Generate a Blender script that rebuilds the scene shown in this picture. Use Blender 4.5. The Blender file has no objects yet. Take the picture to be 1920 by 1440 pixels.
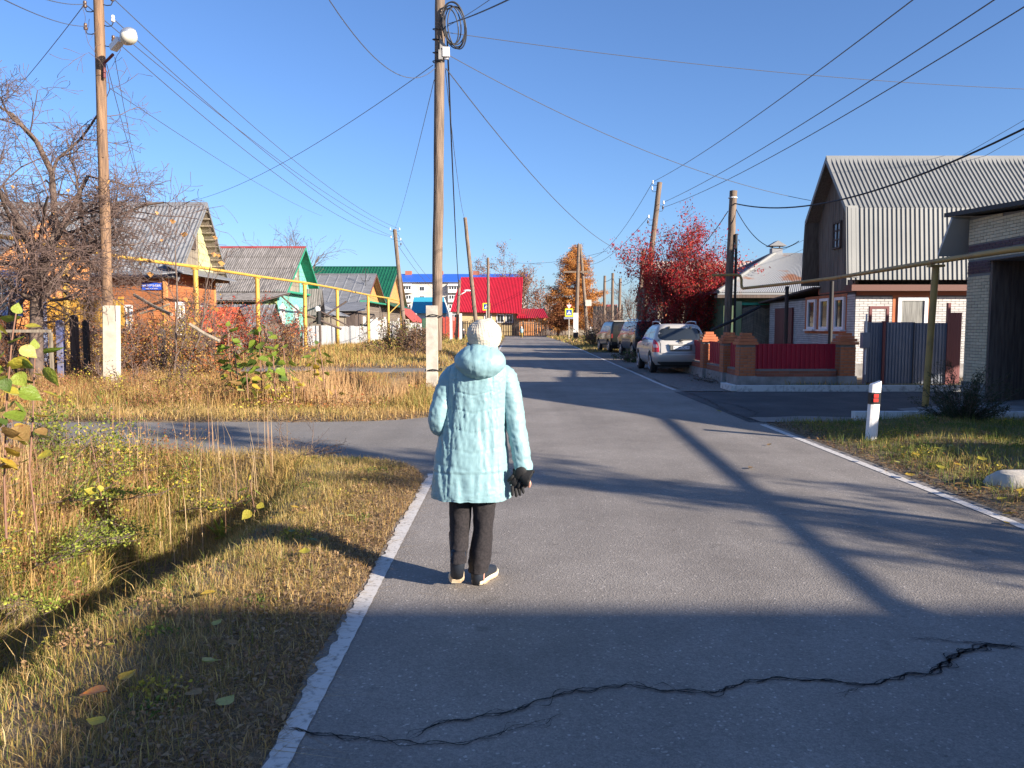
import bpy, bmesh, math, random
import numpy as np
from mathutils import Vector, Matrix, noise, Euler
R = math.radians
random.seed(7); rng = np.random.default_rng(11)
scene = bpy.context.scene
C = scene.collection

# ------------------------------------------------------------------ camera, sky, sun
CAMH = 1.58; PITCH = R(4.29); FPX = 1442.0
cam = bpy.data.cameras.new('camera'); cam.sensor_width = 36; cam.lens = FPX / 1920 * 36
cam.clip_end = 5000; cam.clip_start = 0.05
camo = bpy.data.objects.new('camera', cam); C.objects.link(camo)
camo.location = (0, 0, CAMH); camo.rotation_euler = (R(90) - PITCH, 0, 0)
scene.camera = camo
SD = Vector((.817, -.577, .345)).normalized()      # towards the sun
EL = math.asin(SD.z)
world = bpy.data.worlds.new('World'); scene.world = world; world.use_nodes = True
nt = world.node_tree; nt.nodes.clear()
sky = nt.nodes.new('ShaderNodeTexSky'); sky.sky_type = 'NISHITA'; sky.sun_disc = False
sky.sun_elevation = EL; sky.sun_rotation = math.atan2(SD.x, SD.y)
sky.altitude = 100; sky.air_density = 1.0; sky.dust_density = 0.8; sky.ozone_density = 5.5
bg = nt.nodes.new('ShaderNodeBackground'); bg.inputs[1].default_value = 0.08
wo = nt.nodes.new('ShaderNodeOutputWorld')
smx = nt.nodes.new('ShaderNodeMix'); smx.data_type = 'RGBA'; smx.blend_type = 'MULTIPLY'; smx.inputs[0].default_value = 1; smx.inputs[7].default_value = (.96, .96, 1.07, 1)
nt.links.new(sky.outputs[0], smx.inputs[6]); nt.links.new(smx.outputs[2], bg.inputs[0]); nt.links.new(bg.outputs[0], wo.inputs[0])
sun = bpy.data.lights.new('sun', 'SUN'); sun.energy = 5.0; sun.angle = R(.53); sun.color = (1, .88, .74)
suno = bpy.data.objects.new('sun', sun); C.objects.link(suno)
suno.rotation_euler = SD.to_track_quat('Z', 'Y').to_euler(); suno.location = (20, -15, 20)
vs = scene.view_settings; vs.view_transform = 'Standard'; vs.look = 'None'; vs.gamma = 1; vs.exposure = 1.3
vs.use_curve_mapping = False
scene.cycles.max_bounces = 6; scene.cycles.transparent_max_bounces = 8

# ------------------------------------------------------------------ geometry helpers
_c, _s = math.cos(PITCH), math.sin(PITCH)
def ray(px, py):
    u = (px - 960) / FPX; v = -(py - 720) / FPX
    return Vector((u, _c + v * _s, -_s + v * _c))
def gr(px, py, z=0.):
    r = ray(px, py); t = (z - CAMH) / r.z; return Vector((r.x * t, r.y * t, z))
def at(px, py, Y):
    r = ray(px, py); t = Y / r.y; return Vector((r.x * t, Y, CAMH + r.z * t))
def atX(px, py, X):
    r = ray(px, py); t = X / r.x; return Vector((X, r.y * t, CAMH + r.z * t))

def mat(name, col, rough=.8, metal=0., col2=None, scale=4., stretch=(1, 1, 1), bump=0., bscale=None, var=0.,
        fac=(.35, .65), detail=6, spec=.5, vcol=False, trans=0., coat=0., bdist=.01, coord='Object'):
    m = bpy.data.materials.new(name); m.use_nodes = True
    n = m.node_tree.nodes; l = m.node_tree.links; b = n['Principled BSDF']
    b.inputs['Roughness'].default_value = rough; b.inputs['Metallic'].default_value = metal
    b.inputs['Specular IOR Level'].default_value = spec
    b.inputs['Coat Weight'].default_value = coat
    tc = n.new('ShaderNodeTexCoord'); mp = n.new('ShaderNodeMapping'); l.new(tc.outputs[coord], mp.inputs[0])
    mp.inputs['Scale'].default_value = stretch
    out = None
    if vcol:
        a = n.new('ShaderNodeAttribute'); a.attribute_name = 'Col'; out = a.outputs[0]
    else:
        rgb = n.new('ShaderNodeRGB'); rgb.outputs[0].default_value = (*col, 1); out = rgb.outputs[0]
    if col2 is not None:
        nz = n.new('ShaderNodeTexNoise'); nz.inputs['Scale'].default_value = scale; nz.inputs['Detail'].default_value = detail
        l.new(mp.outputs[0], nz.inputs['Vector'])
        mr = n.new('ShaderNodeMapRange'); mr.inputs[1].default_value = fac[0]; mr.inputs[2].default_value = fac[1]
        l.new(nz.outputs[0], mr.inputs[0])
        mx = n.new('ShaderNodeMix'); mx.data_type = 'RGBA'; l.new(mr.outputs[0], mx.inputs[0])
        l.new(out, mx.inputs[6]); mx.inputs[7].default_value = (*col2, 1); out = mx.outputs[2]
    if var:
        oi = n.new('ShaderNodeObjectInfo'); ge = n.new('ShaderNodeNewGeometry'); ad = n.new('ShaderNodeMath'); ad.operation = 'ADD'
        l.new(oi.outputs['Random'], ad.inputs[0]); l.new(ge.outputs['Random Per Island'], ad.inputs[1])
        fr = n.new('ShaderNodeMath'); fr.operation = 'FRACT'; l.new(ad.outputs[0], fr.inputs[0])
        mr = n.new('ShaderNodeMapRange'); mr.inputs[3].default_value = 1 - var; mr.inputs[4].default_value = 1 + var
        l.new(fr.outputs[0], mr.inputs[0])
        hs = n.new('ShaderNodeHueSaturation'); l.new(mr.outputs[0], hs.inputs['Value']); l.new(out, hs.inputs['Color']); out = hs.outputs[0]
    l.new(out, b.inputs['Base Color'])
    if bump:
        nb = n.new('ShaderNodeTexNoise'); nb.inputs['Scale'].default_value = bscale or scale * 4; nb.inputs['Detail'].default_value = 8
        l.new(mp.outputs[0], nb.inputs['Vector'])
        bp = n.new('ShaderNodeBump'); bp.inputs['Strength'].default_value = bump; bp.inputs['Distance'].default_value = bdist
        l.new(nb.outputs[0], bp.inputs['Height']); l.new(bp.outputs[0], b.inputs['Normal'])
    if trans:
        tr = n.new('ShaderNodeBsdfTranslucent'); l.new(out, tr.inputs[0])
        ms = n.new('ShaderNodeMixShader'); ms.inputs[0].default_value = trans
        l.new(b.outputs[0], ms.inputs[1]); l.new(tr.outputs[0], ms.inputs[2])
        l.new(ms.outputs[0], n['Material Output'].inputs[0])
    return m

def wloc(o):
    v = Vector((0, 0, 0))
    while o is not None:
        v += o.location; o = o.parent
    return v

class MB:
    def __init__(s): s.v = []; s.f = []; s.mi = []; s.m = 0
    def _a(s, vs, fs):
        b = len(s.v); s.v += [tuple(x) for x in vs]
        s.f += [tuple(i + b for i in f) for f in fs]; s.mi += [s.m] * len(fs)
    def box(s, c, d, rot=None, M=None):
        hx, hy, hz = d[0] / 2, d[1] / 2, d[2] / 2
        vs = [Vector((x, y, z)) for z in (-hz, hz) for y in (-hy, hy) for x in (-hx, hx)]
        if rot is not None: e = Euler(rot).to_matrix(); vs = [e @ v for v in vs]
        if M is not None: vs = [M @ v for v in vs]
        c = Vector(c); s._a([v + c for v in vs], [(0, 2, 3, 1), (4, 5, 7, 6), (0, 1, 5, 4), (2, 6, 7, 3), (0, 4, 6, 2), (1, 3, 7, 5)]); return s
    def bx(s, x0, x1, y0, y1, z0, z1):
        return s.box(((x0 + x1) / 2, (y0 + y1) / 2, (z0 + z1) / 2), (abs(x1 - x0), abs(y1 - y0), abs(z1 - z0)))
    def tube(s, pts, rad, n=8, cap=True):
        pts = [Vector(p) for p in pts]
        if not hasattr(rad, '__len__'): rad = [rad] * len(pts)
        vs = []; up = None
        for i, p in enumerate(pts):
            d = (pts[min(i + 1, len(pts) - 1)] - pts[max(i - 1, 0)]).normalized()
            if up is None: up = Vector((0, 0, 1)) if abs(d.z) < .9 else Vector((1, 0, 0))
            a = d.cross(up).normalized(); b = a.cross(d).normalized(); up = b
            for k in range(n):
                t = 2 * math.pi * k / n; vs.append(p + (a * math.cos(t) + b * math.sin(t)) * rad[i])
        fs = [(i * n + k, i * n + (k + 1) % n, (i + 1) * n + (k + 1) % n, (i + 1) * n + k) for i in range(len(pts) - 1) for k in range(n)]
        if cap: fs += [tuple(reversed(range(n))), tuple(range((len(pts) - 1) * n, len(pts) * n))]
        s._a(vs, fs); return s
    def rings(s, rs, cap=True):
        n = len(rs[0]); vs = [p for r in rs for p in r]
        fs = [(i * n + k, i * n + (k + 1) % n, (i + 1) * n + (k + 1) % n, (i + 1) * n + k) for i in range(len(rs) - 1) for k in range(n)]
        if cap: fs += [tuple(reversed(range(n))), tuple(range((len(rs) - 1) * n, len(rs) * n))]
        s._a(vs, fs); return s
    def slab(s, poly, d):
        """a closed polygon given a thickness along d"""
        n = len(poly); d = Vector(d); p = [Vector(q) for q in poly]
        s._a(p + [q + d for q in p], [tuple(range(n)), tuple(reversed(range(n, 2 * n)))] + [(i, i + n, (i + 1) % n + n, (i + 1) % n) for i in range(n)]); return s
    def grid(s, P, wrap=False):
        nu, nv = len(P), len(P[0])
        s._a([q for r in P for q in r], [(i * nv + j, (i + 1) * nv + j, (i + 1) * nv + (j + 1) % nv, i * nv + (j + 1) % nv)
             for i in range(nu - 1) for j in range(nv if wrap else nv - 1)]); return s
    def corr(s, a, b, c, d, n, amp, kind='trap', rows=1, off=None):
        a, b, c, d = map(Vector, (a, b, c, d)); nm = (b - a).cross(d - a).normalized()
        if off is not None and nm.dot(Vector(off)) < 0: nm = -nm
        if kind == 'trap': prof = [(0, 0), (.62, 0), (.72, 1), (.9, 1)]
        elif kind == 'rib': prof = [(0, 0), (.8, 0), (.86, 1), (.93, 1)]
        else: prof = [(k / 6, .5 + .5 * math.sin(2 * math.pi * k / 6)) for k in range(6)]
        ts = [((i + f) / n, h) for i in range(n) for f, h in prof] + [(1, prof[0][1])]
        P = [[a.lerp(b, t).lerp(d.lerp(c, t), r / rows) + nm * h * amp for r in range(rows + 1)] for t, h in ts]
        s.grid(P); return s
    def ell(s, c, r, nu=16, nv=10, M=None):
        P = []
        for i in range(nv + 1):
            th = math.pi * i / nv
            row = [Vector((r[0] * math.sin(th) * math.cos(2 * math.pi * k / nu), r[1] * math.sin(th) * math.sin(2 * math.pi * k / nu), -r[2] * math.cos(th))) for k in range(nu)]
            if M is not None: row = [M @ q for q in row]
            P.append([q + Vector(c) for q in row])
        s.grid(P, wrap=True); return s
    def build(s, name, m, parent=None, label=None, cat=None, group=None, kind=None, smooth=False, local=False, loc=None, rot=None, auto=None):
        me = bpy.data.meshes.new(name)
        o = bpy.data.objects.new(name, me); C.objects.link(o)
        if local: off = Vector((0, 0, 0))
        elif parent is not None: off = wloc(parent)
        else:
            V = np.array(s.v); off = Vector(((V[:, 0].min() + V[:, 0].max()) / 2, (V[:, 1].min() + V[:, 1].max()) / 2, V[:, 2].min())) if kind is None else Vector((0, 0, 0))
            o.location = off
        me.from_pydata([(x - off.x, y - off.y, z - off.z) for x, y, z in s.v], [], s.f)
        for mm in (m if isinstance(m, (list, tuple)) else [m]): me.materials.append(mm)
        if any(s.mi): me.polygons.foreach_set('material_index', s.mi)
        if smooth: me.polygons.foreach_set('use_smooth', [True] * len(me.polygons))
        if auto is not None:
            me.polygons.foreach_set('use_smooth', [True] * len(me.polygons))
            me.set_sharp_from_angle(angle=R(auto))
        me.update()
        if parent is not None: o.parent = parent
        if loc is not None: o.location = loc
        if rot is not None: o.rotation_euler = rot
        tag(o, label, cat, group, kind)
        return o
def tag(o, label=None, cat=None, group=None, kind=None):
    for k, v in (('label', label), ('category', cat), ('group', group), ('kind', kind)):
        if v: o[k] = v
    return o
def thing(name, label, cat, loc=(0, 0, 0), rz=0, group=None):
    o = bpy.data.objects.new(name, None); C.objects.link(o); o.empty_display_size = .2
    o.location = loc; o.rotation_euler = (0, 0, rz); return tag(o, label, cat, group)
_kids = {}
def copy_tree(o, loc=None, rz=None, label=None, parent=None, group=None):
    c = o.copy(); C.objects.link(c)
    if parent is not None: c.parent = parent
    if loc is not None: c.location = loc
    if rz is not None: c.rotation_euler[2] = rz
    if label: c['label'] = label
    if group: c['group'] = group
    for ch in list(o.children): copy_tree(ch, parent=c)
    return c
def npmesh(name, V, F, m, colors=None, parent=None, kind=None, label=None, cat=None, group=None, smooth=False, loc=(0, 0, 0)):
    """V (n,3) world coordinates; F (m,k) equal-sided faces; optional per-vertex colours"""
    off = wloc(parent) if parent is not None else Vector(loc)
    V = np.asarray(V, np.float32) - np.array(off, np.float32); F = np.asarray(F, np.int32)
    me = bpy.data.meshes.new(name); k = F.shape[1]
    me.vertices.add(len(V)); me.vertices.foreach_set('co', V.ravel())
    me.loops.add(F.size); me.loops.foreach_set('vertex_index', F.ravel())
    me.polygons.add(len(F)); me.polygons.foreach_set('loop_start', np.arange(0, F.size, k, dtype=np.int32))
    me.polygons.foreach_set('loop_total', np.full(len(F), k, np.int32))
    if smooth: me.polygons.foreach_set('use_smooth', np.ones(len(F), bool))
    me.update(calc_edges=True)
    if colors is not None:
        at_ = me.color_attributes.new('Col', 'FLOAT_COLOR', 'POINT')
        cc = np.ones((len(V), 4), np.float32); cc[:, :3] = colors; at_.data.foreach_set('color', cc.ravel())
    me.materials.append(m)
    o = bpy.data.objects.new(name, me); C.objects.link(o)
    if parent is not None: o.parent = parent
    else: o.location = off
    return tag(o, label, cat, group, kind)

# ------------------------------------------------------------------ materials
def asphalt(name, base, patch):
    m = bpy.data.materials.new(name); m.use_nodes = True; n = m.node_tree.nodes; l = m.node_tree.links; b = n['Principled BSDF']
    tc = n.new('ShaderNodeTexCoord')
    def nz(sc, det=4, ro=.6):
        t = n.new('ShaderNodeTexNoise'); t.inputs['Scale'].default_value = sc; t.inputs['Detail'].default_value = det; t.inputs['Roughness'].default_value = ro
        l.new(tc.outputs['Object'], t.inputs['Vector']); return t
    def ramp(src, a, b_, c0, c1):
        r = n.new('ShaderNodeMapRange'); r.inputs[1].default_value = a; r.inputs[2].default_value = b_; r.inputs[3].default_value = c0; r.inputs[4].default_value = c1
        l.new(src, r.inputs[0]); return r.outputs[0]
    def mul(x, y):
        q = n.new('ShaderNodeMath'); q.operation = 'MULTIPLY'; l.new(x, q.inputs[0]); l.new(y, q.inputs[1]); return q.outputs[0]
    v = n.new('ShaderNodeTexVoronoi'); v.inputs['Scale'].default_value = 95; l.new(tc.outputs['Object'], v.inputs['Vector'])
    sep = n.new('ShaderNodeSeparateColor'); l.new(v.outputs['Color'], sep.inputs[0])
    big = ramp(nz(.3, 6).outputs[0], .3, .7, .84, 1.14); mid = ramp(nz(1.7, 8, .75).outputs[0], .3, .7, .88, 1.1)
    fine = ramp(nz(160, 2).outputs[0], .3, .7, .8, 1.2); st = ramp(sep.outputs[0], .0, 1., .85, 1.12)
    lt = ramp(sep.outputs[1], .975, .985, 1., 1.7); dk = ramp(nz(26, 2).outputs[0], .23, .3, .62, 1.)
    # polished wheel tracks along the carriageway (x of the world)
    mp = n.new('ShaderNodeMapping'); mp.inputs['Scale'].default_value = (1.6, .05, 1); l.new(tc.outputs['Object'], mp.inputs[0])
    tn = n.new('ShaderNodeTexNoise'); tn.inputs['Scale'].default_value = 1.; tn.inputs['Detail'].default_value = 5; l.new(mp.outputs[0], tn.inputs['Vector'])
    sp = n.new('ShaderNodeTexNoise'); sp.inputs['Scale'].default_value = 4.5; sp.inputs['Detail'].default_value = 3; l.new(tc.outputs['Object'], sp.inputs['Vector'])
    f = mul(mul(mul(mul(big, mid), mul(fine, st)), mul(lt, dk)), mul(ramp(tn.outputs[0], .35, .65, .9, 1.08), ramp(sp.outputs[0], .27, .34, .78, 1.)))
    rgb = n.new('ShaderNodeMix'); rgb.data_type = 'RGBA'; rgb.inputs[6].default_value = (*base, 1); rgb.inputs[7].default_value = (*patch, 1)
    l.new(ramp(nz(.6, 6).outputs[0], .42, .6, 0, 1), rgb.inputs[0])
    hs = n.new('ShaderNodeHueSaturation'); l.new(f, hs.inputs['Value']); l.new(rgb.outputs[2], hs.inputs['Color']); l.new(hs.outputs[0], b.inputs['Base Color'])
    b.inputs['Roughness'].default_value = .82; b.inputs['Specular IOR Level'].default_value = .35
    bp = n.new('ShaderNodeBump'); bp.inputs['Strength'].default_value = .55; bp.inputs['Distance'].default_value = .004
    ad = n.new('ShaderNodeMath'); ad.operation = 'ADD'; l.new(v.outputs['Distance'], ad.inputs[0]); l.new(nz(60, 4).outputs[0], ad.inputs[1])
    l.new(ad.outputs[0], bp.inputs['Height']); l.new(bp.outputs[0], b.inputs['Normal']); return m
M_ROAD = asphalt('asphalt', (.222, .2, .178), (.245, .222, .198))
M_ROAD2 = asphalt('old_asphalt', (.235, .215, .19), (.205, .19, .172))
M_DRIVE = asphalt('fresh_asphalt', (.06, .06, .064), (.085, .083, .083))
M_GRAVEL = mat('gravel', (.3, .27, .24), .95, col2=(.14, .12, .105), scale=22, bump=1, bscale=50, fac=(.3, .6), bdist=.02)
M_SOIL = mat('soil', (.11, .08, .05), .95, col2=(.24, .175, .105), scale=5, bump=.9, bscale=30, bdist=.03, detail=10)
M_LINE = mat('worn_white_paint', (.58, .555, .52), .75, col2=(.25, .235, .215), scale=34, fac=(.54, .72), bump=.4, bscale=200, bdist=.003, detail=8)
M_CRACK = mat('tar_crack', (.02, .02, .021), .95, bump=1, bscale=80)
M_POLE = mat('weathered_pole_wood', (.23, .17, .125), .9, col2=(.11, .08, .06), scale=3.5, stretch=(6, 6, .5), bump=.7, bscale=9, bdist=.02)
M_POLEW = mat('warm_pole_wood', (.3, .18, .1), .88, col2=(.12, .075, .05), scale=3.5, stretch=(6, 6, .4), bump=.8, bscale=9, bdist=.02)
M_CONC = mat('pale_concrete', (.55, .5, .42), .9, col2=(.36, .33, .28), scale=5, bump=.5, bscale=40, bdist=.008)
M_CONCD = mat('grey_concrete', (.33, .32, .31), .92, col2=(.2, .19, .18), scale=4, bump=.6, bscale=30, bdist=.01)
M_WHITEK = mat('whitewashed_kerb', (.62, .62, .6), .8, col2=(.35, .34, .33), scale=9, fac=(.5, .7), bump=.3)
M_IRON = mat('dark_iron', (.03, .028, .028), .6, metal=.4)
M_CABLE = mat('black_cable', (.018, .018, .02), .6)
M_WIRE = mat('aluminium_wire', (.11, .11, .12), .5, metal=.3)
M_YELLOW = mat('yellow_gas_paint', (.55, .33, .055), .55, col2=(.42, .24, .05), scale=2.5, fac=(.5, .75), bump=.15)
M_OCHRE = mat('ochre_pipe_paint', (.4, .25, .07), .6, col2=(.26, .15, .06), scale=3, fac=(.5, .7))
M_GALV = mat('galvanised_roof', (.25, .255, .265), .5, metal=.25, col2=(.19, .195, .2), scale=1.2, stretch=(1, 3, 1), bump=.1, bscale=3)
M_GALVL = mat('pale_profile_roof', (.24, .245, .235), .6, metal=.1, col2=(.2, .205, .198), scale=.8, bump=.05, bscale=3)
M_SLATE = mat('fibre_cement_sheet', (.22, .205, .195), .95, col2=(.13, .12, .112), scale=2.2, stretch=(3, .6, .6), bump=.4, bscale=14, var=.1)
M_GREENR = mat('green_metal_roof', (.012, .12, .06), .42, metal=.1, col2=(.01, .09, .045), scale=1.5)
M_REDR = mat('crimson_metal_tile', (.36, .01, .026), .42, col2=(.3, .01, .022), scale=1)
M_DREDR = mat('brick_red_roof', (.33, .055, .045), .6, col2=(.25, .045, .04), scale=2)
M_BLUER = mat('blue_roof', (.03, .12, .5), .5)
M_TEALR = mat('teal_roof', (.04, .3, .42), .5)
M_BRNR = mat('brown_roof', (.13, .06, .055), .5)
M_CREAMR = mat('beige_profile_roof', (.5, .42, .36), .6, col2=(.36, .28, .24), scale=1.5)
M_RUST = mat('rusty_tin', (.23, .24, .25), .6, metal=.15, col2=(.22, .1, .05), scale=.8, fac=(.58, .66))
M_GREYW = mat('grey_weathered_board', (.3, .255, .19), .9, col2=(.17, .14, .105), scale=3, stretch=(8, 8, .6), bump=.5, bscale=8, var=.22)
M_DARKW = mat('dark_old_board', (.14, .105, .085), .9, col2=(.07, .05, .045), scale=3, stretch=(8, 8, .6), bump=.5, bscale=8, var=.25)
M_BRNW = mat('brown_gable_board', (.19, .155, .125), .9, col2=(.12, .095, .075), scale=3, stretch=(8, 8, .5), bump=.4, bscale=8, var=.12)
M_YELW = mat('pale_yellow_green_board', (.55, .56, .27), .8, col2=(.4, .37, .22), scale=4, var=.1)
M_ORW = mat('orange_brown_siding', (.42, .16, .055), .8, col2=(.27, .09, .035), scale=5, stretch=(.5, .5, 4), bump=.2, var=.14)
M_ORC = mat('orange_plaster', (.62, .27, .09), .85, col2=(.5, .2, .07), scale=3)
M_OKY = mat('ochre_yellow_board', (.55, .32, .045), .8, col2=(.38, .2, .03), scale=4, var=.18)
M_GRNW = mat('faded_green_board', (.26, .38, .15), .85, col2=(.34, .34, .2), scale=3, stretch=(5, 5, 1), var=.12)
M_EMER = mat('emerald_trim', (.02, .3, .17), .6, col2=(.03, .22, .13), scale=4)
M_TURQ = mat('turquoise_paint', (.12, .45, .36), .7, col2=(.2, .45, .37), scale=4)
M_WHITE = mat('white_paint', (.75, .74, .71), .6, col2=(.6, .59, .57), scale=5)
M_WHITEP = mat('white_plastic', (.78, .78, .79), .35)
M_GLASS = mat('dark_window_glass', (.02, .025, .03), .06, spec=.8)
M_CURT = mat('window_lace_glass', (.16, .16, .15), .12, col2=(.3, .3, .28), scale=6, stretch=(6, 6, .3), spec=.7)
M_MORTW = mat('dark_mortar', (.09, .085, .085), .95)
M_MORTL = mat('grey_mortar', (.2, .19, .18), .95)
M_BRW = mat('white_silicate_brick', (.52, .505, .49), .85, col2=(.44, .425, .41), scale=3, bump=.25, bscale=60, var=.09, bdist=.003)
M_BRY = mat('straw_yellow_brick', (.62, .53, .36), .85, col2=(.52, .44, .3), scale=3, bump=.25, bscale=60, var=.1, bdist=.003)
M_BRP = mat('plum_brick', (.1, .06, .07), .85, var=.18, bump=.2, bscale=60, bdist=.003)
M_BRO = mat('orange_brick', (.5, .17, .07), .82, col2=(.4, .12, .05), scale=4, bump=.3, bscale=60, var=.12, bdist=.003)
M_BRR = mat('red_brown_brick', (.3, .1, .06), .85, var=.15, bump=.3, bscale=60, bdist=.003)
M_REDF = mat('crimson_profile_sheet', (.42, .012, .035), .42, col2=(.36, .012, .03), scale=2)
M_GREYF = mat('blue_grey_profile_sheet', (.17, .19, .23), .5, metal=.1, col2=(.14, .16, .2), scale=2)
M_MARN = mat('maroon_paint', (.14, .03, .03), .55)
M_ZINC = mat('zinc_fence_sheet', (.4, .41, .41), .55, metal=.2, col2=(.29, .29, .29), scale=1.5, stretch=(2, 2, .5), var=.1)
M_ZINCL = mat('pale_zinc_sheet', (.42, .42, .41), .6, metal=.1, col2=(.43, .42, .4), scale=1.5)
M_REDFN = mat('red_fence_board', (.42, .06, .035), .7, var=.15)
M_RUBBER = mat('tyre_rubber', (.018, .018, .019), .85, bump=.3, bscale=80, bdist=.004)
M_RIM = mat('alloy_rim', (.4, .4, .42), .35, metal=.8)
M_GRASS = mat('grass_blade', (.2, .2, .1), .75, vcol=True, trans=.3, spec=.25)
M_LEAF = mat('leaf', (.2, .2, .1), .6, vcol=True, trans=.35, spec=.3)
M_BARK = mat('grey_brown_bark', (.16, .115, .09), .9, col2=(.09, .065, .055), scale=8, bump=.4, bscale=30)
M_TWIG = mat('purplish_twig_bark', (.13, .085, .07), .85)
print('p1 ok')
# ------------------------------------------------------------------ the ground
def sstep(a, b, x):
    t = np.clip((x - a) / (b - a), 0, 1); return t * t * (3 - 2 * t)
def pn(x, y, s, seed=0):
    """cheap smooth pseudo-noise -1..1"""
    x = np.asarray(x) * s; y = np.asarray(y) * s
    return (np.sin(1.7 * x + 2.3 * y + seed) + np.sin(-2.9 * x + 1.3 * y + 1.7 * seed + 1) + np.sin(.7 * x - 3.7 * y + 2.1 * seed) + np.sin(4.3 * x + 3.1 * y + seed * .3)) / 4
LW = lambda y: -0.90 + .012 * np.sin(3 * y) + .02 * pn(y, 0, 1.6)          # outer rim of the left line
RW = lambda y: 4.12 + .02 * pn(y, 3, 1.1) + np.clip((np.asarray(y) - 20) * .02, 0, 1.0)
def road_mask(x, y):
    """>0 inside paved areas (distance-like)"""
    x = np.asarray(x, float); y = np.asarray(y, float)
    a = np.minimum(x - LW(y), RW(y) - x)
    f = 9.22 + .05 * pn(x, 1, .9) - 1.1 * np.exp(-np.clip(-.9 - x, 0, 9) / .22) * 1.0 - .35 * np.exp(-np.clip(-.9 - x, 0, 9) / 1.2)
    bk = 12.6 + .06 * pn(x, 7, .9) + 1.5 * np.exp(-np.clip(-.9 - x, 0, 9) / .7)
    b = np.minimum(np.minimum(y - f, bk - y), -.6 - x)
    f2 = 25.7 + .1 * pn(x, 5, .5); b2 = 28.8 + .1 * pn(x, 9, .5) + 1.5 * np.exp(-np.clip(-.9 - x, 0, 9) / .9)
    c = np.minimum(np.minimum(y - f2, b2 - y), -.6 - x)
    d = np.minimum(np.minimum(y - 12.55 - .05 * pn(x, 2, 1), 18.55 - y), np.minimum(x - 3.8, 30 - x))
    e = np.minimum(np.minimum(y - 66, 70 - y), -.6 - x)
    lb_ = np.minimum(np.minimum(y - 18.7, 46 - y), np.minimum(x - 3.9, 6.5 + .2 * np.sin(y * 1.7) - x))
    g = np.minimum(np.minimum(y - 117, 124 - y), 60 - np.abs(x))
    return np.maximum.reduce([a, b, c, d, e, g, lb_])
def hgt(x, y):
    x = np.asarray(x, float); y = np.asarray(y, float)
    z = .03 + .03 * pn(x, y, .8, 2) + .015 * pn(x, y, 3.1, 5)
    # roadside ditch, nearer stretch
    s1 = (1 - sstep(7.3, 8.9, y)); c1 = -3.2 + .14 * np.sin(y * 1.3) + .12 * pn(x * 0, y, 1.9, 4)
    z = z - (.78 + .14 * pn(x * 0, y, 1.2, 9)) * s1 * np.exp(-(np.abs(x - c1) / .8) ** 2.8)
    z = z + .12 * s1 * sstep(-4.2, -5.2, x) * 1.0
    # ditch beyond the lane
    s2 = sstep(14, 15.5, y) * (1 - sstep(23.5, 25, y)); z = z - .55 * s2 * np.exp(-((x + 3.1) / .7) ** 2)
    s3 = sstep(30, 32, y) * (1 - sstep(62, 65, y)); z = z - .6 * s3 * np.exp(-((x + 2.7) / .7) ** 2)
    z = z + .10 * sstep(4.6, 6, x) * (y < 12)
    m = road_mask(x, y)
    k = sstep(-.06, .10, m)
    return z * sstep(.02, -.5, m) * (1 - k) + (-.06) * k + .006 * (1 - k)
def axis(*segs):
    out = []
    for a, b, st in segs: out += list(np.arange(a, b, st))
    return np.array(out + [segs[-1][1]])
gx = axis((-1500, -100, 200), (-100, -30, 5), (-30, -8, .6), (-8, -4.5, .15), (-4.5, -.6, .05), (-.6, 4, .4), (4, 5, .06), (5, 8, .15), (8, 20, .5), (20, 60, 4), (60, 1500, 160))
gy = axis((-60, -4, 4), (-4, 1.5, .5), (1.5, 9.5, .07), (9.5, 16, .13), (16, 30, .25), (30, 70, .7), (70, 130, 2), (130, 400, 20), (400, 2500, 300))
GX, GY = np.meshgrid(gx, gy, indexing='ij')
GZ = hgt(GX, GY); V = np.stack([GX.ravel(), GY.ravel(), GZ.ravel()], 1)
ny = len(gy); ii, jj = np.meshgrid(np.arange(len(gx) - 1), np.arange(ny - 1), indexing='ij'); q = (ii * ny + jj).ravel()
npmesh('ground', V, np.stack([q, q + ny, q + ny + 1, q + 1], 1), M_SOIL, kind='structure', smooth=True)
def strip(name, pts_l, pts_r, z, m):
    mb = MB(); mb.grid([[Vector((a[0], a[1], z)) for a in pts_l], [Vector((a[0], a[1], z)) for a in pts_r]])
    return mb.build(name, m, kind='structure')
ys = list(np.arange(-14, 40, .12)) + list(np.arange(40, 118, 1.)) + [118, 124.5]
strip('road', [(float(LW(y)) - .02, y) for y in ys], [(float(RW(y)) + .06, y) for y in ys], .004, M_ROAD)
xs = np.concatenate([np.arange(-60, -8, .5), np.arange(-8, -.85, .06)])
def lane(name, y0, y1, fy, by, m, z=0.):
    strip(name, [(x, fy(x)) for x in xs], [(x, by(x)) for x in xs], z, m)
e_ = lambda x, s: math.exp(-max(-.9 - x, 0) / s)
lane('lane', 0, 0, lambda x: 9.19 + .05 * float(pn(x, 1, .9)) - 1.1 * e_(x, .22) - .35 * e_(x, 1.2), lambda x: 12.63 + .06 * float(pn(x, 7, .9)) + 1.5 * e_(x, .7), M_ROAD2)
lane('footpath', 0, 0, lambda x: 25.7 + .1 * float(pn(x, 5, .5)), lambda x: 28.8 + .1 * float(pn(x, 9, .5)) + 1.5 * e_(x, .9), M_ROAD2)
strip('far_lane', [(x, 66.) for x in (-40, -20, -.95)], [(x, 69.8) for x in (-40, -20, -.95)], .0, M_ROAD2)
strip('cross_road', [(x, 117.) for x in (-60, -20, 0, 60)], [(x, 124.) for x in (-60, -20, 0, 60)], .0, M_ROAD2)
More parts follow.
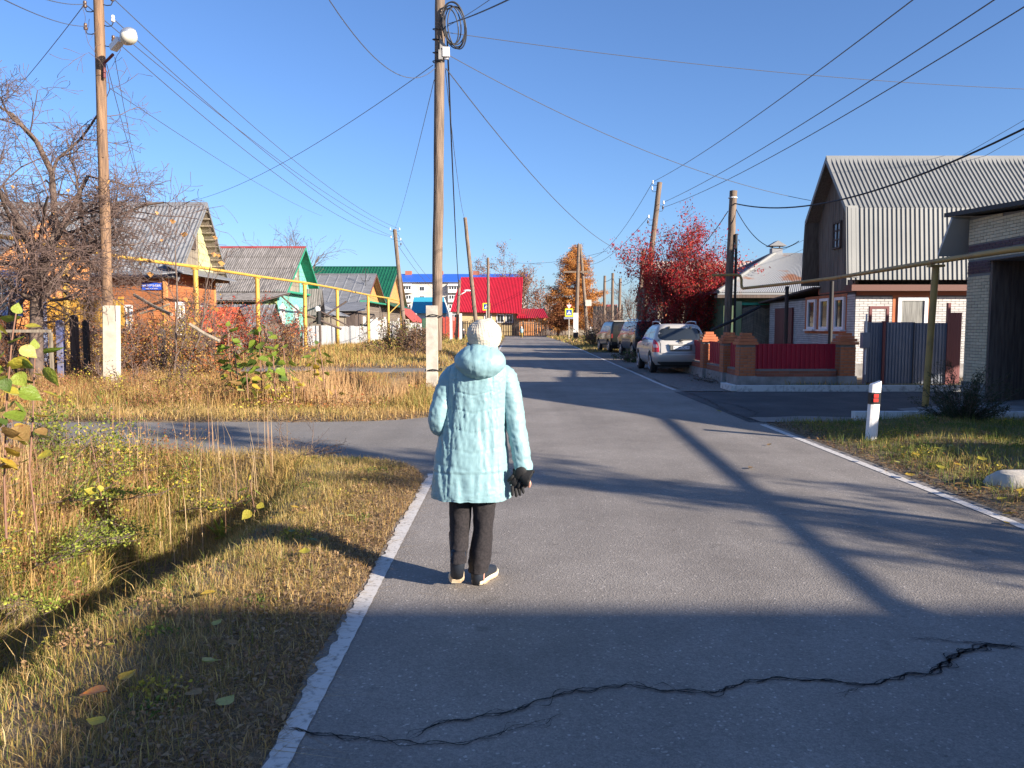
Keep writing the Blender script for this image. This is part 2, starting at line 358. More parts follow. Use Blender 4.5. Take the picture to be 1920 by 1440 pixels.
strip('driveway', [(x, 12.6 + .06 * math.sin(3 * x)) for x in np.arange(3.9, 30, .3)], [(x, 18.5 if x > 5.2 else 18.5) for x in np.arange(3.9, 30, .3)], .008, M_DRIVE)
strip('driveway_apron', [(x, 12.5 + .08 * math.sin(2 * x)) for x in np.arange(4.1, 9, .3)], [(x, 13.3 + .1 * math.sin(4 * x)) for x in np.arange(4.1, 9, .3)], .012, M_ROAD2)
strip('gravel_layby', [(float(RW(y)) + .04 + .05 * math.sin(y * 2.3), y) for y in np.arange(18.6, 46, .3)], [(6.7 + .25 * math.sin(y * 1.7), y) for y in np.arange(18.6, 46, .3)], .012, M_GRAVEL)
# edge lines: the outer rim crumbles, the inner rim is straight
def edge_line(name, y0, y1, outer, inner, st=.03, z=.0085):
    yy = np.arange(y0, y1, st)
    rag = [outer(y) for y in yy]; inn = [inner(y) for y in yy]
    strip(name, [(a, y) for a, y in zip(rag, yy)], [(b, y) for b, y in zip(inn, yy)], z, M_LINE)
def ragl(y): return -.898 + .03 * noise.noise(Vector((y * 3.1, 0, 0))) + .03 * noise.noise(Vector((y * 11, 3, 0))) + .012 * noise.noise(Vector((y * 45, 5, 0)))
edge_line('left_edge_line', -6, 8.15, ragl, lambda y: -.802 + .0015 * math.sin(y * 40))
edge_line('far_left_edge_line', 31, 66, lambda y: -.93, lambda y: -.80, .5)
edge_line('right_edge_line', -6, 12.3, lambda y: 4.075 + .012 * noise.noise(Vector((y * 7, 0, 2))), lambda y: 3.975 + .004 * noise.noise(Vector((y * 9, 0, 9))))
edge_line('far_right_edge_line', 19, 60, lambda y: float(RW(y)) - .04, lambda y: float(RW(y)) - .14, .4)
# asphalt cracks: jagged, branching
def crack(pts, w0, w1, seed, jag=.012):
    crack_(pts, w0 * .55, w1 * .55, seed, jag)
    if w1 > .006: crack_(pts, w0 * .4, w1 * .5, seed + 31, jag * 1.9); crack_(pts, w0 * .3, w1 * .35, seed + 77, jag * 2.6)
def crack_(pts, w0, w1, seed, jag=.012):
    rn = random.Random(seed); P = [gr(*p) for p in pts]; L = []
    for a, b in zip(P, P[1:]):
        n = max(2, int((b - a).length / .012))
        for i in range(n): L.append(a.lerp(b, i / n))
    L.append(P[-1]); A = []; B = []
    for i, p in enumerate(L):
        t = i / len(L); d = (L[min(i + 1, len(L) - 1)] - L[max(i - 1, 0)]).normalized(); nrm = Vector((-d.y, d.x, 0))
        w = (w0 + (w1 - w0) * t) * (.35 + .9 * abs(noise.noise(Vector((i * .13, seed, 0)))) + .5 * rn.random())
        if i < 8: w *= i / 8
        if i > len(L) - 9: w *= (len(L) - 1 - i) / 8
        o = nrm * (jag * noise.noise(Vector((i * .11, seed, 4))) * 2 + .005 * (rn.random() - .5) + .004 * noise.noise(Vector((i * .9, seed, 8))) )
        A.append(p + o + nrm * w * .5); B.append(p + o - nrm * w * .5)
    mb = MB(); mb.grid([[Vector((a.x, a.y, .0105)) for a in A], [Vector((b.x, b.y, .0105)) for b in B]]); mb.build('road_crack', M_CRACK, kind='structure')
crack([(525, 1372), (600, 1380), (700, 1390), (790, 1400), (870, 1397), (960, 1372), (1060, 1343)], .018, .008, 1, .016)
crack([(762, 1392), (800, 1370), (860, 1352), (950, 1340), (1010, 1318), (1080, 1298), (1180, 1288), (1240, 1297), (1340, 1302), (1400, 1282), (1460, 1276), (1560, 1280), (1620, 1290), (1700, 1268), (1745, 1268), (1790, 1235), (1850, 1213), (1925, 1216)], .017, .024, 2, .018)
crack([(1745, 1268), (1765, 1250), (1800, 1228), (1858, 1208)], .03, .024, 12, .02)
crack([(1552, 1310), (1590, 1300), (1625, 1288)], .006, .008, 3)
crack([(1680, 1198), (1760, 1203), (1850, 1210), (1925, 1218)], .005, .02, 4)
crack([(1000, 1318), (1080, 1302), (1160, 1292)], .008, .006, 14)
crack([(1285, 735), (1330, 752), (1360, 770), (1400, 785), (1445, 797), (1500, 805)], .03, .03, 5, .05)
crack([(1345, 755), (1380, 760), (1420, 775), (1400, 790)], .03, .03, 6, .05)

# ------------------------------------------------------------------ grass (numpy blades)
def palette(n, cols, jit=.15):
    cols = np.array(cols); w = cols[:, 3] / cols[:, 3].sum(); k = rng.choice(len(cols), n, p=w)
    c = cols[k, :3] * (1 + jit * rng.standard_normal((n, 1))); return np.clip(c, .004, 1)
def blades(X, Y, H, W, cols, lean=.5, z0=None, patch=None):
    n = len(X); Z = hgt(X, Y) - .01 if z0 is None else z0
    a = rng.uniform(0, 2 * np.pi, n); b = rng.uniform(0, 2 * np.pi, n); L = np.abs(rng.normal(0, lean, n))
    dx, dy = np.cos(a), np.sin(a); lx, ly = np.cos(b) * L * H, np.sin(b) * L * H
    Hz = H / np.sqrt(1 + L * L)
    P = np.zeros((n, 5, 3)); w = W / 2
    P[:, 0] = np.stack([X - dx * w, Y - dy * w, Z], 1); P[:, 1] = np.stack([X + dx * w, Y + dy * w, Z], 1)
    P[:, 2] = np.stack([X - dx * w * .75 + lx * .32, Y - dy * w * .75 + ly * .32, Z + Hz * .6], 1)
    P[:, 3] = np.stack([X + dx * w * .75 + lx * .32, Y + dy * w * .75 + ly * .32, Z + Hz * .6], 1)
    P[:, 4] = np.stack([X + lx, Y + ly, Z + Hz], 1)
    o = np.arange(n)[:, None] * 5
    F = np.concatenate([o + [0, 1, 3], o + [0, 3, 2], o + [2, 3, 4]], 0)
    c = palette(n, cols)
    if patch is not None:
        t = np.clip(.5 + .9 * pn(X, Y, patch[0], 3) + .25 * rng.standard_normal(n), 0, 1)[:, None]; c = c * (1 - t) + palette(n, patch[1]) * t
    return P.reshape(-1, 3), F, np.repeat(c, 5, 0)
def grass(name, parts, label=None):
    Vs, Fs, Cs = [], [], []; b = 0
    for V_, F_, C_ in parts: Vs.append(V_); Fs.append(F_ + b); Cs.append(C_); b += len(V_)
    return npmesh(name, np.concatenate(Vs), np.concatenate(Fs), M_GRASS, np.concatenate(Cs), kind='stuff', label=label, cat='grass')
def scatter(n, x0, x1, y0, y1, keep=None, clump=0):
    X = rng.uniform(x0, x1, n); Y = rng.uniform(y0, y1, n)
    k = road_mask(X, Y) < -.005 * 1
    if keep is not None: k &= keep(X, Y)
    if clump: k &= (pn(X, Y, clump, 8) + .6 * rng.standard_normal(n)) > -.35
    return X[k], Y[k]
DRY = [(.5, .34, .13, 3), (.4, .24, .08, 2), (.58, .42, .19, 1.5), (.28, .16, .06, 1)]
GRN = [(.13, .17, .03, 2), (.21, .23, .04, 2), (.3, .27, .06, 1)]
MIX = [(.42, .31, .09, 3), (.3, .25, .07, 3), (.5, .36, .14, 2), (.18, .2, .045, 2)]
BRN = [(.4, .21, .08, 3), (.27, .13, .055, 2), (.48, .28, .11, 2), (.18, .1, .05, 1)]
RED = [(.3, .12, .05, 3), (.36, .17, .06, 2), (.22, .08, .04, 2), (.42, .25, .09, 1)]
u = rng.uniform
# near verge between the line and the ditch
P = []
X, Y = scatter(75000, -2.6, -.93, 1.9, 9.2, lambda x, y: (rng.random(len(x)) < np.clip((-.93 - x) * 3.2, .12, 1)) & (rng.random(len(x)) < np.clip(.72 + .75 * pn(x, y, 4.3, 3) * (pn(x, y, 9.7, 1) + 1), .2, 1))); n = len(X)
P.append(blades(X, Y, u(.025, .085, n) * (.65 + .5 * np.clip(-1.2 - X, 0, 1)), u(.002, .0045, n), MIX + DRY[:2], .75, patch=(1.3, GRN + DRY)))
X, Y = scatter(6000, -2.3, -1.2, 1.9, 9.2, clump=2.2); n = len(X)
P.append(blades(X, Y, u(.05, .12, n), u(.003, .005, n), MIX + [(.5, .4, .2, 3)], .6))
X, Y = scatter(42000, -1.75, -.9, 1.9, 9.2); n = len(X)      # flattened dead litter by the road rim
P.append(blades(X, Y, u(.03, .09, n), u(.002, .005, n), DRY + [(.34, .23, .13, 4)], 2.6))
X, Y = scatter(22000, -7, -2.4, 7.2, 9.2); n = len(X)
P.append(blades(X, Y, u(.06, .2, n), u(.003, .006, n), MIX + DRY, .7, patch=(.9, DRY)))
grass('verge_grass', P, 'short half-dry grass on the verge beside the crumbling white line')
# ditch walls and floor
P = []
X, Y = scatter(24000, -4.3, -2.3, 1.5, 8.6); n = len(X)
P.append(blades(X, Y, np.where(X > -3.3, u(.04, .11, n), u(.08, .26, n)), u(.003, .007, n), GRN + [(.3, .24, .1, 2)], .8, patch=(1.2, MIX)))
X, Y = scatter(5000, -4.3, -3.5, 1.5, 8.4, clump=1.6); n = len(X)
P.append(blades(X, Y, u(.2, .5, n), u(.004, .008, n), GRN + DRY, .9))
X = u(-2.75, -2.3, 3500); Y = 2 + (np.sort(u(0, 1, 3500)) * 6.6); kk = (pn(X * 0, Y, 2.4, 6) + .5 * rng.standard_normal(len(X))) > .05; X, Y = X[kk], Y[kk]; n = len(X)
P.append(blades(X, Y, u(.08, .26, n), u(.003, .006, n), DRY + MIX, 1.1))
X, Y = scatter(5200, -4.3, -3.45, 2.2, 8.7, clump=2.); n = len(X)
P.append(blades(X, Y, u(.3, .6, n), u(.004, .008, n), DRY + GRN, 1.2))
grass('ditch_grass', P, 'long green and straw grass hanging over the roadside ditch')
# tall dry stand left of the ditch
P = []
X, Y = scatter(42000, -9, -3.9, 2.2, 9.15); n = len(X)
P.append(blades(X, Y, u(.2, .5, n) * np.where(Y > 6.8, .5, 1.), u(.003, .006, n), DRY + MIX, .5, patch=(.8, BRN)))
X, Y = scatter(13000, -8, -3.7, 2.5, 8.6, clump=1.1); n = len(X)
P.append(blades(X, Y, u(.4, .85, n) * np.clip(1.25 - (Y - 5) * .25, .35, 1), u(.004, .008, n), DRY + BRN, .35))
X, Y = scatter(17000, -8, -3.8, 3.2, 8.2, clump=.9); n = len(X)
P.append(blades(X, Y, u(.45, .95, n) * np.clip(1.3 - (Y - 4) * .2, .5, 1), u(.004, .007, n), [(.46, .27, .15, 3), (.52, .36, .17, 2), (.34, .18, .1, 1)], .3))
X, Y = scatter(16000, -16, -9, 4.5, 9.15); n = len(X)
P.append(blades(X, Y, u(.3, .7, n) * np.clip(1.2 - (Y - 5) * .25, .25, 1), u(.006, .012, n), DRY + BRN, .5))
grass('tall_dry_grass', P, 'tall straw-coloured grass on the far bank of the ditch')
# plot between the lane and the footpath
P = []
X, Y = scatter(34000, -14, -1.4, 12.7, 16.5); n = len(X)
P.append(blades(X, Y, u(.06, .2, n), u(.005, .01, n), MIX + DRY, .8, patch=(.6, DRY)))
X, Y = scatter(52000, -16, -1.6, 14.2, 25.8, lambda x, y: (x > -3.4) | (rng.random(len(x)) < .9)); n = len(X)
P.append(blades(X, Y, np.where(X > -9, np.minimum(u(.15, .5, n), 1.5 * (1 - Y / 26.3) + .03), u(.15, .5, n)), u(.006, .013, n), BRN + DRY, .6, patch=(.5, MIX + RED)))
X, Y = scatter(6000, -4.9, -2.2, 14.8, 19.5, clump=.8); n = len(X)     # reeds
P.append(blades(X, Y, u(.35, .75, n), u(.01, .02, n), [(.5, .33, .16, 3), (.42, .25, .12, 2)], .22))
X, Y = scatter(9000, -2.6, -1.4, 14, 25.5); n = len(X)
P.append(blades(X, Y, u(.1, .4, n), u(.006, .012, n), MIX, .7))
grass('plot_grass', P, 'dry weeds and reeds in the plot between the two lanes')
P = []
X, Y = scatter(34000, -16, -1.1, 29, 66); n = len(X)
P.append(blades(X, Y, u(.08, .3, n) , u(.015, .035, n), BRN + DRY, .7, patch=(.35, MIX)))
X, Y = scatter(5000, -14, -6, 29, 60, clump=.6); n = len(X)
P.append(blades(X, Y, u(.2, .6, n), u(.015, .035, n), BRN + MIX, .5))
X, Y = scatter(14000, -16, -1.1, 70, 117); n = len(X)
P.append(blades(X, Y, u(.15, .45, n), u(.04, .08, n), DRY + GRN, .7))
X, Y = scatter(9000, -34, -14, 20, 60); n = len(X)
P.append(blades(X, Y, u(.2, .6, n), u(.02, .05, n), BRN + MIX, .7))
grass('far_verge_grass', P, 'brown weeds and dry grass along the left fences')
# right side
P = []
GR2 = [(.11, .16, .035, 4), (.17, .2, .05, 3), (.25, .23, .07, 1)]
X, Y = scatter(60000, 4.2, 9.5, 3.5, 12.5, lambda x, y: rng.random(len(x)) < np.clip((x - 4.15) * 1.6, .03, 1)); n = len(X)
P.append(blades(X, Y, u(.04, .13, n), u(.003, .007, n), GR2, .75, patch=(1.1, MIX)))
X, Y = scatter(6000, 4.3, 9, 5, 12.4, clump=1.4); n = len(X)
P.append(blades(X, Y, u(.08, .2, n), u(.004, .008, n), GR2, .6))
X, Y = scatter(16000, 9, 16, 4, 12.4); n = len(X)
P.append(blades(X, Y, u(.06, .18, n), u(.006, .012, n), GR2, .7))
X = u(5.6, 11.2, 7000); Y = u(18.55, 19.35, 7000)
P.append(blades(X, Y, u(.05, .16, 7000), u(.008, .014, 7000), GR2, .7))
X, Y = scatter(14000, 4.3, 9, 19, 70, lambda x, y: (x > 6.2 + .3 * np.sin(y)) | (y > 29)); n = len(X)
P.append(blades(X, Y, u(.08, .25, n), u(.012, .03, n), GR2 + MIX, .7, patch=(.4, DRY)))
X, Y = scatter(9000, 5, 30, 70, 117); n = len(X)
P.append(blades(X, Y, u(.1, .4, n), u(.04, .08, n), DRY + GRN, .7))
grass('right_verge_grass', P, 'green grass between the right edge line and the white kerb')
print('p2 ok')
# ------------------------------------------------------------------ buildings
def prof_z(prof, y):
    for (y0, z0), (y1, z1) in zip(prof, prof[1:]):
        if min(y0, y1) <= y <= max(y0, y1): return z0 + (z1 - z0) * (y - y0) / (y1 - y0) if y1 != y0 else z0
    return prof[0][1] if abs(y - prof[0][0]) < abs(y - prof[-1][0]) else prof[-1][1]
def frame_mb(W, H, t, d, nx=1, nz=1, bar=.04):
    """frame in local coords: x across, z up, y depth (front at -y)"""
    mb = MB()
    mb.bx(-W / 2, W / 2, -d, 0, H / 2 - t, H / 2).bx(-W / 2, W / 2, -d, 0, -H / 2, -H / 2 + t)
    mb.bx(-W / 2, -W / 2 + t, -d, 0, -H / 2 + t, H / 2 - t).bx(W / 2 - t, W / 2, -d, 0, -H / 2 + t, H / 2 - t)
    for i in range(1, nx): x = -W / 2 + W * i / nx; mb.bx(x - bar / 2, x + bar / 2, -d * .8, 0, -H / 2 + t, H / 2 - t)
    for i in range(1, nz):
        z = -H / 2 + H * i / nz
        for k in range(nx):
            xa = -W / 2 + W * k / nx + (bar / 2 if k else t); xb = -W / 2 + W * (k + 1) / nx - (bar / 2 if k < nx - 1 else t)
            mb.bx(xa, xb, -d * .8, 0, z - bar / 2, z + bar / 2)
    return mb
def window(root, c, W, H, face, mframe, mglass, t=.09, nx=2, nz=1, d=.07, sill=None, label=None, curtain=None):
    rz = {'-Y': 0, '+X': R(90), '-X': R(-90), '+Y': R(180)}[face]
    off = wloc(root)
    w = frame_mb(W, H, t, d, nx, nz).build('window', mframe, root, local=True, loc=Vector(c) - off, rot=(0, 0, rz), label=label)
    g = MB(); g.bx(-W / 2 + t * .9, W / 2 - t * .9, -d * .35, -d * .25, -H / 2 + t * .9, H / 2 - t * .9); g.build('pane', mglass, w, local=True)
    if sill: s = MB(); s.bx(-W / 2 - .05, W / 2 + .05, -d - .1, 0.01, -H / 2 - .05, -H / 2 - .003); s.build('sill', sill, w, local=True)
    return w
def siding(root, x0, y0, x1, y1, z0, z1, bh, m, holes=(), nrm=(0, -1, 0), th=.022, name='siding'):
    """horizontal lapped boards from (x0,y0) to (x1,y1)"""
    a = Vector((x0, y0, 0)); b = Vector((x1, y1, 0)); L = (b - a).length; d = (b - a) / L; n = Vector(nrm); mb = MB(); z = z0; rn = random.Random(int(abs(x0 * 97 + y0 * 31)))
    while z < z1 - .02:
        h = min(bh, z1 - z); spans = [(0, L)]
        for (u0, u1, w0, w1) in holes:
            if z + h > w0 and z < w1:
                spans = [s for (p, q_) in spans for s in ((p, min(q_, u0)), (max(p, u1), q_)) if s[1] - s[0] > .02]
        for p, q_ in spans:
            o = .006 * rn.random(); A = a + d * p + n * (th + o); B = a + d * q_ + n * (th + o)
            mb.slab([A + Vector((0, 0, z + .008)), B + Vector((0, 0, z + .008)), B + Vector((0, 0, z + h)) - n * .008, A + Vector((0, 0, z + h)) - n * .008], -n * th)
        z += bh
    return mb.build(name, m, root, kind='stuff')
def boards_v(root, prof, X, y0, y1, zb, bw, m, sx, name='gable_board', th=.025, kind='stuff', holes=()):
    mb = MB(); y = y0; rn = random.Random(int(X * 13))
    while y < y1 - .01:
        w = min(bw, y1 - y); zt0 = prof_z(prof, y + .01) - .12; zt1 = prof_z(prof, y + w - .01) - .12; o = .008 * rn.random()
        segs = [(zb, None)]
        for (u0, u1, w0, w1) in holes:
            if y + w > u0 and y < u1: segs = [(zb, w0), (w1, None)]
        for a, b in segs:
            t0, t1 = (zt0, zt1) if b is None else (b, b)
            if t0 > a + .02 or t1 > a + .02:
                mb.slab([(X, y + .006, a), (X, y + w - .006, a), (X, y + w - .006, max(t1, a + .01)), (X, y + .006, max(t0, a + .01))], (sx * (th + o), 0, 0))
        y += bw
    return mb.build(name, m, root, kind=kind) if mb.v else None
def gable_house(name, label, Xf, prof, depth, sx, ovf, oe, mroof, mwall, mgable, ncorr, amp=.03, kind='trap', mtrim=None, gb=.14, sid=.2, zbase=0.3, cat='house',
                cap=None, sheets=None, gable_color2=None, under=None, fascia=True, holes_front=(), holes_near=(), wallz=None):
    """Xf = plane of the rake edge; sx = +1 when the gable looks towards +X. prof: near eave .. ridge .. far eave"""
    ym = sum(p[0] for p in prof) / len(prof); Xw = Xf - sx * ovf; Xb = Xf - sx * depth
    root = thing(name, label, cat, (Xw, ym, 0))
    yn = prof[0][0] + oe; yf = prof[-1][0] - oe; zn = prof_z(prof, yn) - .1; zf = prof_z(prof, yf) - .1; zw = wallz or min(zn, zf)
    core = MB(); core.bx(Xw, Xb + sx * .4, yn, yf, 0, zw); wall = core.build('wall', mwall, root)
    siding(wall, Xw, yn, Xb + sx * .4, yn, zbase, zw, sid, mwall, holes_near)
    siding(wall, Xw, yn, Xw, yf, zbase, zw, sid, mwall, holes_front, nrm=(sx, 0, 0))
    # gable triangle
    pts = [(yn, zw)] + [(y, z - .1) for y, z in prof if yn < y < yf] + [(yf, zw)]
    pts[0] = (yn, zw); g = MB(); g.slab([(Xw - sx * .02, y, z) for y, z in pts], (-sx * .1, 0, 0)); gb_ = g.build('gable', mgable, root)
    boards_v(gb_, prof, Xw - sx * .015, yn, yf, zw, gb, mgable, sx)
    # roof
    slopes = []
    for i, ((y0, z0), (y1, z1)) in enumerate(zip(prof, prof[1:])):
        a, b = (Xf, y0, z0), (Xb, y0, z0); d_, c_ = (Xf, y1, z1), (Xb, y1, z1)
        up = Vector((0, -(z1 - z0), (y1 - y0))); up = up if up.z > 0 else -up
        if sheets and z1 > z0 and i == 0:
            deck = MB(); deck.slab([Vector(a) - up.normalized() * .03, Vector(b) - up.normalized() * .03, Vector(c_) - up.normalized() * .03, Vector(d_) - up.normalized() * .03], -up.normalized() * .06)
            dk = deck.build('roof', mroof, root); nr, nc = sheets; A, B, Cc, D = map(Vector, (a, b, c_, d_))
            for r_ in range(nr):
                for k in range(nc):
                    s = MB(); u0, u1 = k / nc, (k + 1) / nc + .004; v0, v1 = r_ / nr, (r_ + 1) / nr + .012
                    lift0 = up.normalized() * (.03 + .012 * (k % 2)); lift1 = up.normalized() * (.004 + .012 * (k % 2)); P = lambda u_, v_: A.lerp(B, u_).lerp(D.lerp(Cc, u_), v_)
                    s.corr(P(u0, v0) + lift0, P(u1, v0) + lift0, P(u1, min(v1, 1)) + lift1, P(u0, min(v1, 1)) + lift1, 6, .03, 'sine', off=up)
                    s.build('roof_sheet', mroof, dk)
            continue
        s = MB(); s.corr(a, b, c_, d_, ncorr, amp, kind, off=up)
        sl = s.build('roof_slope', mroof, root); slopes.append(sl)
        dk = MB(); n_ = up.normalized(); dk.slab([Vector(p) - n_ * .02 for p in (a, b, c_, d_)], -n_ * .05); dk.build('roof_deck', under or M_GREYW, root)
    zr = max(p[1] for p in prof); yr = [p[0] for p in prof if p[1] == zr][0]
    rc = MB(); k = prof.index((yr, zr)); s0 = (zr - prof[k - 1][1]) / abs(yr - prof[k - 1][0]); s1 = (zr - prof[k + 1][1]) / abs(prof[k + 1][0] - yr)
    rc.slab([(Xf + sx * .03, yr - .22, zr - .22 * s0 + .05), (Xf + sx * .03, yr, zr + .06), (Xf + sx * .03, yr + .22, zr - .22 * s1 + .05), (Xf + sx * .03, yr, zr + .01)], (-sx * (depth + .06), 0, 0))
    rc.build('ridge_cap', cap or mroof, root)
    if fascia:
        f = MB()
        for (y0, z0), (y1, z1) in zip(prof, prof[1:]):
            f.slab([(Xf + sx * .004, y0, z0 - .02), (Xf + sx * .004, y1, z1 - .02), (Xf + sx * .004, y1, z1 - .2), (Xf + sx * .004, y0, z0 - .2)], (sx * .03, 0, 0))
        f.build('bargeboard', mtrim or M_GREYW, root)
    return root, Xw, yn, yf, zw
def yz(px, py, X): p = atX(px, py, X); return (p.y, p.z)
def chimney(root, x, y, z0, z1, m=M_BRR, w=.5, cap=False):
    c = MB(); c.bx(x - w / 2, x + w / 2, y - w / 2, y + w / 2, z0, z1).bx(x - w * .6, x + w * .6, y - w * .6, y + w * .6, z1 - .18, z1 - .08); return c.build('chimney', m, root)

# --- house 1: orange-brown, grey wavy roof
X1 = -16.2
N, A_, F_ = yz(333, 520, X1), yz(388, 381, X1), yz(430, 530, X1)
h1, Xw, yn, yf, zw = gable_house('wooden_house', 'orange-brown wooden house with steep grey corrugated roof and street sign under its eave', X1, [N, A_, F_], 13, 1, .75, .35, M_GALV, M_ORW, M_GREYW, 62, .045, 'sine', M_GALV, cap=M_GALV)
# yellow-green half of the gable and the battens under the far rake
mb = MB(); pr = [N, A_, F_]
y0 = A_[0] + .4
for k in range(9):
    ya = y0 + k * .33
    if ya + .3 < yf: mb.slab([(Xw + .045, ya, zw), (Xw + .045, ya + .32, zw), (Xw + .045, ya + .32, prof_z(pr, ya + .32) - .13), (Xw + .045, ya, prof_z(pr, ya) - .13)], (.02, 0, 0))
mb.build('painted_board', M_YELW, h1, label='pale yellow-green painted boards of the gable', kind='stuff')
for k in range(11):
    t = .06 + k * .085; y = A_[0] + (F_[0] - A_[0]) * t; z = A_[1] + (F_[1] - A_[1]) * t - .12
    MB().bx(X1 - .75, X1 - .03, y - .05, y + .05, z - .1, z - .03).build('batten', M_GREYW, h1)
window(h1, (Xw + .03, A_[0] - .2, zw + 1.9), .5, .95, '+X', M_DARKW, M_GLASS, .08, 2, 2)
# grey tin apron under the gable, and the shallow side roof
mb = MB(); mb.slab([(Xw, N[0] + .1, zw + .42), (Xw, F_[0] + .1, zw + .42), (Xw + 1.15, F_[0] + .15, zw - .06), (Xw + 1.15, N[0] - .35, zw - .06)], (0, 0, -.05)); mb.build('apron_roof', M_GALV, h1)
mb = MB(); mb.slab([(Xw + 1.1, N[0] - .1, zw + .02), (Xb := X1 - 13, N[0] - .1, zw + .02), (Xb, N[0] - .5, zw - .12), (Xw + .1, N[0] - .5, zw - .12)], (0, 0, -.05)); mb.build('side_eave', M_GALV, h1)
for yy in (yn + 1.35, yf - 1.75): window(h1, (Xw + .05, yy, 1.98), .95, 1.7, '+X', M_WHITE, M_CURT, .17, 2, 2, .08, M_WHITE)
for xx in (-19.2, -22.6): window(h1, (xx, yn - .05, 1.95), 1.25, 1.35, '-Y', M_WHITE, M_CURT, .13, 4, 1, .08, M_WHITE)
for yy in (yn, yf): MB().bx(Xw - .1, Xw + .07, yy - .09, yy + .09, .3, zw - .03).build('corner_board', M_ORC, h1)
# street sign plate with its lettering
def text_obj(body, size, m, parent=None, loc=(0, 0, 0), rot=(R(90), 0, 0), name='lettering', ext=.002, xs=1.):
    cu = bpy.data.curves.new(name, 'FONT'); cu.body = body; cu.size = size; cu.extrude = ext; cu.align_x = 'CENTER'; cu.align_y = 'CENTER'
    o = bpy.data.objects.new(name, cu); C.objects.link(o); dg = bpy.context.evaluated_depsgraph_get()
    me = bpy.data.meshes.new_from_object(o.evaluated_get(dg)); bpy.data.objects.remove(o); bpy.data.curves.remove(cu)
    me.materials.clear(); me.materials.append(m); o = bpy.data.objects.new(name, me); C.objects.link(o); o.parent = parent; o.location = loc; o.rotation_euler = rot; o.scale = (xs, 1, 1); return o
M_SIGNB = mat('blue_sign_enamel', (.03, .09, .5), .35)
p = atX(285, 536, -18.4); ys_ = yn - .06
sp = at(285, 537, ys_)
sg = thing('street_sign', 'blue enamel street name plate with white letters on the orange-brown house', 'sign', (sp.x, ys_, sp.z))
MB().bx(-.48, .48, -.03, 0, -.17, .17).build('plate', M_SIGNB, sg, local=True)
text_obj('ул. РУЧЬЕВА', .145, M_WHITEP, sg, (0, -.034, .03)); MB().bx(-.3, .3, -.034, -.031, -.115, -.1).build('underline', M_WHITEP, sg, local=True)

# --- house 2: emerald and turquoise with slate roof
X2 = -15.2
N, A_, F_ = yz(538, 548, X2), yz(573, 463, X2), yz(601, 551, X2)
h2, Xw, yn, yf, zw = gable_house('village_house', 'green and turquoise wooden house with patched slate roof and red ridge', X2, [N, A_, F_], 11.5, 1, .8, .35, M_SLATE, M_GRNW, M_GREYW, 44, .03, 'sine', M_EMER, cap=M_DREDR, sheets=(4, 13), under=M_EMER)
mb = MB()
for k in range(8):
    ya = A_[0] + .9 + k * .4
    if ya + .4 < yf: mb.slab([(Xw + .045, ya, zw), (Xw + .045, ya + .38, zw), (Xw + .045, ya + .38, prof_z([N, A_, F_], ya + .38) - .13), (Xw + .045, ya, prof_z([N, A_, F_], ya) - .13)], (.02, 0, 0))
mb.build('painted_board', M_TURQ, h2, label='turquoise painted boards of the gable', kind='stuff')
MB().bx(Xw, Xw + .55, yn - .2, yf + .2, zw - .1, zw + .02).build('gable_cornice', M_EMER, h2)
MB().bx(Xw + .03, Xw + .05, yn, yf, .6, zw - .12).build('front_cladding', M_TURQ, h2)
for i in range(3):
    yy = yn + .9 + i * (yf - yn - 1.8) / 2
    w = window(h2, (Xw + .06, yy, 2.0), 1.0, 1.6, '+X', M_WHITE, M_CURT, .16, 2, 2, .08, M_WHITE)
    c = MB()
    c.slab([(-.62, -.1, .8), (.62, -.1, .8), (.62, -.1, .92), (.35, -.1, 1.0), (0, -.1, 1.16), (-.35, -.1, 1.0), (-.62, -.1, .92)], (0, .08, 0)); c.build('carved_pediment', M_WHITE, w, local=True)
    c = MB(); c.bx(-.55, .55, -.07, 0, -1.15, -.9); c.build('carved_apron', M_TURQ, w, local=True)
window(h2, (Xw + .05, A_[0] - .4, zw + 1.6), .45, .9, '+X', M_WHITE, M_GLASS, .08, 2, 2)
# lean-to in front with its own slate roof
zl0, zl1 = N[1] - .03, at(455, 563, N[0] - 4).z
mb = MB(); mb.corr((X2 - .6, N[0] - 3.6, zl1), (X2 - 12, N[0] - 3.6, zl1), (X2 - 12, N[0] + .1, zl0), (X2 + .25, N[0] + .1, zl0), 60, .03, 'sine', off=(0, 0, 1)); mb.build('lean_to_roof', M_SLATE, h2)
mb = MB(); mb.slab([(X2 - .6, N[0] - 3.6, zl1 - .03), (X2 - 12, N[0] - 3.6, zl1 - .03), (X2 - 12, N[0] + .1, zl0 - .03), (X2 + .2, N[0] + .1, zl0 - .03)], (0, 0, -.06)); mb.build('lean_to_deck', M_DARKW, h2)
MB().bx(X2 - 1.2, X2 - 11.5, N[0] - 2.6, N[0] + .3, 0, zl1 + .1).build('lean_to_wall', M_GRNW, h2)
MB().bx(X2 - 1.15, X2 - 1.1, N[0] - 2.4, N[0] - .2, .4, zl1 - .1).build('lean_to_cladding', M_GRNW, h2)
window(h2, (X2 - 1.08, N[0] - 1.2, 1.9), 1.1, 1.2, '+X', M_WHITE, M_CURT, .2, 1, 1)
chimney(h2, X2 - 9.2, A_[0] + .3, A_[1] - .3, A_[1] + .75)
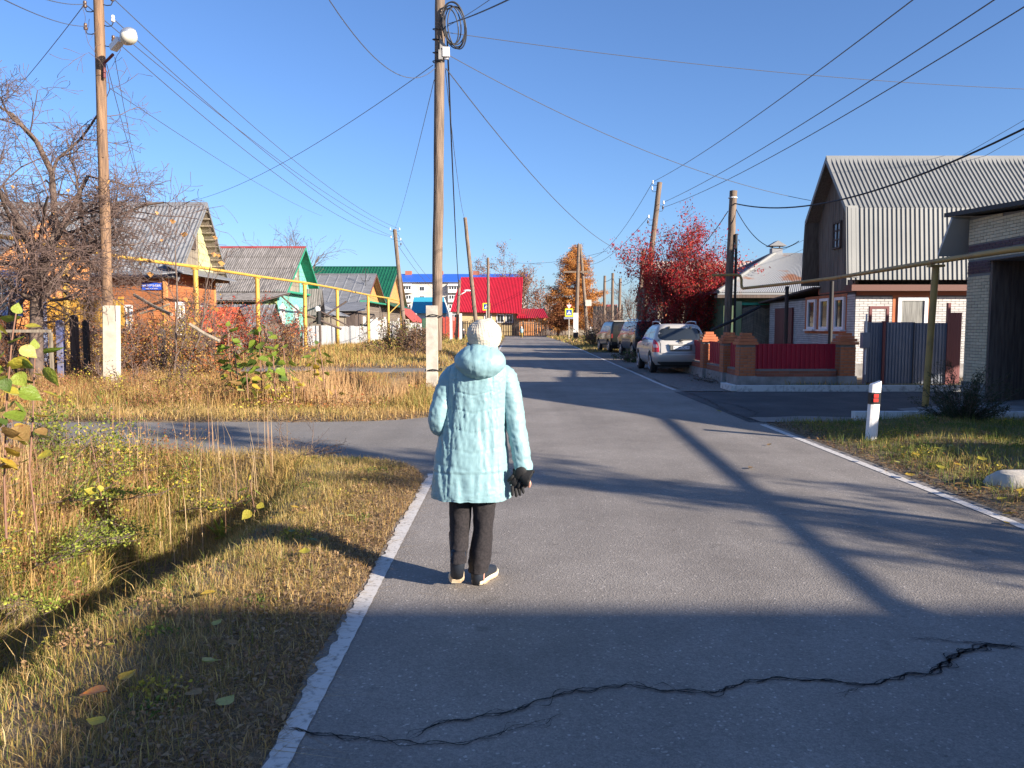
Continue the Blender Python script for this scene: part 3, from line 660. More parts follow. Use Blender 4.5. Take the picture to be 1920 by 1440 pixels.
# --- small grey tin shed and the red car-port roof in that yard
def shed(name, label, x0, x1, y0, y1, ze, zr, mroof, mwall, along='x', cat='shed', nc=12):
    r = thing(name, label, cat, ((x0 + x1) / 2, (y0 + y1) / 2, 0)); MB().bx(x0, x1, y0, y1, 0, ze).build('wall', mwall, r)
    xm, ym = (x0 + x1) / 2, (y0 + y1) / 2; o = .3
    if along == 'x':
        MB().slab([(x1, y0, ze), (x1, y1, ze), (x1, ym, zr - .06)], (-.06, 0, 0)).build('gable', mwall, r); MB().slab([(x0, y0, ze), (x0, y1, ze), (x0, ym, zr - .06)], (.06, 0, 0)).build('gable', mwall, r)
        for ya in (y0 - o, y1 + o):
            k = (zr - ze) / ((y1 - y0) / 2); s = MB(); s.corr((x0 - o, ya, ze - o * k + .05), (x1 + o, ya, ze - o * k + .05), (x1 + o, ym, zr + .05), (x0 - o, ym, zr + .05), nc, .03, off=(0, 0, 1)); s.build('roof_slope', mroof, r)
    else:
        MB().slab([(x0, y0, ze), (x1, y0, ze), (xm, y0, zr - .06)], (0, .06, 0)).build('gable', mwall, r); MB().slab([(x0, y1, ze), (x1, y1, ze), (xm, y1, zr - .06)], (0, -.06, 0)).build('gable', mwall, r)
        for xa in (x0 - o, x1 + o):
            k = (zr - ze) / ((x1 - x0) / 2); s = MB(); s.corr((xa, y0 - o, ze - o * k + .05), (xa, y1 + o, ze - o * k + .05), (xm, y1 + o, zr + .05), (xm, y0 - o, zr + .05), nc, .03, off=(0, 0, 1)); s.build('roof_slope', mroof, r)
    return r
shed('garden_shed', 'small shed with grey tin gable roof behind the yellow pipe post', -17.6, -14.6, 45.5, 48, 1.75, 2.85, M_GALV, M_DARKW, 'x')
shed('garden_shed', 'low shed with orange-red roof rising above the red bushes', -18.2, -14.9, 40.2, 42.6, 1.5, 2.55, mat('vermilion_roof', (.5, .09, .045), .6), M_DARKW, 'x')
# --- house 3: grey tin roof and orange gable; behind it the tall green roof
X3 = -14.2
N, A_, F_ = yz(688, 566, X3), yz(706, 514, X3), yz(723, 567, X3)
h3, Xw, yn, yf, zw = gable_house('cottage', 'cottage with patched grey tin roof and orange gable before the green roof', X3, [N, A_, F_], 12, 1, .7, .35, M_GALV, M_BRNW, M_ORC, 12, .03, 'rib', M_BRNR, gb=.3)
MB().bx(Xw, Xw + .8, yn - .3, yf + .2, zw - .1, zw + .05).build('gable_cornice', M_EMER, h3)
mb = MB(); mb.slab([(X3, N[0] - .02, N[1]), (X3 - 12, N[0] - .02, N[1]), (X3 - 12, N[0] - 3.2, N[1] - .9), (X3 + .4, N[0] - 3.2, N[1] - .9)], (0, 0, -.06)); mb.build('lean_to_roof', M_GALV, h3)
MB().bx(X3 - .6, X3 - 12, N[0] - 2.9, N[0] + .3, 0, N[1] - .85).build('lean_to_wall', M_DARKW, h3)
for yy in (yn + 1.5, yf - 1.5): window(h3, (Xw + .03, yy, 1.9), .9, 1.3, '+X', M_WHITE, M_GLASS, .15)
for xx in (-17, -20): window(h3, (xx, N[0] - 2.94, 1.7), .9, 1.1, '-Y', M_WHITE, M_GLASS, .12)
an = thing('roof_antenna', 'thin aerial mast with bent rods on the patched grey tin roof', 'antenna', (-14.9, A_[0] - 2.4, 4))
MB().tube([(-14.9, A_[0] - 2.4, 4), (-14.9, A_[0] - 2.4, 7.4)], .03).build('mast', M_IRON, an)
MB().tube([(-15.4, A_[0] - 2.4, 6.6), (-15.2, A_[0] - 2.4, 6.2), (-14.6, A_[0] - 2.4, 6.2), (-14.4, A_[0] - 2.4, 6.6)], .025).tube([(-15.2, A_[0] - 2.4, 7), (-15.1, A_[0] - 2.4, 7.4), (-14.7, A_[0] - 2.4, 7.4), (-14.6, A_[0] - 2.4, 7)], .025).build('rod', M_IRON, an)
X4 = -14.6
N, A_, F_ = yz(727, 566, X4), yz(749, 500, X4), yz(764, 575, X4)
h4, Xw, yn, yf, zw = gable_house('tall_house', 'house with tall green ribbed metal roof behind the leaning pole', X4, [N, A_, F_], 13.5, 1, .9, .4, M_GREENR, M_BRNW, M_ORC, 34, .06, 'trap', M_BRNW, gb=.4)
window(h4, (Xw + .03, yf - 2.5, 2.0), 1.1, 1.4, '+X', M_WHITE, M_CURT, .2); window(h4, (Xw + .03, yn + 2.5, 2.0), 1.1, 1.4, '+X', M_WHITE, M_CURT, .2)
mb = MB(); mb.slab([(Xw, yn - .5, zw + .2), (Xw, yf + .5, zw + .2), (Xw + 1.5, yf + .6, zw - .5), (Xw + 1.5, yn - .8, zw - .5)], (0, 0, -.06)); mb.build('apron_roof', M_GREENR, h4)
# barn in front of it (weathered brown) with a grey side roof
r = shed('weathered_barn', 'weathered brown barn with low tin roof behind the zinc fence', -19.5, -14.4, 60.5, 67, 2.5, 3.6, M_GALV, M_GREYW, 'y')
shed('plank_shed', 'narrow brown plank shed with pointed roof beside the turquoise house', -16.4, -14.9, 58.9, 60.2, 3.0, 4.4, M_SLATE, M_BRNW, 'x')
# red low roof, teal roofed white house, far blue roofed block
mb_r = shed('red_barn', 'long barn under a dull red ribbed roof next to the green one', -24, -14.6, 112, 126, 2.4, 7.0, M_DREDR, M_ORC, 'y', 'barn', 30)
teal = thing('white_house', 'small white house with teal roof between pole and red roof', 'house', (-13.5, 150, 0))
MB().bx(-18, -12.4, 146, 153, 0, 4.2).build('wall', M_WHITE, teal)
mb = MB(); mb.slab([(-19, 145, 4.1), (-12.2, 145, 4.1), (-13.2, 149.5, 7.2), (-19, 149.5, 7.2)], (0, 0, -.1)); mb.slab([(-19, 154, 4.1), (-12.2, 154, 4.1), (-13.2, 149.6, 7.2), (-19, 149.6, 7.2)], (0, 0, -.1)); mb.build('roof', M_TEALR, teal)
mb = MB(); mb.slab([(-12.4, 146, 4.2), (-12.4, 153, 4.2), (-13.0, 149.5, 7.0)], (-.3, 0, 0)); mb.build('gable', M_WHITE, teal)
window(teal, (-12.38, 148, 2.4), 1.2, 1.3, '+X', M_WHITEP, M_GLASS, .15)
M_CREAMW = mat('cream_panel_wall', (.56, .5, .43), .85, col2=(.5, .44, .38), scale=.4)
zt = at(850, 528, 240).z; xl = at(757, 528, 240).x; xr = at(985, 528, 240).x
ab = thing('apartment_block', 'long cream apartment block with blue roof on the horizon', 'building', ((xl + xr) / 2, 240, 0))
MB().bx(xl - 40, xr, 240, 253, 0, zt).build('wall', M_CREAMW, ab)
mb = MB(); zr = at(850, 513.5, 246).z; mb.slab([(xl - 41, 239, zt), (xr + 1, 239, zt), (xr + 1, 246.5, zr), (xl - 41, 246.5, zr)], (0, 0, -.2)).slab([(xl - 41, 254, zt), (xr + 1, 254, zt), (xr + 1, 246.6, zr), (xl - 41, 246.6, zr)], (0, 0, -.2)); mb.build('roof', M_BLUER, ab)
for px_ in (766, 825, 893, 770 - 60): v = at(px_, 512, 246); MB().bx(v.x - 1, v.x + 1, 245.5, 247, zr - .5, zr + .9).build('chimney', M_BRR, ab)
for i in range(14):
    x = xl - 36 + i * 5.2
    if x > xr - 4: break
    for f in range(5):
        z = zt - 2.2 - f * 2.9
        if z < 1: break
        if i % 3 == 1:
            bo = MB(); bo.bx(x - 2.2, x + 2.2, 238.6, 239.98, z - 1.3, z - .4).bx(x - 2.2, x - 2.08, 238.6, 239.98, z - .4, z + .9).bx(x + 2.08, x + 2.2, 238.6, 239.98, z - .4, z + .9)
            if f == 0: bo.slab([(x - 2.4, 238.2, z + .9), (x + 2.4, 238.2, z + .9), (x + 2.2, 239.95, z + 1.6), (x - 2.2, 239.95, z + 1.6)], (0, 0, -.15))
            b = bo.build('balcony', M_WHITE, ab)
            fr = frame_mb(3.9, 1.25, .12, .1, 5, 1, .16).build('window', M_WHITEP, b, local=True, loc=Vector((x, 238.75, z + .25)) - wloc(b)); MB().bx(x - 1.95, x + 1.95, 238.8, 238.83, z - .35, z + .85).build('pane', M_GLASS, b)
        else: window(ab, (x, 239.99, z), 1.7, 1.5, '-Y', M_WHITEP, M_GLASS, .15, 2)
# --- crimson roofed house beyond the crossroads
Yh = 137
def pA(px, py, Y=Yh): return at(px, py, Y)
l0 = pA(846, 585, 134); r0 = pA(966, 590, 134); lt = pA(862, 520, 141); rt = pA(981, 522, 141)
rh = thing('gable_house', 'cream house under a steep crimson tiled roof beyond the crossroads', 'house', ((l0.x + r0.x) / 2, 140, 0))
za, zb_ = l0.z, lt.z; x0, x1 = l0.x, rt.x
MB().bx(x0 + .8, x1 - .7, 135, 147, 0, za + .1).build('wall', mat('cream_yellow_plaster', (.55, .42, .22), .8, col2=(.48, .36, .19), scale=1), rh)
s = MB(); s.corr((x0 - .2, 134, za), (x1 - .4, 134, za - .3), (x1, 141, zb_), (x0 + 1.3, 141, zb_), 44, .09, 'sine', rows=16, off=(0, -1, 1)); s.build('roof_slope', M_REDR, rh)
s = MB(); s.corr((x0 - .2, 148, za), (x1 - .2, 148, za), (x1, 141, zb_), (x0 + 1.3, 141, zb_), 44, .09, 'sine', off=(0, 1, 1)); s.build('roof_slope', M_REDR, rh)
g = MB(); g.slab([(x1 - .75, 135, za - .1), (x1 - .75, 147, za - .1), (x1 - .75, 141, zb_ - .2)], (-.2, 0, 0)); g.build('gable', mat('ochre_gable', (.5, .38, .17), .8, col2=(.3, .3, .2), scale=1), rh)
g = MB(); g.slab([(x0 + .8, 135, za - .1), (x0 + .8, 147, za - .1), (x0 + 1.5, 141, zb_ - .2)], (.2, 0, 0)); g.build('gable', M_WHITE, rh)
MB().bx(x1 - 1, x1 + .3, 133.9, 148, za - .9, za - .35).build('eave_box', M_REDR, rh)
for px_ in (915, 938, 955): v = at(px_, 597, 135); window(rh, (v.x, 134.97, v.z), 1.3, 1.5, '-Y', M_WHITEP, M_GLASS, .15)
s0 = at(985, 597, 133); s1 = at(1027, 597, 133); stt = at(1005, 579, 137).z
rr = thing('lean_to', 'low outbuilding with bright crimson roof right of the cream house', 'shed', ((s0.x + s1.x) / 2, 136, 0))
MB().bx(s0.x - 1, s1.x, 134, 139, 0, s0.z + .1).build('wall', M_ORC, rr)
s = MB(); s.corr((s0.x - 1.5, 133, s0.z), (s1.x + .2, 133, s0.z), (s1.x - .6, 137, stt), (s0.x - 1.5, 137, stt), 16, .08, 'sine', off=(0, -1, 1)); s.build('roof_slope', M_REDR, rr)
# village roofs farther right
shed('far_house', 'grey roofed house with red lean-to seen left of the orange larch', 7.6, 15.5, 146, 153, 3.2, 6.6, M_RUST, M_GREYW, 'y', 'house')
shed('far_house', 'brown wooden house with pale gable roof behind the crossing sign', 12.3, 17.5, 128, 134, 2.9, 5.2, M_DREDR, M_GREYW, 'x', 'house')
bh = shed('brick_house', 'orange brick house with wide brown roof behind the tall plank wall', 16.4, 26, 92, 100, 3.1, 4.6, M_BRNR, M_BRO, 'x', 'house', 30)
# ------------------------------------------------------------------ right-hand houses
def bricks(parent, o, u, nrm, W, z0, z1, holes, m, bl=.25, bh=.075, j=.011, proud=.014, limit=300, region=None, name='brick', off0=0.):
    """running-bond courses on the wall plane through o along u; single bricks as objects (the nearest), the others joined"""
    o, u, nrm = Vector(o), Vector(u).normalized(), Vector(nrm).normalized(); L = []
    nc = int((z1 - z0) / bh)
    for c in range(nc):
        z = z0 + (c + .5) * bh; x = -(bl / 2 if c % 2 else 0) + off0
        while x < W:
            a, b = max(x, 0), min(x + bl, W)
            spans = [(a, b)] if b - a > .03 else []
            for (u0, u1, w0, w1) in holes:
                if z + bh * .3 > w0 and z - bh * .3 < w1: spans = [s for (p, q_) in spans for s in ((p, min(q_, u0)), (max(p, u1), q_)) if s[1] - s[0] > .03]
            for p, q_ in spans: L.append(((p + q_) / 2, z, q_ - p - j))
            x += bl
    cam_ = Vector((0, 0, CAMH)); pos = lambda t: o + u * t[0] + Vector((0, 0, t[1]))
    if region: sel = [t for t in L if region(pos(t))]
    else: sel = list(L)
    sel.sort(key=lambda t: (pos(t) - cam_).length); sel = sel[:limit]; ss = set(sel); rest = [t for t in L if t not in ss]
    M3 = Matrix((u, nrm * -1, Vector((0, 0, 1)))).transposed(); rn = random.Random(5)
    if sel:
        unit = MB().box((0, 0, 0), (1, .05, bh - j)); me = None; off = wloc(parent); q4 = M3.to_quaternion()
        for t in sel:
            if me is None:
                ob = unit.build(name, m, parent, local=True); me = ob.data
            else: ob = bpy.data.objects.new(name, me); C.objects.link(ob); ob.parent = parent
            ob.location = pos(t) + nrm * (proud - .025 + rn.uniform(-.0015, .0015)) - off; ob.rotation_mode = 'QUATERNION'; ob.rotation_quaternion = q4; ob.scale = (t[2], 1, 1)
    if rest:
        mb = MB()
        for t in rest: mb.box(pos(t) + nrm * (proud - .025 + rn.uniform(-.0015, .0015)), (t[2], .05, bh - j), M=M3)
        mb.build(name + 'work', m, parent, kind='stuff')
# --- white brick house with the gambrel roof
XG = 10.35                                     # gable wall
c0 = Vector((10.35, 23.3, 0))                            # near corner on the ground
YN = c0.y
xf = XG - .45
pr = [(YN - .45, atX(1600, 523, xf).z), (atX(1588, 390, xf).y, atX(1588, 390, xf).z), (atX(1550, 296, xf).y, atX(1550, 296, xf).z), (atX(1503, 420, xf).y, 0), (atX(1484, 528, xf).y, 0)]
# the far half mirrors the near half about the ridge
yr = pr[2][0]; w1 = yr - pr[0][0]; w2 = yr - pr[1][0]
pr[3] = (yr + w2, pr[1][1]); pr[4] = (yr + w1, pr[0][1])
wh = thing('gambrel_house', 'white brick house with tall grey gambrel roof and brown gable', 'house', (XG, yr, 0))
yA, yB = YN, pr[4][0] - .45; zwall = pr[0][1] - .02; XE = 22.
core = MB(); core.bx(XG, XE, yA, yB, 0, zwall - .3); wl = core.build('wall', M_MORTW, wh)
# profiled slopes
for i in range(4):
    (y0, z0), (y1, z1) = pr[i], pr[i + 1]; up = Vector((0, -(z1 - z0), y1 - y0)); up = up if up.z > 0 else -up; n_ = up.normalized()
    s = MB(); s.corr((xf, y0, z0), (XE + .4, y0, z0), (XE + .4, y1, z1), (xf, y1, z1), 92, .032, 'rib', off=up)
    s.build('roof_slope', M_GALVL, wh)
    d = MB(); d.slab([Vector(p) - n_ * .015 for p in ((xf, y0, z0), (XE + .4, y0, z0), (XE + .4, y1, z1), (xf, y1, z1))], -n_ * .05); d.build('roof_deck', M_BRNW, wh)
MB().slab([(xf - .02, yr - .25, pr[2][1] - .3), (xf - .02, yr, pr[2][1] + .07), (xf - .02, yr + .25, pr[2][1] - .3), (xf - .02, yr, pr[2][1] + .01)], (XE - xf + .4, 0, 0)).build('ridge_cap', M_GALVL, wh)
f = MB()
for (y0, z0), (y1, z1) in zip(pr, pr[1:]):
    f.slab([(xf - .03, y0, z0 + .03), (xf - .03, y1, z1 + .03), (xf - .03, y1, z1 - .15), (xf - .03, y0, z0 - .15)], (.028, 0, 0))
f.build('bargeboard', M_GALVL, wh)
s = MB(); (y0, z0), (y1, z1) = pr[0], pr[1]; s.slab([(xf + .02, y0 - .01, z0 + .065), (xf + .32, y0 - .01, z0 + .065), (xf + .32, y1 - .01, z1 + .065), (xf + .02, y1 - .01, z1 + .065)], (0, -.01, .005)); s.build('edge_flashing', M_GALVL, wh)
g = MB(); g.slab([(XG - .03, yA + .05, zwall - .3), (XG - .03, pr[1][0] + .03, pr[1][1] - .1), (XG - .03, yr, pr[2][1] - .14), (XG - .03, pr[3][0] - .03, pr[3][1] - .1), (XG - .03, yB - .05, zwall - .3)], (.1, 0, 0)); gg = g.build('gable', M_BRNW, wh)
boards_v(gg, pr, XG - .03, yA + .08, yB - .08, zwall - .25, .16, M_BRNW, -1)
gw = atX(1572, 441, XG - .05); window(wh, (XG - .06, gw.y, gw.z), .62, .85, '-X', M_DARKW, mat('sky_mirror_glass', (.25, .28, .32), .08, metal=.6), .06, 2, 3)
# eave band
MB().bx(XG - .3, XE, YN - .4, YN + .02, zwall - .3, zwall - .12).build('eave_soffit', mat('brown_eave_board', (.13, .055, .04), .7), wh)
MB().bx(XG - .05, XG, YN, yB, zwall - .3, zwall - .06).build('gable_string_course', M_BRR, wh)
MB().bx(XG + .02, XE, YN - .03, YN - .002, zwall - .42, zwall - .3).build('red_course', M_BRR, wh)
# south wall window
def onY(px, py, Y): v = at(px, py, Y); return v.x, v.z
wx0, wz1 = onY(1683, 557, YN); wx1, wz0 = onY(1736, 625, YN)
hx0, hz1 = onY(1674, 551, YN); hx1, _ = onY(1748, 551, YN); hz0 = wz0 - .1
bricks(wl, (XG, YN, 0), (1, 0, 0), (0, -1, 0), XE - XG - .05, .45, zwall - .45, [(hx0 - XG, hx1 - XG, hz0, hz1)], M_BRW, limit=300, region=lambda p: p.z > 1.5 and p.x < 15)
br = MB(); br.bx(hx0, hx1, YN - .022, YN, hz1 - .12, hz1).bx(hx0, wx0, YN - .022, YN, hz0, hz1 - .12).bx(wx1, hx1, YN - .022, YN, hz0, hz1 - .12); br.build('window_surround', M_BRO, wh)
window(wh, ((wx0 + wx1) / 2, YN - .01, (wz0 + wz1) / 2), wx1 - wx0, wz1 - wz0 - .01, '-Y', M_WHITEP, M_CURT, .1, 1, 1, .06)
# street-side wall with its group of three windows
wy = lambda px: atX(px, 600, XG).y
wins = [(1568, 1586), (1540, 1557), (1517, 1532)]; holes = []
hy0, hy1 = wy(1588), wy(1510); zt_, zb2 = atX(1560, 553, XG).z, atX(1560, 626, XG).z
holes.append((hy0 - YN, hy1 - YN, zb2, zt_)); dz = (wy(1493), wy(1455))
bricks(wl, (XG, YN, 0), (0, 1, 0), (-1, 0, 0), yB - YN, .45, zwall - .35, holes, M_BRW, limit=0)
MB().bx(XG - .018, XG + .1, hy0, hy1, zb2, zt_).build('window_surround', M_BRO, wh)
for a, b in wins:
    y0, y1 = wy(b), wy(a); window(wh, (XG - .022, (y0 + y1) / 2, (zb2 + zt_) / 2 + .02), y1 - y0, zt_ - zb2 - .24, '-X', M_WHITEP, M_GLASS, .09, 1, 1, .07, M_WHITEP)
MB().bx(XG - .04, XG, YN - .04, yB, 0, .45).build('plinth', M_CONCD, wh); MB().bx(XG, XE, YN - .04, YN, 0, .45).build('plinth', M_CONCD, wh)
MB().bx(XG - .026, XG - .002, YN + .3, YN + .9, .45, .52).build('red_course', M_BRR, wh)
# its low annex with a lean-to roof and maroon double door
yC = atX(1442, 620, XG).y
an = MB(); za_ = atX(1446, 566, XG).z
an.slab([(XG + .02, yB, 0), (XG + .02, yC, 0), (XG + .02, yC, za_), (XG + .02, yB, zwall - .35)], (6, 0, 0)); anw = an.build('annex_wall', M_MORTW, wh)
bricks(anw, (XG + .02, yB + .01, 0), (0, 1, 0), (-1, 0, 0), yC - yB, .4, za_ - .05, [], M_BRW, limit=0)
mb = MB(); mb.slab([(XG - .3, yB - .2, zwall - .1), (XG + 6, yB - .2, zwall - .1), (XG + 6, yC + .5, za_ - .05), (XG - .3, yC + .5, za_ - .05)], (0, 0, .06)); mb.build('annex_roof', M_DARKW, wh)
dr = MB(); y0, y1 = wy(1488), wy(1456); zt3 = atX(1470, 578, XG - .02).z; dr.bx(XG - .07, XG - .01, y0, (y0 + y1) / 2 - .01, .2, zt3).bx(XG - .07, XG - .01, (y0 + y1) / 2 + .01, y1, .2, zt3); dr.build('shutter_door', M_MARN, wh)
# --- maroon and blue-grey gate across the drive of the white house
gt = thing('yard_gate', 'blue-grey sheet metal gates between the white house and the brick garage', 'gate', (10.6, YN - .25, 0))
Yg = 20.55; gx = lambda px: at(px, 660, Yg).x; gzt = at(1700, 604, Yg).z
def panel(root, x0, x1, y, z0, z1, m, n, name='gate_panel', amp=.02, th=.03):
    s = MB(); s.corr((x0, y, z0), (x1, y, z0), (x1, y, z1), (x0, y, z1), n, amp, 'trap', off=(0, -1, 0)); s.bx(x0, x1, y + .004, y + th, z0, z1); return s.build(name, m, root)
panel(gt, gx(1627), gx(1653), Yg, .08, gzt, M_GREYF, 5); panel(gt, gx(1657), gx(1711), Yg, .05, gzt, M_GREYF, 9); panel(gt, gx(1712), gx(1774), Yg, .05, gzt - .02, M_GREYF, 10)
for px_, t_ in ((1655, .07), (1622, .06)): x = gx(px_); MB().bx(x - t_ / 2, x + t_ / 2, Yg - .06, Yg + .05, 0, gzt + .03).build('post', M_MARN if px_ == 1655 else M_GREYF, gt)
for px_ in (1711, 1740): x = gx(px_); MB().bx(x - .008, x + .008, Yg - .045, Yg - .022, .05, gzt).build('seam_strip', M_IRON, gt)
x = gx(1618); MB().bx(x - .1, x + .1, Yg - .18, Yg - .02, 1.0, 1.42).build('meter_box', M_GREYF, gt)
MB().tube([(x + .02, Yg - .1, .3), (x + .02, Yg - .1, 1.9)], .025).build('pipe', M_WHITE, gt)
fr = thing('gate_frame', 'maroon metal door frame standing in front of the lit brick wall', 'frame', (10.3, Yg + .35, 0))
xa, xb = at(1632, 575, Yg + .3).x, at(1664, 575, Yg + .3).x; zt4 = at(1650, 574, Yg + .3).z
for x in (xa, xb): MB().bx(x - .035, x + .035, Yg + .26, Yg + .33, 0, zt4).build('post', M_MARN, fr)
MB().bx(xa + .035, xb - .035, Yg + .26, Yg + .33, zt4 - .07, zt4).build('lintel', M_MARN, fr)
mgt = thing('maroon_gate', 'tall maroon metal wicket against the corner of the brick garage', 'gate', (12.0, 20.7, 0))
x0_, x1_ = at(1778, 640, 20.6).x, at(1799, 640, 20.6).x; z_m = at(1790, 586, 20.6).z
for k in range(6):
    t = x0_ + (x1_ - x0_) * k / 5; MB().bx(t - .028, t + .028, 20.58, 20.63, .05, z_m).build('slat', M_MARN, mgt)
MB().bx(x0_ - .09, x0_ - .02, 20.5, 20.6, 0, at(1780, 568, 20.6).z).build('post', M_MARN, mgt)
# --- yellow brick garage (nearest building on the right), wall along X = XK
XK = 8.94; yK = 15.2; gz = thing('brick_garage', 'straw-yellow brick garage with dark gateway and plum brick bands', 'garage', (XK, yK - 2, 0))
YE = 12.9; zt_k = atX(1810, 402, XK).z; dyk = atX(1853, 600, XK).y; dzt = atX(1857, 490, XK).z; gy1 = 13.2
ztop = lambda y: zt_k - .08 - (yK - y) * .06
kw = MB(); kw.slab([(XK, yK, 0), (XK, dyk, 0), (XK, dyk, ztop(dyk)), (XK, yK, ztop(yK))], (6, 0, 0))
kw.slab([(XK, dyk, dzt), (XK, gy1, dzt), (XK, gy1, ztop(gy1)), (XK, dyk, ztop(dyk))], (6, 0, 0))
kw.bx(XK, XK + 6, YE, gy1, 0, ztop(YE)).bx(XK + 1.2, XK + 6, gy1, dyk, 0, dzt); kwo = kw.build('wall', M_MORTL, gz)
bandz = atX(1809, 469, XK).z; W_ = yK - YE; BL, BH = .19, .06
def courses(z0, z1, m, limit=300, name='brick', off0=0., W=None): bricks(kwo, (XK, yK, 0), (0, -1, 0), (-1, 0, 0), W or W_, z0, z1, [(yK - dyk, yK - gy1, 0, dzt)], m, bl=BL, bh=BH, j=.009, proud=.012, limit=limit, name=name, region=lambda p: p.y > 13.2, off0=off0)
courses(.5, dzt - .2, M_BRY, 200); courses(dzt - .2, dzt + .065, M_BRP, 60, 'plum_brick'); courses(dzt + .065, bandz - .06, M_BRY, 60); courses(bandz - .06, bandz + .08, M_BRP, 40, 'plum_brick')
zz = bandz + .08; kk_ = 0
while zz < ztop(yK) - .08:
    ylim = (zt_k - .08 - zz - BH) / .06; courses(zz, zz + BH + .0005, M_BRY, 12, off0=(-BL / 2 if kk_ % 2 else 0), W=min(W_, max(ylim, .3))); zz += BH; kk_ += 1
MB().bx(XK - .04, XK, dyk, yK, 0, .5).build('plinth', M_CONCD, gz)
bricks(kwo, (XK + .02, YE, 0), (1, 0, 0), (0, -1, 0), 6, .3, ztop(YE) - .05, [], M_BRY, bl=BL, bh=BH, j=.009, proud=.012, limit=0)
mb = MB(); mb.slab([(XK - .35, yK + .3, ztop(yK) + .04), (XK - .35, YE - .2, ztop(YE) + .04), (XK + 6.3, YE - .2, ztop(YE) + .04), (XK + 6.3, yK + .3, ztop(yK) + .04)], (0, 0, .08)); mb.build('roof', M_IRON, gz)
y2, z2 = yK + .5, atX(1788, 471, XK - .3).z
mb = MB(); mb.slab([(XK - .34, yK + .05, ztop(yK) + .02), (XK - .34, y2, z2), (XK + 5, y2, z2), (XK + 5, yK + .05, ztop(yK) + .02)], (0, -.03, -.06)); mb.build('rear_roof', M_ZINCL, gz)
M_DOORD = mat('dark_garage_door', (.028, .024, .022), .7, col2=(.045, .036, .03), scale=2); nb_ = 12
for k in range(nb_):
    y = gy1 + .02 + k * (dyk - gy1 - .04) / nb_; MB().bx(XK + 1.1, XK + 1.19, y, y + (dyk - gy1 - .04) / nb_ - .015, .25, dzt - .02).build('door_board', M_DOORD, gz)
MB().bx(XK - .08, XK + 1.1, gy1, dyk, dzt + .002, dzt + .02).build('reveal', M_DARKW, gz)
MB().bx(XK, XK + 1.1, dyk - .06, dyk - .002, .02, dzt).build('jamb', M_DARKW, gz)
rmp = MB(); rmp.slab([(XK - 1.6, gy1 - .2, .012), (XK + 1.1, gy1 - .2, .24), (XK + 1.1, dyk - .1, .24), (XK - 1.6, dyk + .1, .012)], (0, 0, -.2)); rmp.build('ramp', M_CONCD, kind='structure')
kb = MB(); kb.bx(13.3, 20, 10, yK + .25, ztop(yK) + .2, 4.85); kb.build('shade_block', M_MORTL, gz); MB().bx(13.1, 20.2, 9.8, yK + .45, 4.85, 4.98).build('shade_block_top', M_IRON, gz)  # unseen taller block and its top, added so the yard gate is shaded
# --- neighbours just outside the right edge: their gables shade the street
gable_house('neighbour_house', 'timber house with grey metal roof past the near end of the garage', 10.5, [(6.1, 2.6), (11.2, 5.0), (12.8, 4.25)], 9, -1, .3, .3, M_GALVL, M_ORW, M_ORW, 34, .03, 'trap', M_WHITE, gb=.2)
yf_ = thing('board_fence', 'tall grey board fence of the neighbour past the right edge', 'fence', (10.35, 2.5, 0))
for k in range(46):
    y = -3 + k * .2; MB().bx(10.33, 10.36, y, y + .185, .05, 2.28 + .03 * (k % 3)).build('slat', M_GREYW, yf_)
bb = thing('low_barn', 'long low barn with a nearly flat roof on the plot behind the camera', 'barn', (18, -10, 0))
MB().bx(12.9, 26, -22, -6.6, 0, 4.2).build('wall', M_GREYW, bb)
mb = MB(); mb.slab([(12.7, -6.25, 6.15), (27, -6.25, 6.15), (27, -24, 4.6), (12.7, -24, 4.6)], (0, 0, .12)); mb.build('roof', M_GALV, bb); MB().bx(12.9, 26, -6.9, -6.6, 4.2, 6.1).build('parapet', M_GREYW, bb); MB().slab([(12.9, -6.9, 4.2), (12.9, -6.9, 6.0), (12.9, -22, 4.75), (12.9, -22, 4.2)], (.15, 0, 0)).build('gable', M_GREYW, bb)

# --- green log house with rusty hip roof, and the long beige roof behind
hp = thing('hip_roof_house', 'old green wooden house with rusty tin hip roof and herringbone gate panel', 'house', (12, 39, 0))
Yq = 33.5
e0 = at(1346, 549, Yq); e1 = at(1500, 549, Yq); ap = at(1470, 474, Yq + 3.8); ez = e0.z; X0_, X1_ = e0.x, e0.x + 11
MB().bx(X0_ + .4, X1_, Yq + .5, Yq + 8, 0, ez).build('wall', mat('old_green_wall', (.05, .11, .07), .85, col2=(.1, .12, .06), scale=3, bump=.2), hp)
ax, ay, az = X0_ + 3.9, Yq + 4.2, ap.z
s = MB(); s._a([Vector((X0_, Yq, ez)), Vector((X1_, Yq, ez)), Vector((X1_ - 3, ay, az)), Vector((ax, ay, az))], [(0, 1, 2, 3)]); s._a([Vector((X0_, Yq, ez - .08)), Vector((X1_, Yq, ez - .08)), Vector((X1_, Yq, ez)), Vector((X0_, Yq, ez))], [(0, 1, 2, 3)])
s.corr((X0_, Yq, ez + .02), (X1_, Yq, ez + .02), (X1_ - 3, ay, az + .02), (ax, ay, az + .02), 120, .02, 'sine', off=(0, -1, 1)); s.build('roof_slope', M_RUST, hp)
s = MB(); s.corr((X0_, Yq, ez), (X0_, Yq + 8.5, ez), (ax + .01, ay, az), (ax, ay - .01, az), 40, .03, 'sine', off=(-1, 0, 1)); s.build('roof_slope', M_GALV, hp)
s = MB(); s.tube([(X0_, Yq, ez + .04), (ax, ay, az + .05)], .1, 6); s.tube([(X0_, Yq + 8.5, ez + .04), (ax, ay, az + .05)], .1, 6); s.build('hip_cap', M_GALVL, hp)
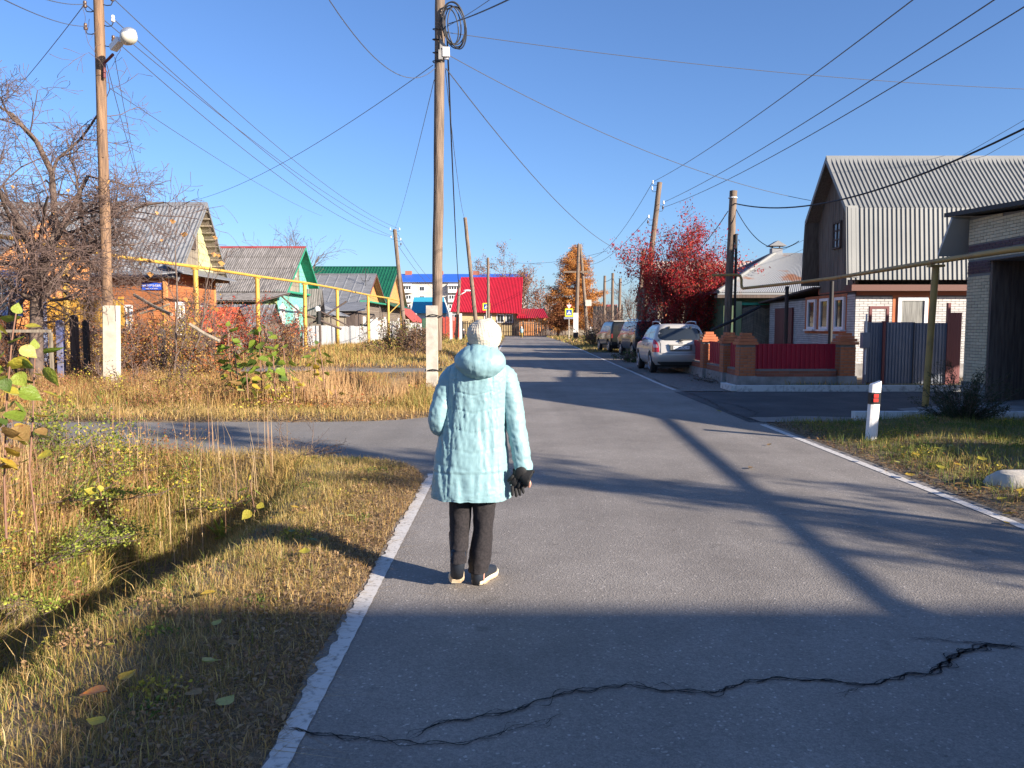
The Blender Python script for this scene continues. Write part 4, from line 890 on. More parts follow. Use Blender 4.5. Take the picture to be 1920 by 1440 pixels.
MB().bx(X0_ - .02, X1_, Yq - .03, Yq + .5, ez - .22, ez - .09).build('eave_board', M_DARKW, hp)
c = MB(); c.bx(ax - .25, ax + .25, ay - .2, ay + .2, az - .3, az + .25).slab([(ax - .42, ay - .3, az + .35), (ax + .42, ay - .3, az + .35), (ax, ay - .3, az + .6)], (0, .6, 0)); c.bx(ax - .2, ax - .15, ay, ay + .05, az + .25, az + .36); c.bx(ax + .15, ax + .2, ay, ay + .05, az + .25, az + .36); c.build('chimney', M_GALV, hp)
# herringbone panel
hb = thing('herringbone_gate', 'weathered yard gate panel of boards laid in a herringbone', 'gate', (10.9, 31.6, 0))
Yb = 31.6; xq0, xq1 = at(1390, 620, Yb).x, at(1440, 620, Yb).x; zq0, zq1 = .3, at(1400, 572, Yb).z
MB().bx(xq0 - .25, xq0 - .02, Yb - .06, Yb + .06, 0, zq1 + .15).build('post', M_GRNW, hb)
MB().bx(xq0 - .02, xq1 + .4, Yb + .03, Yb + .06, .05, zq1).build('backing', M_DARKW, hb)
MB().bx(xq0 - .05, xq1 + .4, Yb - .05, Yb + .03, zq1 + .001, zq1 + .1).build('top_rail', M_EMER, hb)
nW = 3; wv = (xq1 + .4 - xq0) / nW
for k in range(nW):
    xa = xq0 + k * wv; z = zq0; up_ = (k % 2 == 0)
    while z < zq1 - .18:
        dz_ = .22; a, b = (z, z + dz_) if up_ else (z + dz_, z)
        MB().slab([(xa + .005, Yb, a), (xa + wv - .005, Yb, b), (xa + wv - .005, Yb, min(b + .09, zq1)), (xa + .005, Yb, min(a + .09, zq1))], (0, .028, 0)).build('plank', M_GREYW, hb); z += .1
lb = thing('long_barn', 'long building with beige ribbed roof behind the red rowan', 'barn', (17, 58, 0))
Yl = 50; q0 = at(1236, 560, Yl); q1 = at(1236, 490, Yl + 4); qx1 = at(1440, 560, Yl).x
MB().bx(q0.x, q0.x + 14, Yl + .4, Yl + 8, 0, q0.z).build('wall', M_GREYW, lb)
s = MB(); s.corr((q0.x - .3, Yl, q0.z), (q0.x + 14, Yl, q0.z), (q0.x + 14, Yl + 4, q1.z), (q0.x - .3, Yl + 4, q1.z), 46, .06, 'trap', off=(0, -1, 1)); s.build('roof_slope', M_CREAMR, lb)
s = MB(); s.corr((q0.x - .3, Yl + 8, q0.z), (q0.x + 14, Yl + 8, q0.z), (q0.x + 14, Yl + 4, q1.z), (q0.x - .3, Yl + 4, q1.z), 46, .06, 'trap', off=(0, 1, 1)); s.build('roof_slope', M_CREAMR, lb)
g = MB(); g.slab([(q0.x, Yl + .4, q0.z), (q0.x, Yl + 7.6, q0.z), (q0.x, Yl + 4, q1.z - .1)], (.1, 0, 0)); g.build('gable', M_GREYW, lb)
print('p3 ok')
# ------------------------------------------------------------------ kerbs, brick fence
def kerb(name, label, pts, w=.15, h=.14, m=M_WHITEK, seg=1.):
    r = thing(name, label, 'kerb', pts[0])
    for a, b in zip(pts, pts[1:]):
        a, b = Vector(a), Vector(b); L = (b - a).length; n = max(1, int(L / seg)); d = (b - a) / L; ang = math.atan2(d.y, d.x)
        for i in range(n):
            c = a + d * (i + .5) * L / n; MB().box((c.x, c.y, h / 2 - .03 + .004 * (i % 2)), (L / n - .012, w, h + .06), rot=(0, 0, ang)).build('kerbstone', m, r)
    return r
kerb('kerb', 'whitewashed kerb running from the orange brick corner pillar to the gates', [(5.45, 18.62, 0), (12.2, 18.62, 0)], h=.15)
kerb('kerb', 'whitewashed kerb behind the reflector post and the dark juniper', [(5.55, 12.45, 0), (16, 12.25, 0)], h=.2)
kerb('kerb', 'short end stone of the whitewashed kerb turning the corner by the pillar', [(5.4, 18.65, 0), (5.4, 19.6, 0)], h=.15)
bf = thing('brick_fence', 'orange brick pillars with crimson sheet panels around the white house garden', 'fence', (7.3, 19.9, 0))
YP = 19.95
def pillar(x, y, h, w=.41, lim=300):
    c = MB(); c.bx(x - w / 2 + .012, x + w / 2 - .012, y - w / 2 + .012, y + w / 2 - .012, .0, h); p = c.build('pillar', M_MORTL, bf)
    bricks(p, (x - w / 2 + .012, y - w / 2 + .012, 0), (1, 0, 0), (0, -1, 0), w - .024, .3, h, [], M_BRO, bl=.2, limit=60)
    bricks(p, (x - w / 2 + .012, y - w / 2 + .012, 0), (0, 1, 0), (-1, 0, 0), w - .024, .3, h, [], M_BRO, bl=.2, limit=60)
    bricks(p, (x + w / 2 - .012, y - w / 2 + .012, 0), (0, 1, 0), (1, 0, 0), w - .024, .3, h, [], M_BRO, bl=.2, limit=0)
    cp = MB(); z = h
    for ww, hh in ((w + .1, .08), (w + .04, .08), (w - .06, .07), (w - .16, .08)):
        cp.bx(x - ww / 2, x + ww / 2, y - ww / 2, y + ww / 2, z, z + hh - .008); z += hh
    cp.build('cap', M_BRO, p)
    MB().bx(x - w / 2 - .03, x + w / 2 + .03, y - w / 2 - .03, y + w / 2 + .03, -.05, .3).build('footing', M_CONCD, p)
xL = at(1397, 680, YP).x; xR = at(1583, 680, YP).x; hP = at(1397, 646, YP).z
pillar(xL, YP, hP); pillar(xR, YP, hP)
yP2 = atX(1366, 680, xL).y; yP3 = atX(1331, 680, xL).y
pillar(xL, yP2, hP); pillar(xL, yP3 + .2, hP)
def fpanel(a, b, n):
    a, b = Vector(a), Vector(b); z0, z1 = .48, hP + .02; s = MB(); nrm = Vector((-(b - a).y, (b - a).x, 0)).normalized()
    off = (-1, -.2, 0) if abs((b - a).x) < .1 else (0, -1, 0)
    s.corr((a.x, a.y, z0), (b.x, b.y, z0), (b.x, b.y, z1), (a.x, a.y, z1), n, .03, 'trap', off=off); s.build('sheet_panel', M_REDF, bf)
    pl = MB(); d = (b - a).normalized(); nn = Vector((-d.y, d.x, 0)) * .1
    pl.slab([a - nn + Vector((0, 0, .28)), b - nn + Vector((0, 0, .28)), b - nn + Vector((0, 0, .47)), a - nn + Vector((0, 0, .47))], nn * 2); p_ = pl.build('plinth', M_MORTL, bf)
    of = Vector(off); of = Vector((0, -1, 0)) if abs(d.x) > .5 else Vector((-1, 0, 0))
    bricks(p_, a + of * .1 , d, of, (b - a).length, .28, .51, [], M_BRR, bh=.078, limit=60)
    ft = MB(); ft.slab([a - nn * 1.3 + Vector((0, 0, -.05)), b - nn * 1.3 + Vector((0, 0, -.05)), b - nn * 1.3 + Vector((0, 0, .28)), a - nn * 1.3 + Vector((0, 0, .28))], nn * 2.6); ft.build('footing', M_CONCD, bf)
fpanel((xL + .24, YP, 0), (xR - .24, YP, 0), 17)
fpanel((xL, YP + .24, 0), (xL, yP2 - .24, 0), 6); fpanel((xL, yP2 + .24, 0), (xL, yP3 - .04, 0), 9); fpanel((xL, yP3 + .44, 0), (xL, yP3 + 5.5, 0), 30)
# ------------------------------------------------------------------ gas pipes
def joint_pipe(root, pts, r, m, name='pipe'):
    P = []; pts = [Vector(p) for p in pts]
    for i, p in enumerate(pts):
        if 0 < i < len(pts) - 1:
            a = (pts[i - 1] - p); b = (pts[i + 1] - p); la = min(.18, a.length * .3); P += [p + a.normalized() * la, p + (a.normalized() * la + b.normalized() * la) * .25, p + b.normalized() * la]
        else: P.append(p)
    return MB().tube(P, r, 10).build(name, m, root, auto=50)
ZL = 4.2
lp = [gr(x, y, ZL) for x, y in ((-120, 424), (0, 443), (120, 463), (240, 484), (366, 500), (482, 518), (571, 530), (632, 541), (690, 553), (728, 559))]
gl = thing('gas_pipeline', 'bright yellow gas pipe carried on posts along the left houses', 'pipe', (lp[4].x, lp[4].y, 0))
e1_ = gr(752, 565, ZL)
joint_pipe(gl, lp + [e1_, (e1_.x, e1_.y, 3.3)], .07, M_YELLOW)
for i, p in enumerate(lp + [e1_]):
    if i in (1, 3): continue
    c = MB(); c.tube([(p.x, p.y, -.1), (p.x, p.y, ZL - .09)], .11, 10); c.build('post', M_YELLOW, gl, auto=50)
    c = MB(); c.bx(p.x - .16, p.x + .16, p.y - .1, p.y + .1, ZL - .12, ZL - .07); c.build('saddle', M_YELLOW, gl)
b0 = lp[9]; MB().tube([(b0.x, b0.y, 2.7), (e1_.x, e1_.y - .3, ZL - .1)], .05).build('brace', M_YELLOW, gl)
ZR = 2.9
rp = [gr(x, y, z) for x, y, z in ((1390, 541, 2.95), (1476, 532, 2.95), (1560, 522, 2.95), (1755, 490, 2.84), (1900, 468, 2.78))]
gr_ = thing('gas_pipeline', 'ochre gas pipe crossing in front of the gambrel house and brick garage', 'pipe', (rp[3].x, rp[3].y, 0))
v0 = rp[0]; joint_pipe(gr_, [(v0.x - 1.0, v0.y + .3, v0.z + .5), (v0.x, v0.y, v0.z + .5), v0, *rp[1:], (9.2, 8.4, 2.78), (8.7, -.6, 2.78), (8.5, -14, 2.78)], .05, M_OCHRE)
for i, p in enumerate(rp):
    if i in (0, 4): continue
    MB().tube([(p.x - (.1 if i == 3 else 0), p.y, -.1), (p.x, p.y, p.z - .08)], .06 if i < 3 else .065, 10).build('post', M_IRON if i < 3 else M_OCHRE, gr_, auto=50, label='black pipe post' if i < 3 else None)
MB().bx(rp[3].x - .14, rp[3].x + .14, rp[3].y - .08, rp[3].y + .08, rp[3].z - .11, rp[3].z - .066).build('saddle', M_OCHRE, gr_)
for y in (2.5, -8): x = 8.75; MB().tube([(x, y, -.1), (x, y, 2.7)], .05, 8).build('post', M_OCHRE, gr_)
# ------------------------------------------------------------------ poles
def knots(pts, seed, n=14, r=1.):
    a, b = Vector(pts[0]), Vector(pts[1]); rn = random.Random(seed); out = []
    for i in range(n + 1):
        t = i / n; out.append(a.lerp(b, t) + Vector((rn.uniform(-1, 1), rn.uniform(-1, 1), 0)) * .008 * r)
    return out
def pole(name, label, base, top, r0, r1, m=M_POLE, stub=None, hooks=(), group=None, seed=0, zstart=0.):
    base, top = Vector(base), Vector(top); root = thing(name, label, 'utility pole', (base.x, base.y, 0), group=group)
    a = base.lerp(top, zstart / max(top.z, .1)) if zstart else base - Vector((0, 0, .2))
    P = knots((a, top), seed); n = len(P)
    MB().tube(P, [r0 + (r1 - r0) * i / (n - 1) + .006 * noise.noise(Vector((i * .9, seed, 0))) for i in range(n)], 12).build('shaft', m, root, auto=60)
    for t, sx, mm in hooks:
        p = base.lerp(top, t); q = p + Vector((sx * .34, 0, .10)); h = MB()
        h.tube([p + Vector((sx * .08, 0, 0)), p + Vector((sx * .2, 0, -.03)), p + Vector((sx * .3, 0, -.02)), q + Vector((sx * .0, 0, -.05)), q], .012, 6); hk = h.build('hook', M_IRON, root)
        s = MB(); s.tube([q - Vector((0, 0, .02)), q + Vector((0, 0, .03)), q + Vector((0, 0, .05)), q + Vector((0, 0, .08)), q + Vector((0, 0, .13)), q + Vector((0, 0, .14))], [.045, .05, .032, .045, .035, .01], 10); s.build('insulator', mm, hk, auto=40)
    return root
def hookpt(base, top, t, sx): return Vector(base).lerp(Vector(top), t) + Vector((sx * .34, 0, .16))
M_PORC = mat('white_porcelain', (.75, .75, .74), .25); M_PORB = mat('brown_porcelain', (.09, .05, .03), .3)
# middle pole with the coil
pmY = 17.76; pmB = at(812, 740, pmY); pmB.z = 0; pmT = at(826, -95, pmY); pm1 = at(818, 575, pmY)
pm = pole('utility_pole', 'near grey wooden pole with concrete stub, cable coil and white junction box', at(819, 640, pmY), pmT, .118, .112, M_POLE, seed=3, zstart=0)
st = MB(); cx, tx = pmB.x, at(811, 576, pmY).x; st.slab([(cx - .13, pmY - .26, -.2), (cx + .13, pmY - .26, -.2), (tx + .125, pmY - .235, pm1.z + .02), (tx - .125, pmY - .235, pm1.z + .02)], (0, .19, 0)); st.build('concrete_stub', M_CONC, pm)
for py in (592, 693):
    v = at(814, py, pmY); MB().tube([v + Vector((math.cos(t) * .19, math.sin(t) * .25 - .06, .02 * math.sin(3 * t))) for t in [2 * math.pi * k / 16 for k in range(17)]], .014, 6).build('binding_wire', M_IRON, pm)
for py, w in ((56, .01), (75, .014), (118, .012), (100, .01)):
    v = at(822, py, pmY); MB().tube([v + Vector((math.cos(t) * .125, math.sin(t) * .125, .03 * math.sin(t + py))) for t in [2 * math.pi * k / 16 for k in range(17)]], w, 6).build('band', M_IRON, pm)
jb = at(838, 103, pmY); b_ = MB(); b_.box((jb.x, pmY - .16, jb.z), (.15, .12, .2)).bx(jb.x - .04, jb.x + .04, pmY - .16, pmY - .1, jb.z - .14, jb.z - .1); b_.build('junction_box', M_WHITEP, pm)
b_ = MB(); b_.bx(jb.x - .17, jb.x - .08, pmY - .2, pmY - .06, jb.z - .16, jb.z + .05).slab([(jb.x - .14, pmY - .19, jb.z + .05), (jb.x + .02, pmY - .19, jb.z + .11), (jb.x - .06, pmY - .19, jb.z + .2), (jb.x - .14, pmY - .19, jb.z + .32)], (0, .03, 0)); b_.build('bracket', M_CONCD, pm)
coil = thing('cable_coil', 'coiled black cable hanging beside the top of the near pole', 'cable', at(852, 90, pmY - .2))
for k, (cxp, cyp, ax_, az_) in enumerate([(852, 47, 21, 44), (853, 50, 18, 38), (848, 46, 16, 36), (850, 44, 22, 40), (845, 50, 14, 34), (857, 52, 17, 40)]):
    pts = []
    for j in range(33):
        t = 2 * math.pi * j / 32; q = at(cxp + ax_ * math.cos(t) - 4 * math.sin(t), cyp - az_ * math.sin(t), pmY - .18 - .02 * k + .03 * math.sin(2 * t + k)); pts.append(q)
    MB().tube(pts, .014, 6).build('loop', M_CABLE, coil)
# left pole with the street lamp
plY = 19.6; plB = at(203, 640, plY); plT = at(183, -70, plY)
plb = Vector((at(210, 740, plY).x, plY, 0))
LH = [(.985, 1, M_PORB), (.94, -1, M_PORB), (.88, 1, M_PORC), (.83, -1, M_PORB), (.80, 1, M_PORB)]
def tof(py): return (at(190, py, plY).z - plB.z) / (plT.z - plB.z)
LH = [(tof(8), 1, M_PORB), (tof(20), -1, M_PORB), (tof(47), 1, M_PORC), (tof(62), -1, M_PORB), (tof(85), 1, M_PORB)]
pl = pole('utility_pole', 'brown wooden pole with street lamp and white concrete stub behind bare apple branches', plB, plT, .13, .115, M_POLEW, hooks=LH, seed=5)
st = MB(); bx_ = at(212, 735, plY - .2).x; tx_ = at(209, 575, plY - .2).x; zt_ = at(209, 573, plY - .2).z
st.slab([(bx_ - .17, plY - .36, -.2), (bx_ + .17, plY - .36, -.2), (tx_ + .18, plY - .33, zt_), (tx_ - .15, plY - .33, zt_)], (0, .22, 0)); st.build('concrete_stub', mat('whitewashed_concrete', (.62, .55, .43), .9, col2=(.45, .4, .32), scale=4, bump=.4), pl)
lm = thing('street_lamp', 'street lamp with white housing and round glass bowl on the brown pole', 'lamp', at(196, 118, plY - .1))
a0 = at(196, 118, plY - .15); a1 = at(212, 102, plY - .35); a2 = at(222, 92, plY - .5)
MB().tube([at(196, 146, plY - .15), a0, a1], .035, 8).build('arm', M_MARN, lm)
dirl = (at(243, 68, plY - .7) - a1).normalized(); q4 = dirl.to_track_quat('Y', 'Z').to_matrix()
hs = MB(); c0_ = at(219, 83, plY - .5); hs.box(c0_, (.17, .36, .14), M=q4); hs.build('housing', M_WHITEP, lm)
hs = MB(); cb = at(241, 70, plY - .72)
rr_ = []
for k in range(9):
    t = k / 8; r_ = [.07, .13, .17, .19, .195, .18, .14, .08, .01][k]; c_ = cb + dirl * (t - .45) * .5
    rr_.append([c_ + q4 @ Vector((math.cos(a) * r_, 0, math.sin(a) * r_ * .85)) for a in [2 * math.pi * j / 16 for j in range(16)]])
hs.rings(rr_); hs.build('bowl', mat('frosted_lamp_bowl', (.55, .5, .38), .25, col2=(.7, .68, .6), scale=5, spec=.8), lm, smooth=True)
hs = MB(); hs.ell(cb + dirl * .02 + q4 @ Vector((0, 0, .06)), (.19, .22, .13), M=q4); hs.build('reflector', mat('silver_reflector', (.5, .52, .55), .3, metal=.7), lm, smooth=True)
# far poles
def pp(name, label, bpx, bpy, Y, tpx, tpy, r0, r1, **k):
    b = at(bpx, bpy, Y); b.z = 0; return b, at(tpx, tpy, Y), pole(name, label, b, at(tpx, tpy, Y), r0, r1, **k)
b1, t1, f1 = pp('utility_pole', 'leaning wooden pole with insulators and concrete stub before the green roof', 762, 652, 57, 740, 430, .16, .14, hooks=[(.985, -1, M_PORC), (.985, 1, M_PORC), (.92, -1, M_PORC), (.9, 1, M_PORC), (.86, 1, M_PORB)], seed=8)
MB().slab([(b1.x + .1, 56.75, -.1), (b1.x + .5, 56.75, -.1), (b1.x + .22, 56.75, 2.1), (b1.x - .02, 56.75, 2.1)], (0, .2, 0)).build('concrete_stub', M_CONC, f1)
b2, t2, f2 = pp('utility_pole', 'bare wooden pole leaning left just above the white hat', 898, 650, 52, 872, 408, .15, .12, seed=9)
b3, t3, f3 = pp('utility_pole', 'slim dark pole crossing the middle of the crimson roof', 916, 640, 83, 915, 483, .17, .14, seed=10)
b4, t4, f4 = pp('utility_pole', 'short brown pole with small lamp arm by the red fence', 855, 640, 80, 862, 525, .18, .14, seed=11)
v = at(862, 553, 79.8); w_ = at(870, 547, 79.8); MB().tube([v, at(866, 551, 79.7), w_ + Vector((.3, 0, .1))], .05).build('lamp_arm', M_WHITE, f4); MB().ell(w_ + Vector((.35, 0, .12)), (.4, .15, .1)).build('lamp_head', M_WHITEP, f4)
MB().bx(b4.x - .6, b4.x - .35, 79.5, 79.7, 0, 3).build('stub', M_WHITE, f4); MB().bx(b4.x + .4, b4.x + .65, 79.5, 79.7, 0, 2.9).build('stub', M_WHITE, f4)
bR1, tR1, r1_ = pp('utility_pole', 'upright dark wooden pole between the red rowan and the rusty roof', 1360, 690, 29, 1375, 358, .145, .14, seed=12)
v = at(1374, 371, 29); MB().tube([v + Vector((math.cos(t) * .15, math.sin(t) * .15, 0)) for t in [2 * math.pi * k / 12 for k in range(13)]], .022, 6).build('band', M_WHITEP, r1_)
MB().bx(bR1.x + .23, bR1.x + .3, 28.8, 28.9, 0, 5.0).build('cable_conduit', M_IRON, r1_)
R2H = [(.985, -1, M_PORC), (.95, -1, M_PORC), (.87, 1, M_PORC), (.84, 1, M_PORB), (.79, -1, M_PORC), (.76, -1, M_PORB)]
bR2, tR2, r2_ = pp('utility_pole', 'tall pole leaning right with paired insulators above the red rowan', 1197, 660, 40, 1237, 342, .17, .13, hooks=R2H, seed=13)
bR3, tR3, r3_ = pp('utility_pole', 'short dark pole half hidden in the left side of the rowan', 1192, 640, 52, 1207, 468, .17, .13, seed=14)
bR4, tR4, r4_ = pp('utility_pole', 'pole with whitewashed foot beside the pedestrian crossing sign', 1080, 632, 88, 1085, 458, .24, .17, seed=15)
MB().bx(bR4.x - .34, bR4.x + .2, 87.5, 87.7, .9, 3.1).build('whitewashed_foot', M_WHITE, r4_); MB().bx(bR4.x - .34, bR4.x + .2, 87.5, 87.7, 0, .9).build('tarred_foot', M_IRON, r4_)
for sx in (-1, 1): MB().bx(tR4.x - .1 + sx * 1.6, tR4.x + .1 + sx * .1, 87.9, 88.0, tR4.z - 3.2, tR4.z - 3.0).build('cross_arm', M_POLE, r4_)
bR5, tR5, r5_ = pp('utility_pole', 'slanting prop pole with a grey fuse box leaning against the whitewashed pole', 1103, 630, 88.6, 1088, 458, .22, .15, seed=16)
v = at(1098, 568, 88); MB().box((v.x + .3, 87.9, v.z), (.7, .3, .7)).build('fuse_box', M_CONC, r5_)
for (bx_p, tx_p, ty_p, Y, lab) in ((1132, 1134, 517, 74, 'leftmost of three plain poles by the tall plank wall'), (1147, 1149, 512, 72, 'middle and tallest of three plain poles by the tall plank wall'), (1160, 1163, 522, 70, 'rightmost of three plain poles by the tall plank wall')):
    pp('utility_pole', lab, bx_p, 640, Y, tx_p, ty_p, .16, .12, seed=bx_p)
# off-frame pole that carries the wires on the right
ofp = Vector((9.2, 4.5, 0)); pole('utility_pole', 'pole standing on the right verge past the frame edge', ofp + Vector((5, -17, 0)), ofp + Vector((5, -17, 9.2)), .13, .11, seed=21)
# ------------------------------------------------------------------ wires
def wire(label, A, B, sag=.4, r=.007, m=M_WIRE, n=24, name='overhead_wire'):
    A, B = Vector(A), Vector(B); pts = [A.lerp(B, i / n) - Vector((0, 0, 4 * sag * (i / n) * (1 - i / n))) for i in range(n + 1)]
    o = MB().tube(pts, r, 5).build(name, m); tag(o, label, 'wire', 'overhead wires'); return o
hp_ = [hookpt(plB, plT, t, sx) for t, sx, _ in LH]
hf_ = [hookpt(b1, t1, t, sx) for t, sx in ((.985, -1), (.985, 1), (.92, -1), (.9, 1), (.86, 1))]
for k, (a, b, s_, lab) in enumerate([(0, 1, .75, 'topmost long wire from the lamp pole to the leaning pole'), (1, 0, .6, 'wire from the left insulator of the lamp pole to the leaning pole'), (2, 3, .8, 'wire running from the white insulator on the lamp pole'), (4, 2, .9, 'lowest of the long wires from the lamp pole')]):
    wire(lab, hp_[a], hf_[b], s_, .011)
for a, ep, lab in ((1, (50, -28), 'upper wire leaving the lamp pole towards the top left corner'), (3, (30, -10), 'lower wire leaving the lamp pole towards the top left')): wire(lab, hp_[a], at(ep[0] - 60, ep[1] - 10, 9), .1, .008)
wire('wire dropping left from the lamp pole behind the bare tree', hp_[1], at(-60, 260, 34), .2, .01)
wire('thin service wire from the lamp pole to the slate roofed house', at(205, 165, plY), at(604, 405, 62), .3, .009)
wire('slack wire from the lamp pole down to the grey roof', at(200, 120, plY), at(278, 385, 38), .3, .009); wire('second slack wire from the lamp pole down to the grey roof', at(215, 107, plY), at(272, 385, 39), .3, .008)
wire('long service wire from the grey roof ridge up to the coil pole', at(345, 380, 39), at(812, 122, pmY), .5, .008)
wire('wire sagging into the coil pole from the upper left', at(560, -95, 9), at(818, 126, pmY), .7, .007)
wire('thin wire from the coil pole down to the leaning insulator pole', at(814, 150, pmY), t1, .3, .008)
wire('nearly level wire from the coil to the right edge', at(832, 60, pmY), at(2080, 172, 22), .25, .008)
wire('thick bundle from the coil to the upper right', at(840, 45, pmY), at(1040, -45, 9), .05, .012, M_CABLE); wire('thin wire beside the bundle to the upper right', at(838, 50, pmY), at(990, -52, 9), .03, .006)
wire('wire from the coil pole crossing to the gambrel house', at(835, 100, pmY), at(1520, 376, 25.5), .45, .009)
wire('wire from the coil pole curving down to the pole in the rowan', at(836, 128, pmY), at(1205, 476, 52), 1.2, .012)
wire('black cable hanging down the street from the coil pole', at(838, 60, pmY), at(863, 526, 80), 2.6, .022, M_CABLE)
wire('thin wire falling from the coil pole to the leaning bare pole', at(835, 130, pmY), at(873, 412, 52), .8, .009)
h2_ = [hookpt(bR2, tR2, t, sx) for t, sx, _ in R2H]
def ext(A, px, py, Y, k=1.35): B = at(px, py, Y); return Vector(A) + (B - Vector(A)) * k
wire('upper of the three wires rising right from the leaning pole', h2_[0], ext(h2_[0], 1677, -5, 13), .35, .011)
wire('middle of the three wires rising right from the leaning pole', h2_[2], ext(h2_[2], 1813, 0, 12), .35, .011)
wire('lowest of the three wires rising right from the leaning pole', h2_[3], ext(h2_[3], 1870, -4, 12), .5, .011)
wire('upper wire from the leaning pole down towards the larch', h2_[0], at(1086, 480, 88), 1.6, .014)
wire('lower wire from the leaning pole down towards the larch', h2_[4], at(1082, 490, 88), 1.2, .014)
wire('far wire between the larch poles and the crossing', at(1140, 470, 84), at(960, 492, 120), .6, .02)
wire('thick black cable from the upright pole to the top right', at(1376, 381, 29), at(2020, 190, 13), .75, .022, M_CABLE)
wire('black cable looping from the upright pole to the chimney', at(1378, 388, 29), at(1498, 452, 26), .75, .014, M_CABLE)
wire('black cable falling from the upright pole into the rowan', at(1365, 396, 29), at(1258, 500, 45), .5, .016, M_CABLE)
wire('upper faint wire passing behind the gambrel roof', at(1215, 556, 60), at(1980, 190, 22), .9, .008); wire('lower faint wire passing behind the gambrel roof', at(1215, 566, 60), at(1980, 218, 22), .9, .008)
wire('wire from the leaning pole beyond the green roof', t1, at(835, 545, 110), .8, .016); wire('lower wire from the leaning pole beyond the green roof', t1 - Vector((0, 0, .8)), at(835, 555, 110), .8, .016)
wire('left wire between the three plain poles', at(1134, 528, 74), at(1149, 520, 72), .1, .02, M_CABLE); wire('right wire between the three plain poles', at(1149, 520, 72), at(1163, 532, 70), .4, .02, M_CABLE); wire('wire from the last plain pole into the rowan', at(1163, 534, 70), at(1205, 500, 53), .4, .016, M_CABLE)
wire('upper wire right of the crimson roof', at(987, 542, 137), at(1082, 527, 89), .3, .02); wire('lower wire right of the crimson roof', at(987, 546, 137), at(1082, 533, 89), .3, .02)
# ------------------------------------------------------------------ signs
M_SBLUE = mat('sign_blue', (.015, .07, .3), .4); M_SYEL = mat('sign_yellow_green', (.75, .8, .03), .4); M_SRED = mat('sign_red', (.55, .03, .03), .4); M_BLK = mat('black_paint', (.012, .012, .013), .5)
def crossing_sign(label, px, py, Y, s, yld=False):
    v = at(px, py, Y); r = thing('road_sign', label, 'road sign', (v.x, Y, 0))
    L = lambda mb, n, m: mb.build(n, m, r, local=True)
    L(MB().tube([(0, .06, 0), (0, .06, v.z + (s * 1.25 if yld else s * .5))], .05), 'post', M_CONC); h = s / 2; z = v.z
    L(MB().bx(-h, h, 0, .04, z - h, z + h), 'plate', M_SYEL); q = h * .72
    L(MB().bx(-q, q, -.012, -.002, z - q, z + q), 'blue_field', M_SBLUE)
    L(MB().slab([(-q * .72, -.02, z - q * .62), (q * .72, -.02, z - q * .62), (0, -.02, z + q * .72)], (0, .006, 0)), 'triangle', M_WHITEP)
    w = MB(); zc = z - q * .05; w.ell((0, -.03, zc + q * .36), (q * .09, .012, q * .09), 8, 6)
    w.slab([(-q * .07, -.034, zc - q * .1), (q * .08, -.034, zc - q * .1), (q * .06, -.034, zc + q * .25), (-q * .09, -.034, zc + q * .25)], (0, .01, 0))
    w.slab([(-q * .07, -.034, zc - q * .1), (q * .02, -.034, zc - q * .1), (-q * .2, -.034, zc - q * .52), (-q * .3, -.034, zc - q * .52)], (0, .01, 0)); w.slab([(0, -.034, zc - q * .1), (q * .09, -.034, zc - q * .1), (q * .3, -.034, zc - q * .52), (q * .2, -.034, zc - q * .52)], (0, .01, 0)); L(w, 'walking_figure', M_BLK)
    if yld:
        zt = z + h + s * .5; L(MB().slab([(-s * .36, 0, zt), (s * .36, 0, zt), (0, 0, zt - s * .6)], (0, .03, 0)), 'yield_triangle', M_SRED); L(MB().slab([(-s * .29, -.01, zt - s * .035), (s * .29, -.01, zt - s * .035), (0, -.01, zt - s * .52)], (0, .008, 0)), 'yield_field', M_WHITEP)
        L(MB().bx(-h * 1.3, h * 1.3, -.0, .03, z - h - s * .32, z - h - .06), 'name_plate', mat('faded_plate', (.2, .22, .3), .5))
    return r
crossing_sign('pedestrian crossing sign with white give-way triangle above it', 1067, 586, 92, .94, True)
crossing_sign('pedestrian crossing sign on yellow board in front of the crimson roof', 912, 575, 92, .86)
# reflector post
vb = gr(1632, 832); rp_ = thing('reflector_post', 'white plastic roadside post with black band and red reflectors', 'post', vb); top = at(1641, 722, vb.y); lean = top.x - vb.x; Hh = top.z
def prism(z0, z1, g=0., m=None):
    ring = []
    for z in (z0, z1):
        cx_ = vb.x + lean * z / Hh; w = .073 + g; d = .05 + g
        ring.append([(cx_ - w, vb.y + d * .3, z), (cx_ - w * .75, vb.y - d * .8, z), (cx_ - w * .3, vb.y - d, z), (cx_ + w * .5, vb.y - d, z), (cx_ + w, vb.y - d * .5, z), (cx_ + w, vb.y + d, z), (cx_ - w * .6, vb.y + d, z)])
    return ring
zb0, zb1 = Hh * .73, Hh * .90 - .03
b_ = MB(); rg = prism(-.1, Hh + .03); rg[1] = [(x, y, z + .35 * (x - vb.x - lean)) for x, y, z in rg[1]]; b_.rings(rg); b_.build('body', mat('dirty_white_plastic', (.8, .79, .77), .5, col2=(.55, .52, .48), scale=7, fac=(.55, .72)), rp_)
b_ = MB(); b_.rings(prism(Hh * .68, Hh * .875, .003)); b_.build('band', M_BLK, rp_)
for k in (0, 1):
    z = Hh * (.72 + .075 * k); cx_ = vb.x + lean * z / Hh
    MB().bx(cx_ - .032, cx_ + .03, vb.y - .063, vb.y - .052, z, z + .045).build('reflector', mat('red_reflector', (.75, .06, .05), .2), rp_)
